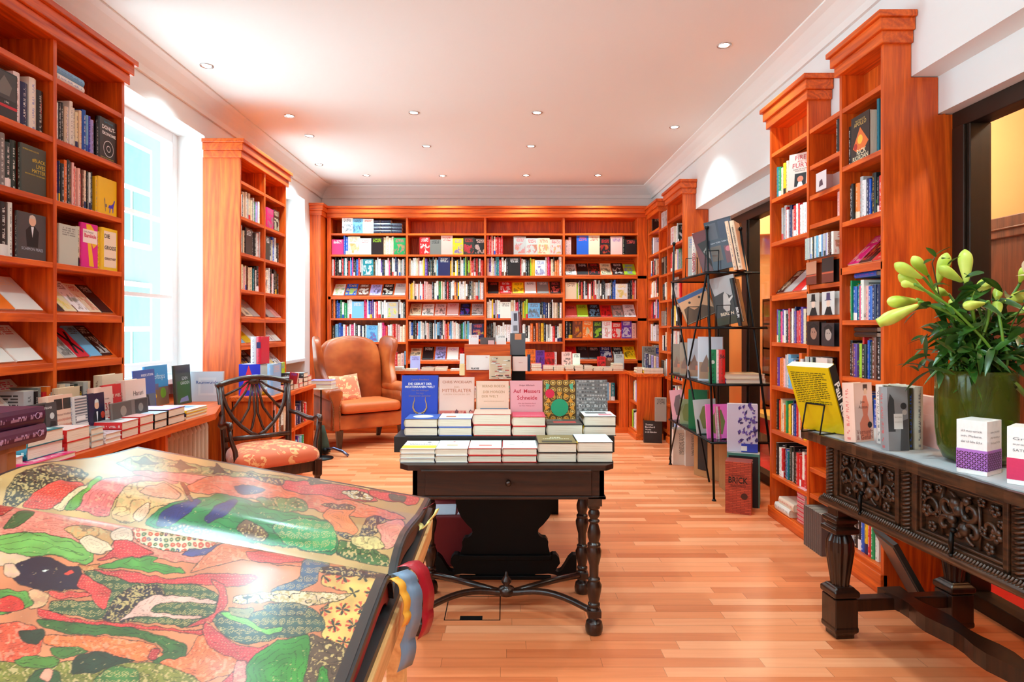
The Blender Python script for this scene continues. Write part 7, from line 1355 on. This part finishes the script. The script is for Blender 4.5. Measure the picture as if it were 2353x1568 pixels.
M_PAGE, nt, b = newmat('glossy_art_page'); a = _attr(nt, 'Print'); L(nt, a, 'Color', b, 'Base Color'); b.inputs['Roughness'].default_value = 0.30; b.inputs['Specular IOR Level'].default_value = 0.6; b.inputs['Coat Weight'].default_value = 0.6; b.inputs['Coat Roughness'].default_value = 0.2
t_book = thing('open_art_book', 'huge open art book with colourful mural pages on a wooden stand', 'book', (0, 0, 0))
def page(prof, nu, nv, polys, base, nm, edge):
    ys, zs = smooth(prof, nv); xs = np.linspace(AX0, AX1, nu); X, Y = np.meshgrid(xs, ys, indexing='ij'); Z = np.tile(zs, (nu, 1))+(AX0-X)*SL
    Z += 0.004*np.sin((AX0-X)*4.5)*np.clip((1.52-Y)*2, 0, 1)
    px = CX+FPX*X/Y; py = CY-FPX*(Z-CAMH)/Y; u, v = px.ravel()*2.307, (py.ravel()-1000)*2.307
    col = paint(u, v, polys, base); d = (AX0-X).ravel(); yy = Y.ravel()
    rim = (d < edge*0.010) | (yy > 1.508) | (AX0-AX1-d < 0.006); col[rim] = np.array(lin((34, 32, 32)))
    vs = np.stack([X.ravel(), Y.ravel(), Z.ravel()], 1); i, j = np.meshgrid(np.arange(nu-1), np.arange(nv-1), indexing='ij'); q = (i*nv+j).ravel(); F = np.stack([q, q+nv, q+nv+1, q+1], 1)[:, ::-1]
    me = bpy.data.meshes.new(nm); me.vertices.add(len(vs)); me.vertices.foreach_set('co', vs.astype(np.float32).ravel()); me.loops.add(F.size); me.loops.foreach_set('vertex_index', F.astype(np.int32).ravel()); me.polygons.add(len(F)); me.polygons.foreach_set('loop_start', np.arange(0, F.size, 4, dtype=np.int32)); me.polygons.foreach_set('use_smooth', np.ones(len(F), bool)); me.update(calc_edges=True); me.validate()
    at = me.attributes.new('Print', 'FLOAT_COLOR', 'POINT'); at.data.foreach_set('color', np.concatenate([col, np.ones((len(col), 1))], 1).astype(np.float32).ravel())
    me.materials.append(M_PAGE); o = bpy.data.objects.new(nm, me); COL.objects.link(o); o.parent = t_book; return o
page(FAR, 620, 330, FARP, (206, 158, 96), 'page', 1.0); page(NEAR, 760, 460, NEARP, (222, 128, 84), 'page', 1.2)
# page block and cover below
BK_ = plain((24, 22, 24), 0.4)
def under(prof, off0, off1, x0, x1, mi, mat, nm, n=40, ylo=None):
    ys, zs = smooth(prof, n); m = MB(); loops = []
    for x in (x0, x1):
        dz = (AX0-x)*SL; loops.append([Vector((x, y, z-off0+dz)) for y, z in zip(ys, zs)]+[Vector((x, y, max(z-off1, .862)+dz)) if off1 > 0.02 else Vector((x, y, z-off1+dz)) for y, z in zip(ys[::-1], zs[::-1])])
    m.loft(loops, sm=False); return m.build(nm, mat, t_book)
M_BLOCK = plain((150, 28, 24), 0.6)
for pr_ in (FAR, NEAR):
    under(pr_, 0.0012, 0.010, AX0+0.004, AX1, 0, BK_, 'black_page_edge'); under(pr_, 0.010, 0.045, AX0-0.004, AX1, 0, M_BLOCK if pr_ is NEAR else plain((90, 44, 26), 0.6), 'page_block')
m = MB(); m.loft([[Vector((x, y, z+(AX0-x)*SL)) for y, z in ((0.45, .852), (1.54, .852), (1.54, .864), (0.45, .864))] for x in (AX0+0.006, AX1-0.01)], sm=False); m.build('cover', BK_, t_book)
# ribbons
def ribbon(pts, w_, rgb, label=None, wdir=(0, 1, 0)):
    m = MB(); W_ = Vector(wdir)*w_; P = [Vector(p) for p in pts]; N_ = Vector((0.0008, 0, 0.0004))
    P = [P[i].lerp(P[i+1], q/5)+Vector((0.004*math.sin(math.pi*q/5), 0, 0.002*math.sin(math.pi*q/5))) for i in range(len(P)-1) for q in range(5)]+[P[-1]]
    m.loft([[p, p+W_, p+W_+N_, p+N_] for p in P], sm=True); return m.build('ribbon', plain(rgb, 0.35), t_book)
ribbon([(-.186, .985, .915), (-.172, .985, .918), (-.158, .985, .900), (-.150, .98, .865), (-.160, .975, .815), (-.164, .97, .775)], .034, (120, 140, 164), wdir=(0.55, 0.83, -.1))
ribbon([(-.185, .975, .912), (-.172, .972, .914), (-.160, .97, .895), (-.155, .968, .865), (-.157, .965, .845)], .014, (244, 170, 60), wdir=(0.6, 0.8, 0))
ribbon([(-.175, 1.03, .912), (-.155, 1.03, .912), (-.138, 1.03, .885), (-.134, 1.03, .835), (-.14, 1.02, .80)], .03, (168, 22, 36), wdir=(0.5, 0.86, 0))
ribbon([(-.190, 1.36, .880), (-.180, 1.34, .872), (-.165, 1.36, .885), (-.15, 1.38, .905)], .014, (246, 226, 140), wdir=(0.5, 0.86, 0)); ribbon([(-.19, 1.40, .895), (-.180, 1.42, .895), (-.165, 1.44, .90)], .02, (220, 50, 60), wdir=(0.3, 0.9, 0))
# wooden stand
t = thing('book_lectern', 'pale wooden stand with sloping ledge carrying the huge open book', 'stand', (0, 0, 0))
m = MB(); m.loft([[Vector((x, y, z)) for x, z in ((-.206, .800), (-.172, .800), (-.168, .850), (-.200, .856))] for y in (0.42, 1.50)], sm=False); m.build('ledge', M_PINE, t, bevel=0.003)
m = MB(); m.loft([[Vector((x, y, .850+(AX0-x)*SL-dz)) for y, dz in ((0.45, 0.0), (1.50, 0.0), (1.50, 0.022), (0.45, 0.022))] for x in (-.20, -.90)], sm=False); m.build('sloping_board', M_PINE, t)
for y in (0.52, 1.42):
    for x in (-.24, -.86): bx(x-.02, x+.02, y-.02, y+.02, 0, .80+(AX0-x)*SL).build('leg', M_PINE, t, bevel=0.003)
    bx(-.86, -.24, y-.012, y+.012, .30, .34).build('rail', M_PINE, t)
# second stand with the two plum books at the left
t = thing('small_wooden_stand', 'wooden post stand carrying two plum coloured books at the left edge', 'stand', (0, 0, 0)); M_OAK = wood('brown_post_wood', (126, 76, 40), (176, 116, 66), 'z', rough=0.5)
for (x, y) in ((-1.30, 1.665), (-1.30, 1.30), (-1.52, 1.30), (-1.52, 1.665)): bx(x-.018, x+.018, y-.015, y+.015, 0, .975).build('post', M_OAK, t, bevel=0.003)
bx(-1.56, -1.27, 1.26, 1.70, .975, .990).build('top_board', M_OAK, t, bevel=0.003)
def plum(o, d):
    title(o, 'Andy', 'spine_up', .12, .25, .012, d[0]-.014, (206, 160, 190), d); m = MB(); n = 20
    m.tube([(d[0]/2+.008*math.cos(i*2*math.pi/n), -.0068, 0.03+.008*math.sin(i*2*math.pi/n)) for i in range(n+1)], .0008, 4, caps=False); m.build('round_emblem', ink((206, 160, 190)), o)
for i, (c, lb, rz) in enumerate((((86, 34, 58), 'plum coloured book under another at the left edge', 0.04), ((70, 14, 50), 'dark plum book with painted cover, on top at the left edge', 0))):
    # spine faces +x: canonical -y -> +x, x -> +z, head (z) towards +y
    M0 = TR(-1.262-.004*i, 1.755, .9905+.047*i) @ RZ(rz) @ Matrix(((0, -1, 0, 0), (0, 0, -1, 0), (1, 0, 0, 0), (0, 0, 0, 1)))
    book(M0, .045, .285, .23, c, (206, 160, 190), 0.2, True, label=lb, hero=True, deco=plum)
# ------------------------------------------------------------------ vase of lilies
VX, VY = 1.575, 2.14
m_, nt, b = newmat('olive_green_glass'); b.inputs['Base Color'].default_value = (*lin((150, 158, 52)), 1); b.inputs['Transmission Weight'].default_value = 0.85; b.inputs['Roughness'].default_value = 0.08; b.inputs['IOR'].default_value = 1.3
nz = N(nt, 'ShaderNodeTexNoise'); nz.inputs['Scale'].default_value = 9; bp = N(nt, 'ShaderNodeBump'); bp.inputs['Strength'].default_value = 0.15; L(nt, nz, 'Fac', bp, 'Height'); L(nt, bp, 0, b, 'Normal'); M_VGL = m_
def leafmat(name, rgb, rgb2, rough=0.4):
    m, nt, b = newmat(name); nz = N(nt, 'ShaderNodeTexNoise'); nz.inputs['Scale'].default_value = 12; tc = N(nt, 'ShaderNodeTexCoord'); L(nt, tc, 'Object', nz, 'Vector')
    nt.links.new(ramp(nt, nz.outputs['Fac'], [(0.3, lin(rgb)), (0.7, lin(rgb2))]), b.inputs['Base Color']); b.inputs['Roughness'].default_value = rough; b.inputs['Subsurface Weight'].default_value = 0.0; return m
M_LEAF = leafmat('lily_leaf', (22, 54, 14), (60, 104, 28), 0.35); M_STEM = leafmat('lily_stem', (60, 110, 30), (120, 164, 50)); M_BUD = leafmat('lily_bud', (170, 200, 50), (222, 232, 110), 0.4); M_PETAL = leafmat('lily_petal', (240, 214, 180), (250, 236, 214), 0.5)
t = thing('flower_vase', 'tall olive green glass vase on the carved table, holding lilies', 'vase', (VX, VY, 0.8465))
m = MB(); prof = [(0.001, 0.0), (0.06, 0.0), (0.092, 0.012), (0.108, 0.05), (0.115, 0.11), (0.117, 0.20), (0.115, 0.29), (0.114, 0.308)]; inn = [(r-0.006, z+(0.012 if i < 2 else 0.0)) for i, (r, z) in enumerate(prof[1:])][::-1]
m.lathe(prof+inn+[(0.001, 0.016)], seg=40); m.build('glass_body', M_VGL, t)
m = MB(); m.lathe([(0.001, 0.02), (0.08, 0.022), (0.098, 0.05), (0.106, 0.11), (0.108, 0.15), (0.001, 0.15)], seg=28); wm, nt, b = newmat('vase_water'); b.inputs['Base Color'].default_value = (*lin((190, 200, 120)), 1); b.inputs['Transmission Weight'].default_value = 0.9; b.inputs['Roughness'].default_value = 0.02; m.build('water', wm, t)
t = thing('lily_bouquet', 'bouquet of pale green lily buds with dark leaves in the olive vase', 'flowers', (VX, VY, 0.8465)); BO = Vector((VX, VY, 0.8465))
fr = random.Random(11)
def ptw(u, v, dy):      # crop grid position (3.136 px per source pixel) at a distance offset
    px, py = 2000+u/3.136, 500+v/3.136; Y = VY+dy; return Vector(((px-CX)*Y/FPX, Y, CAMH-(py-CY)*Y/FPX))-BO
BUDS = [((375,440),(172,330),.0), ((395,530),(200,410),.03), ((320,492),(218,470),-.04), ((340,600),(120,608),.02), ((352,628),(50,765),-.05), ((412,420),(303,278),.05), ((482,482),(553,252),.08), ((665,465),(488,350),.03), ((692,482),(680,228),-.02), ((742,588),(845,455),-.06), ((828,618),(667,640),-.08), ((912,600),(918,515),-.03), ((925,700),(905,610),-.07), ((960,612),(1130,560),.0), ((1075,470),(1120,350),.05), ((1060,690),(1180,640),-.03), ((560,560),(470,520),.06), ((600,640),(585,600),.1)]
mouth = Vector((0, 0, 0.30)); heads = []
for k, (b0, b1, dy) in enumerate(BUDS):
    a, c_ = ptw(*b0, dy), ptw(*b1, dy+fr.uniform(-.03, .05)); root = Vector((fr.uniform(-.07, .07), fr.uniform(-.06, .06), 0.30)); low = Vector((-root.x*.5+fr.uniform(-.03, .03), -root.y*.5, 0.03))
    d = (c_-a).normalized(); mid = root.lerp(a, .55)+Vector((0, 0, .03))-d*0.03
    pts = []; P = [low, root, mid, a-d*0.012, a]
    for i in range(len(P)-1):
        for q in range(5):
            u = q/5; p0, p1, p2, p3 = P[max(0, i-1)], P[i], P[i+1], P[min(len(P)-1, i+2)]
            pts.append(0.5*((2*p1)+(p2-p0)*u+(2*p0-5*p1+4*p2-p3)*u*u+(3*p1-p0-3*p2+p3)*u**3))
    pts.append(a); m = MB(); m.tube(pts, [0.0045]*(len(pts)-4)+[0.004, 0.0035, 0.0035, 0.004], 7); st = m.build('stem', M_STEM, t)
    ln = (c_-a).length; fat = 0.115*ln+0.009
    m = MB(); n = 12; side = d.cross(Vector((0, 1, 0.2))).normalized(); up_ = d.cross(side); loops = []
    for i, (u, r) in enumerate(((0, .18), (.08, .35), (.25, .55), (.5, .88), (.68, 1.0), (.82, .9), (.93, .55), (1.0, .06 if k != 4 else .9))):
        ct = a+d*ln*u; rr_n = fat*r; loops.append([ct+side*math.cos(2*math.pi*j/n)*rr_n*(1+.10*math.cos(6*math.pi*j/n))+up_*math.sin(2*math.pi*j/n)*rr_n*(1+.10*math.cos(6*math.pi*j/n)) for j in range(n)])
    m.loft(loops); m.build('bud', M_BUD, st, subsurf=1); heads.append(a)
def leaf(m, p, d, ln, w_, droop=0.35, twist=0.0):
    d = d.normalized(); side = d.cross(Vector((0, 0, 1)))
    side = side.normalized() if side.length > 0.05 else Vector((1, 0, 0)); side = (Matrix.Rotation(twist, 3, d) @ side); rws = []
    for i in range(8):
        u = i/7; c_ = p+d*ln*u+Vector((0, 0, -droop*ln*u*u)); w2 = w_*math.sin(math.pi*(0.08+0.92*u))**0.8*(1 if u < 1 else 0); nrm = side.cross(d)
        rws.append([c_+side*w2+nrm*w2*0.25, c_, c_-side*w2+nrm*w2*0.25])
    m.grid(rws)
# leaves: one object per spray
for k in range(46):
    m = MB(); base = Vector((fr.gauss(0.01, .085), fr.gauss(0, .055), 0.32+abs(fr.gauss(0.07, .10))))
    for q in range(8):
        az = fr.uniform(0, 2*math.pi); el = fr.uniform(-0.5, 0.9); d = Vector((math.cos(az)*math.cos(el), math.sin(az)*math.cos(el)*.8, math.sin(el)))
        leaf(m, base+Vector((fr.uniform(-.04, .04), fr.uniform(-.03, .03), fr.uniform(-.05, .05))), d, fr.uniform(.05, .12), fr.uniform(.008, .016), fr.uniform(.1, .7), fr.uniform(-1, 1))
    m.build('leaf_spray', M_LEAF, t)
for (u, v, du, dv, ln, w_) in ((560, 1040, -150, 110, .13, .009), (900, 1090, 60, 130, .10, .02), (380, 850, -100, 25, .06, .006), (400, 860, 0, 110, .08, .007), (480, 265, 90, -60, .055, .012), (470, 285, -50, -60, .05, .013), (520, 300, 90, -40, .06, .010), (450, 300, -40, 8, .07, .009), (560, 340, 70, -60, .05, .012), (680, 410, 80, 10, .05, .011), (1000, 820, 110, 60, .07, .008), (1000, 950, 160, -10, .09, .012), (560, 800, -80, 10, .06, .01), (330, 680, -60, 50, .05, .01), (420, 650, -40, -60, .06, .014), (1010, 1060, 100, 60, .07, .012), (840, 760, 70, 30, .06, .013), (700, 790, 100, -30, .07, .01), (600, 700, -60, -70, .08, .014), (880, 640, -50, 90, .09, .014), (640, 900, -90, 60, .09, .016), (760, 960, 90, 60, .09, .018), (950, 760, 80, 90, .09, .016)):
    m = MB(); a = ptw(u, v, fr.uniform(-.08, .02)); c_ = ptw(u+du, v+dv, fr.uniform(-.08, 0)); leaf(m, a, c_-a, ln, w_, .15, fr.uniform(-.6, .6)); m.build('leaf', M_LEAF, t)
m = MB(); a = ptw(470, 560, .02)
m.tube([Vector((0, 0, .3)), ptw(520, 700, .03), ptw(480, 480, .02), ptw(445, 330, .01), ptw(470, 270, 0)], .002, 6); m.build('twig', leafmat('twig_brown', (60, 40, 20), (96, 70, 36)), t)
c_ = ptw(1120, 410, .02); m = MB()
for i in range(6): a = i*1.047; leaf(m, c_, Vector((math.cos(a), -.7, math.sin(a))), .075, .017, .1, a)
m.build('open_bloom', M_PETAL, t)
# ------------------------------------------------------------------ turn the book records into objects
MAXB = 292
def area(r):
    t, h, w, M = r['t'], r['h'], r['w'], r['M']; ps = []
    for x in (0, t):
        for y in (0, w):
            for z in (0, h):
                p = proj(M @ Vector((x, y, z)))
                if p is None: return 0
                ps.append(p)
    x0 = max(0, min(p[0] for p in ps)); x1 = min(2353, max(p[0] for p in ps)); y0 = max(0, min(p[1] for p in ps)); y1 = min(1568, max(p[1] for p in ps))
    return 0 if x1 <= x0 or y1 <= y0 else (x1-x0)*(y1-y0)*r['vis']
for r in BOOKS: r['A'] = area(r)
isb = [r for r in BOOKS if r['name'] == 'book']; hb_ = [r for r in isb if r['hero']]
rest = sorted([r for r in isb if not r['hero'] and r['A'] > 0], key=lambda r: -r['A']); pick = rest[:max(0, MAXB-len(hb_))]; left = rest[len(pick):]
for r in pick: r['pick'] = True
ORD = ['first', 'second', 'third', 'fourth', 'fifth', 'sixth', 'seventh', 'eighth', 'ninth', 'tenth', 'eleventh', 'twelfth', 'thirteenth', 'fourteenth', 'fifteenth', 'sixteenth', 'seventeenth', 'eighteenth', 'nineteenth', 'twentieth', 'twenty-first', 'twenty-second', 'twenty-third', 'twenty-fourth']
rows = {}
for r in BOOKS:
    if r['row']: rows.setdefault(r['row'][0], []).append(r)
def cname(r):
    return CN[r['c']] if isinstance(r['c'], str) else 'dark blue'
used = {r['label'] for r in BOOKS if r['label']}
SHORT = {nL: 'near window bookcase, right half', nK: 'near window bookcase, left half', nD: 'second left bookcase, left half', nE: 'second left bookcase, right half', nA: 'farther near right bookcase', nC: 'nearest right bookcase'}
def auto_label(r):
    L_ = rows[r['row'][0]]; k = L_.index(r); place = r['row'][0]
    for a, b_ in SHORT.items(): place = place.replace(a, b_)
    place = place.replace('far wall bookcase', 'far bookcase').replace(' of the ', ', ')
    kind = 'cover' if r['face'] else 'spine'; th_ = '' if r['face'] else ('thin ' if r['t'] < .02 else ('thick ' if r['t'] > .036 else ''))
    nb_ = []
    if k > 0: nb_.append(cname(L_[k-1]))
    if k < len(L_)-1: nb_.append(cname(L_[k+1]))
    c = [f'{th_}{cname(r)} {kind}']
    if len(nb_) == 2: c.append(f'{th_}{cname(r)} {kind} between {nb_[0]} and {nb_[1]}' if nb_[0] != nb_[1] else f'{th_}{cname(r)} {kind} between two {nb_[0]} ones')
    same = [q for q in L_ if cname(q) == cname(r) and q['face'] == r['face']]; i = same.index(r)
    if len(same) > 1 and i < len(ORD): c.append(f'{ORD[i]} {cname(r)} {kind} from the left')
    if k < len(ORD): c.append(f'{cname(r)} {kind}, {ORD[k]} in its row')
    for s in c:
        lb = f'{s}, {place}'
        if lb not in used and len(lb.replace(',', ' ').split()) <= 16 and not (s == c[0] and len(same) > 1): used.add(lb); return lb
    lb = f'{c[-1]}, {place}'; used.add(lb); return lb
for r in BOOKS:
    if not r.get('pick') and not r['hero'] and r['name'] == 'book': continue
    if r['A'] <= 0 and not r['hero']: continue
    at, uv_ = [], []; mb = MB(); canon(mb, r['t'], r['h'], r['w'], r['c1'], r['c2'], r['seed'], r['hard'], pages=False, attrs=at, uvs=uv_, plain_=r['deco'] is not None)
    me = mb.mesh(r['name'], BM); finish_attrs(me, at, uv_); o = bpy.data.objects.new(r['name'], me); COL.objects.link(o); o.matrix_world = r['M']
    if r['name'] == 'book' or r['cat'] == 'disc case': grp = r['group'] or (f"books on the {r['row'][0]}" if r['row'] and not r['hero'] else (r['row'][0] if r['row'] else None))
    else: grp = r['group']
    if r['cat'] == 'disc case' and not r['label']: r['label'] = f'slim disc case in the {r["row"][0]} on the narrow right rack'; grp = r['row'][0]
    tag(o, r['label'] or auto_label(r), r['cat'], grp)
    if r['name'] in ('book',) or r['A'] > 6000:
        at, uv_ = [], []; mb = MB(); canon(mb, r['t'], r['h'], r['w'], r['c1'], r['c2'], r['seed'], r['hard'], coverpart=False, attrs=at, uvs=uv_)
        if r['name'] == 'book': me = mb.mesh('pages', [M_PAGES]*4); p = bpy.data.objects.new('pages', me)
        else: me = mb.mesh('pages', BM); finish_attrs(me, [(lin((236, 226, 214)),)*2+(0.1,)]*len(at), uv_); me.polygons.foreach_set('material_index', [0]*len(me.polygons)); p = bpy.data.objects.new('filling', me)
        COL.objects.link(p); p.parent = o
    if r['deco']: r['deco'](o, (r['t'], r['h'], r['w']))
at, uv_ = [], []; mb = MB()
for r in left: canon(mb, r['t'], r['h'], r['w'], r['c1'], r['c2'], r['seed'], r['hard'], T=r['M'], attrs=at, uvs=uv_)
me = mb.mesh('shelved_books', BM); finish_attrs(me, at, uv_); o = bpy.data.objects.new('shelved_books', me); COL.objects.link(o)
tag(o, 'many small colourful books filling the farther shelves and counters', 'books', None, 'stuff')
for _o in S.objects:
    if _o.get('label') and not 4 <= len(_o['label'].replace(',', ' ').split()) <= 16: print('LABEL', _o.name, _o['label'])
print('BOOKS', len(isb), 'hero', len(hb_), 'picked', len(pick), 'stuff', len(left))
bpy.context.view_layer.update()
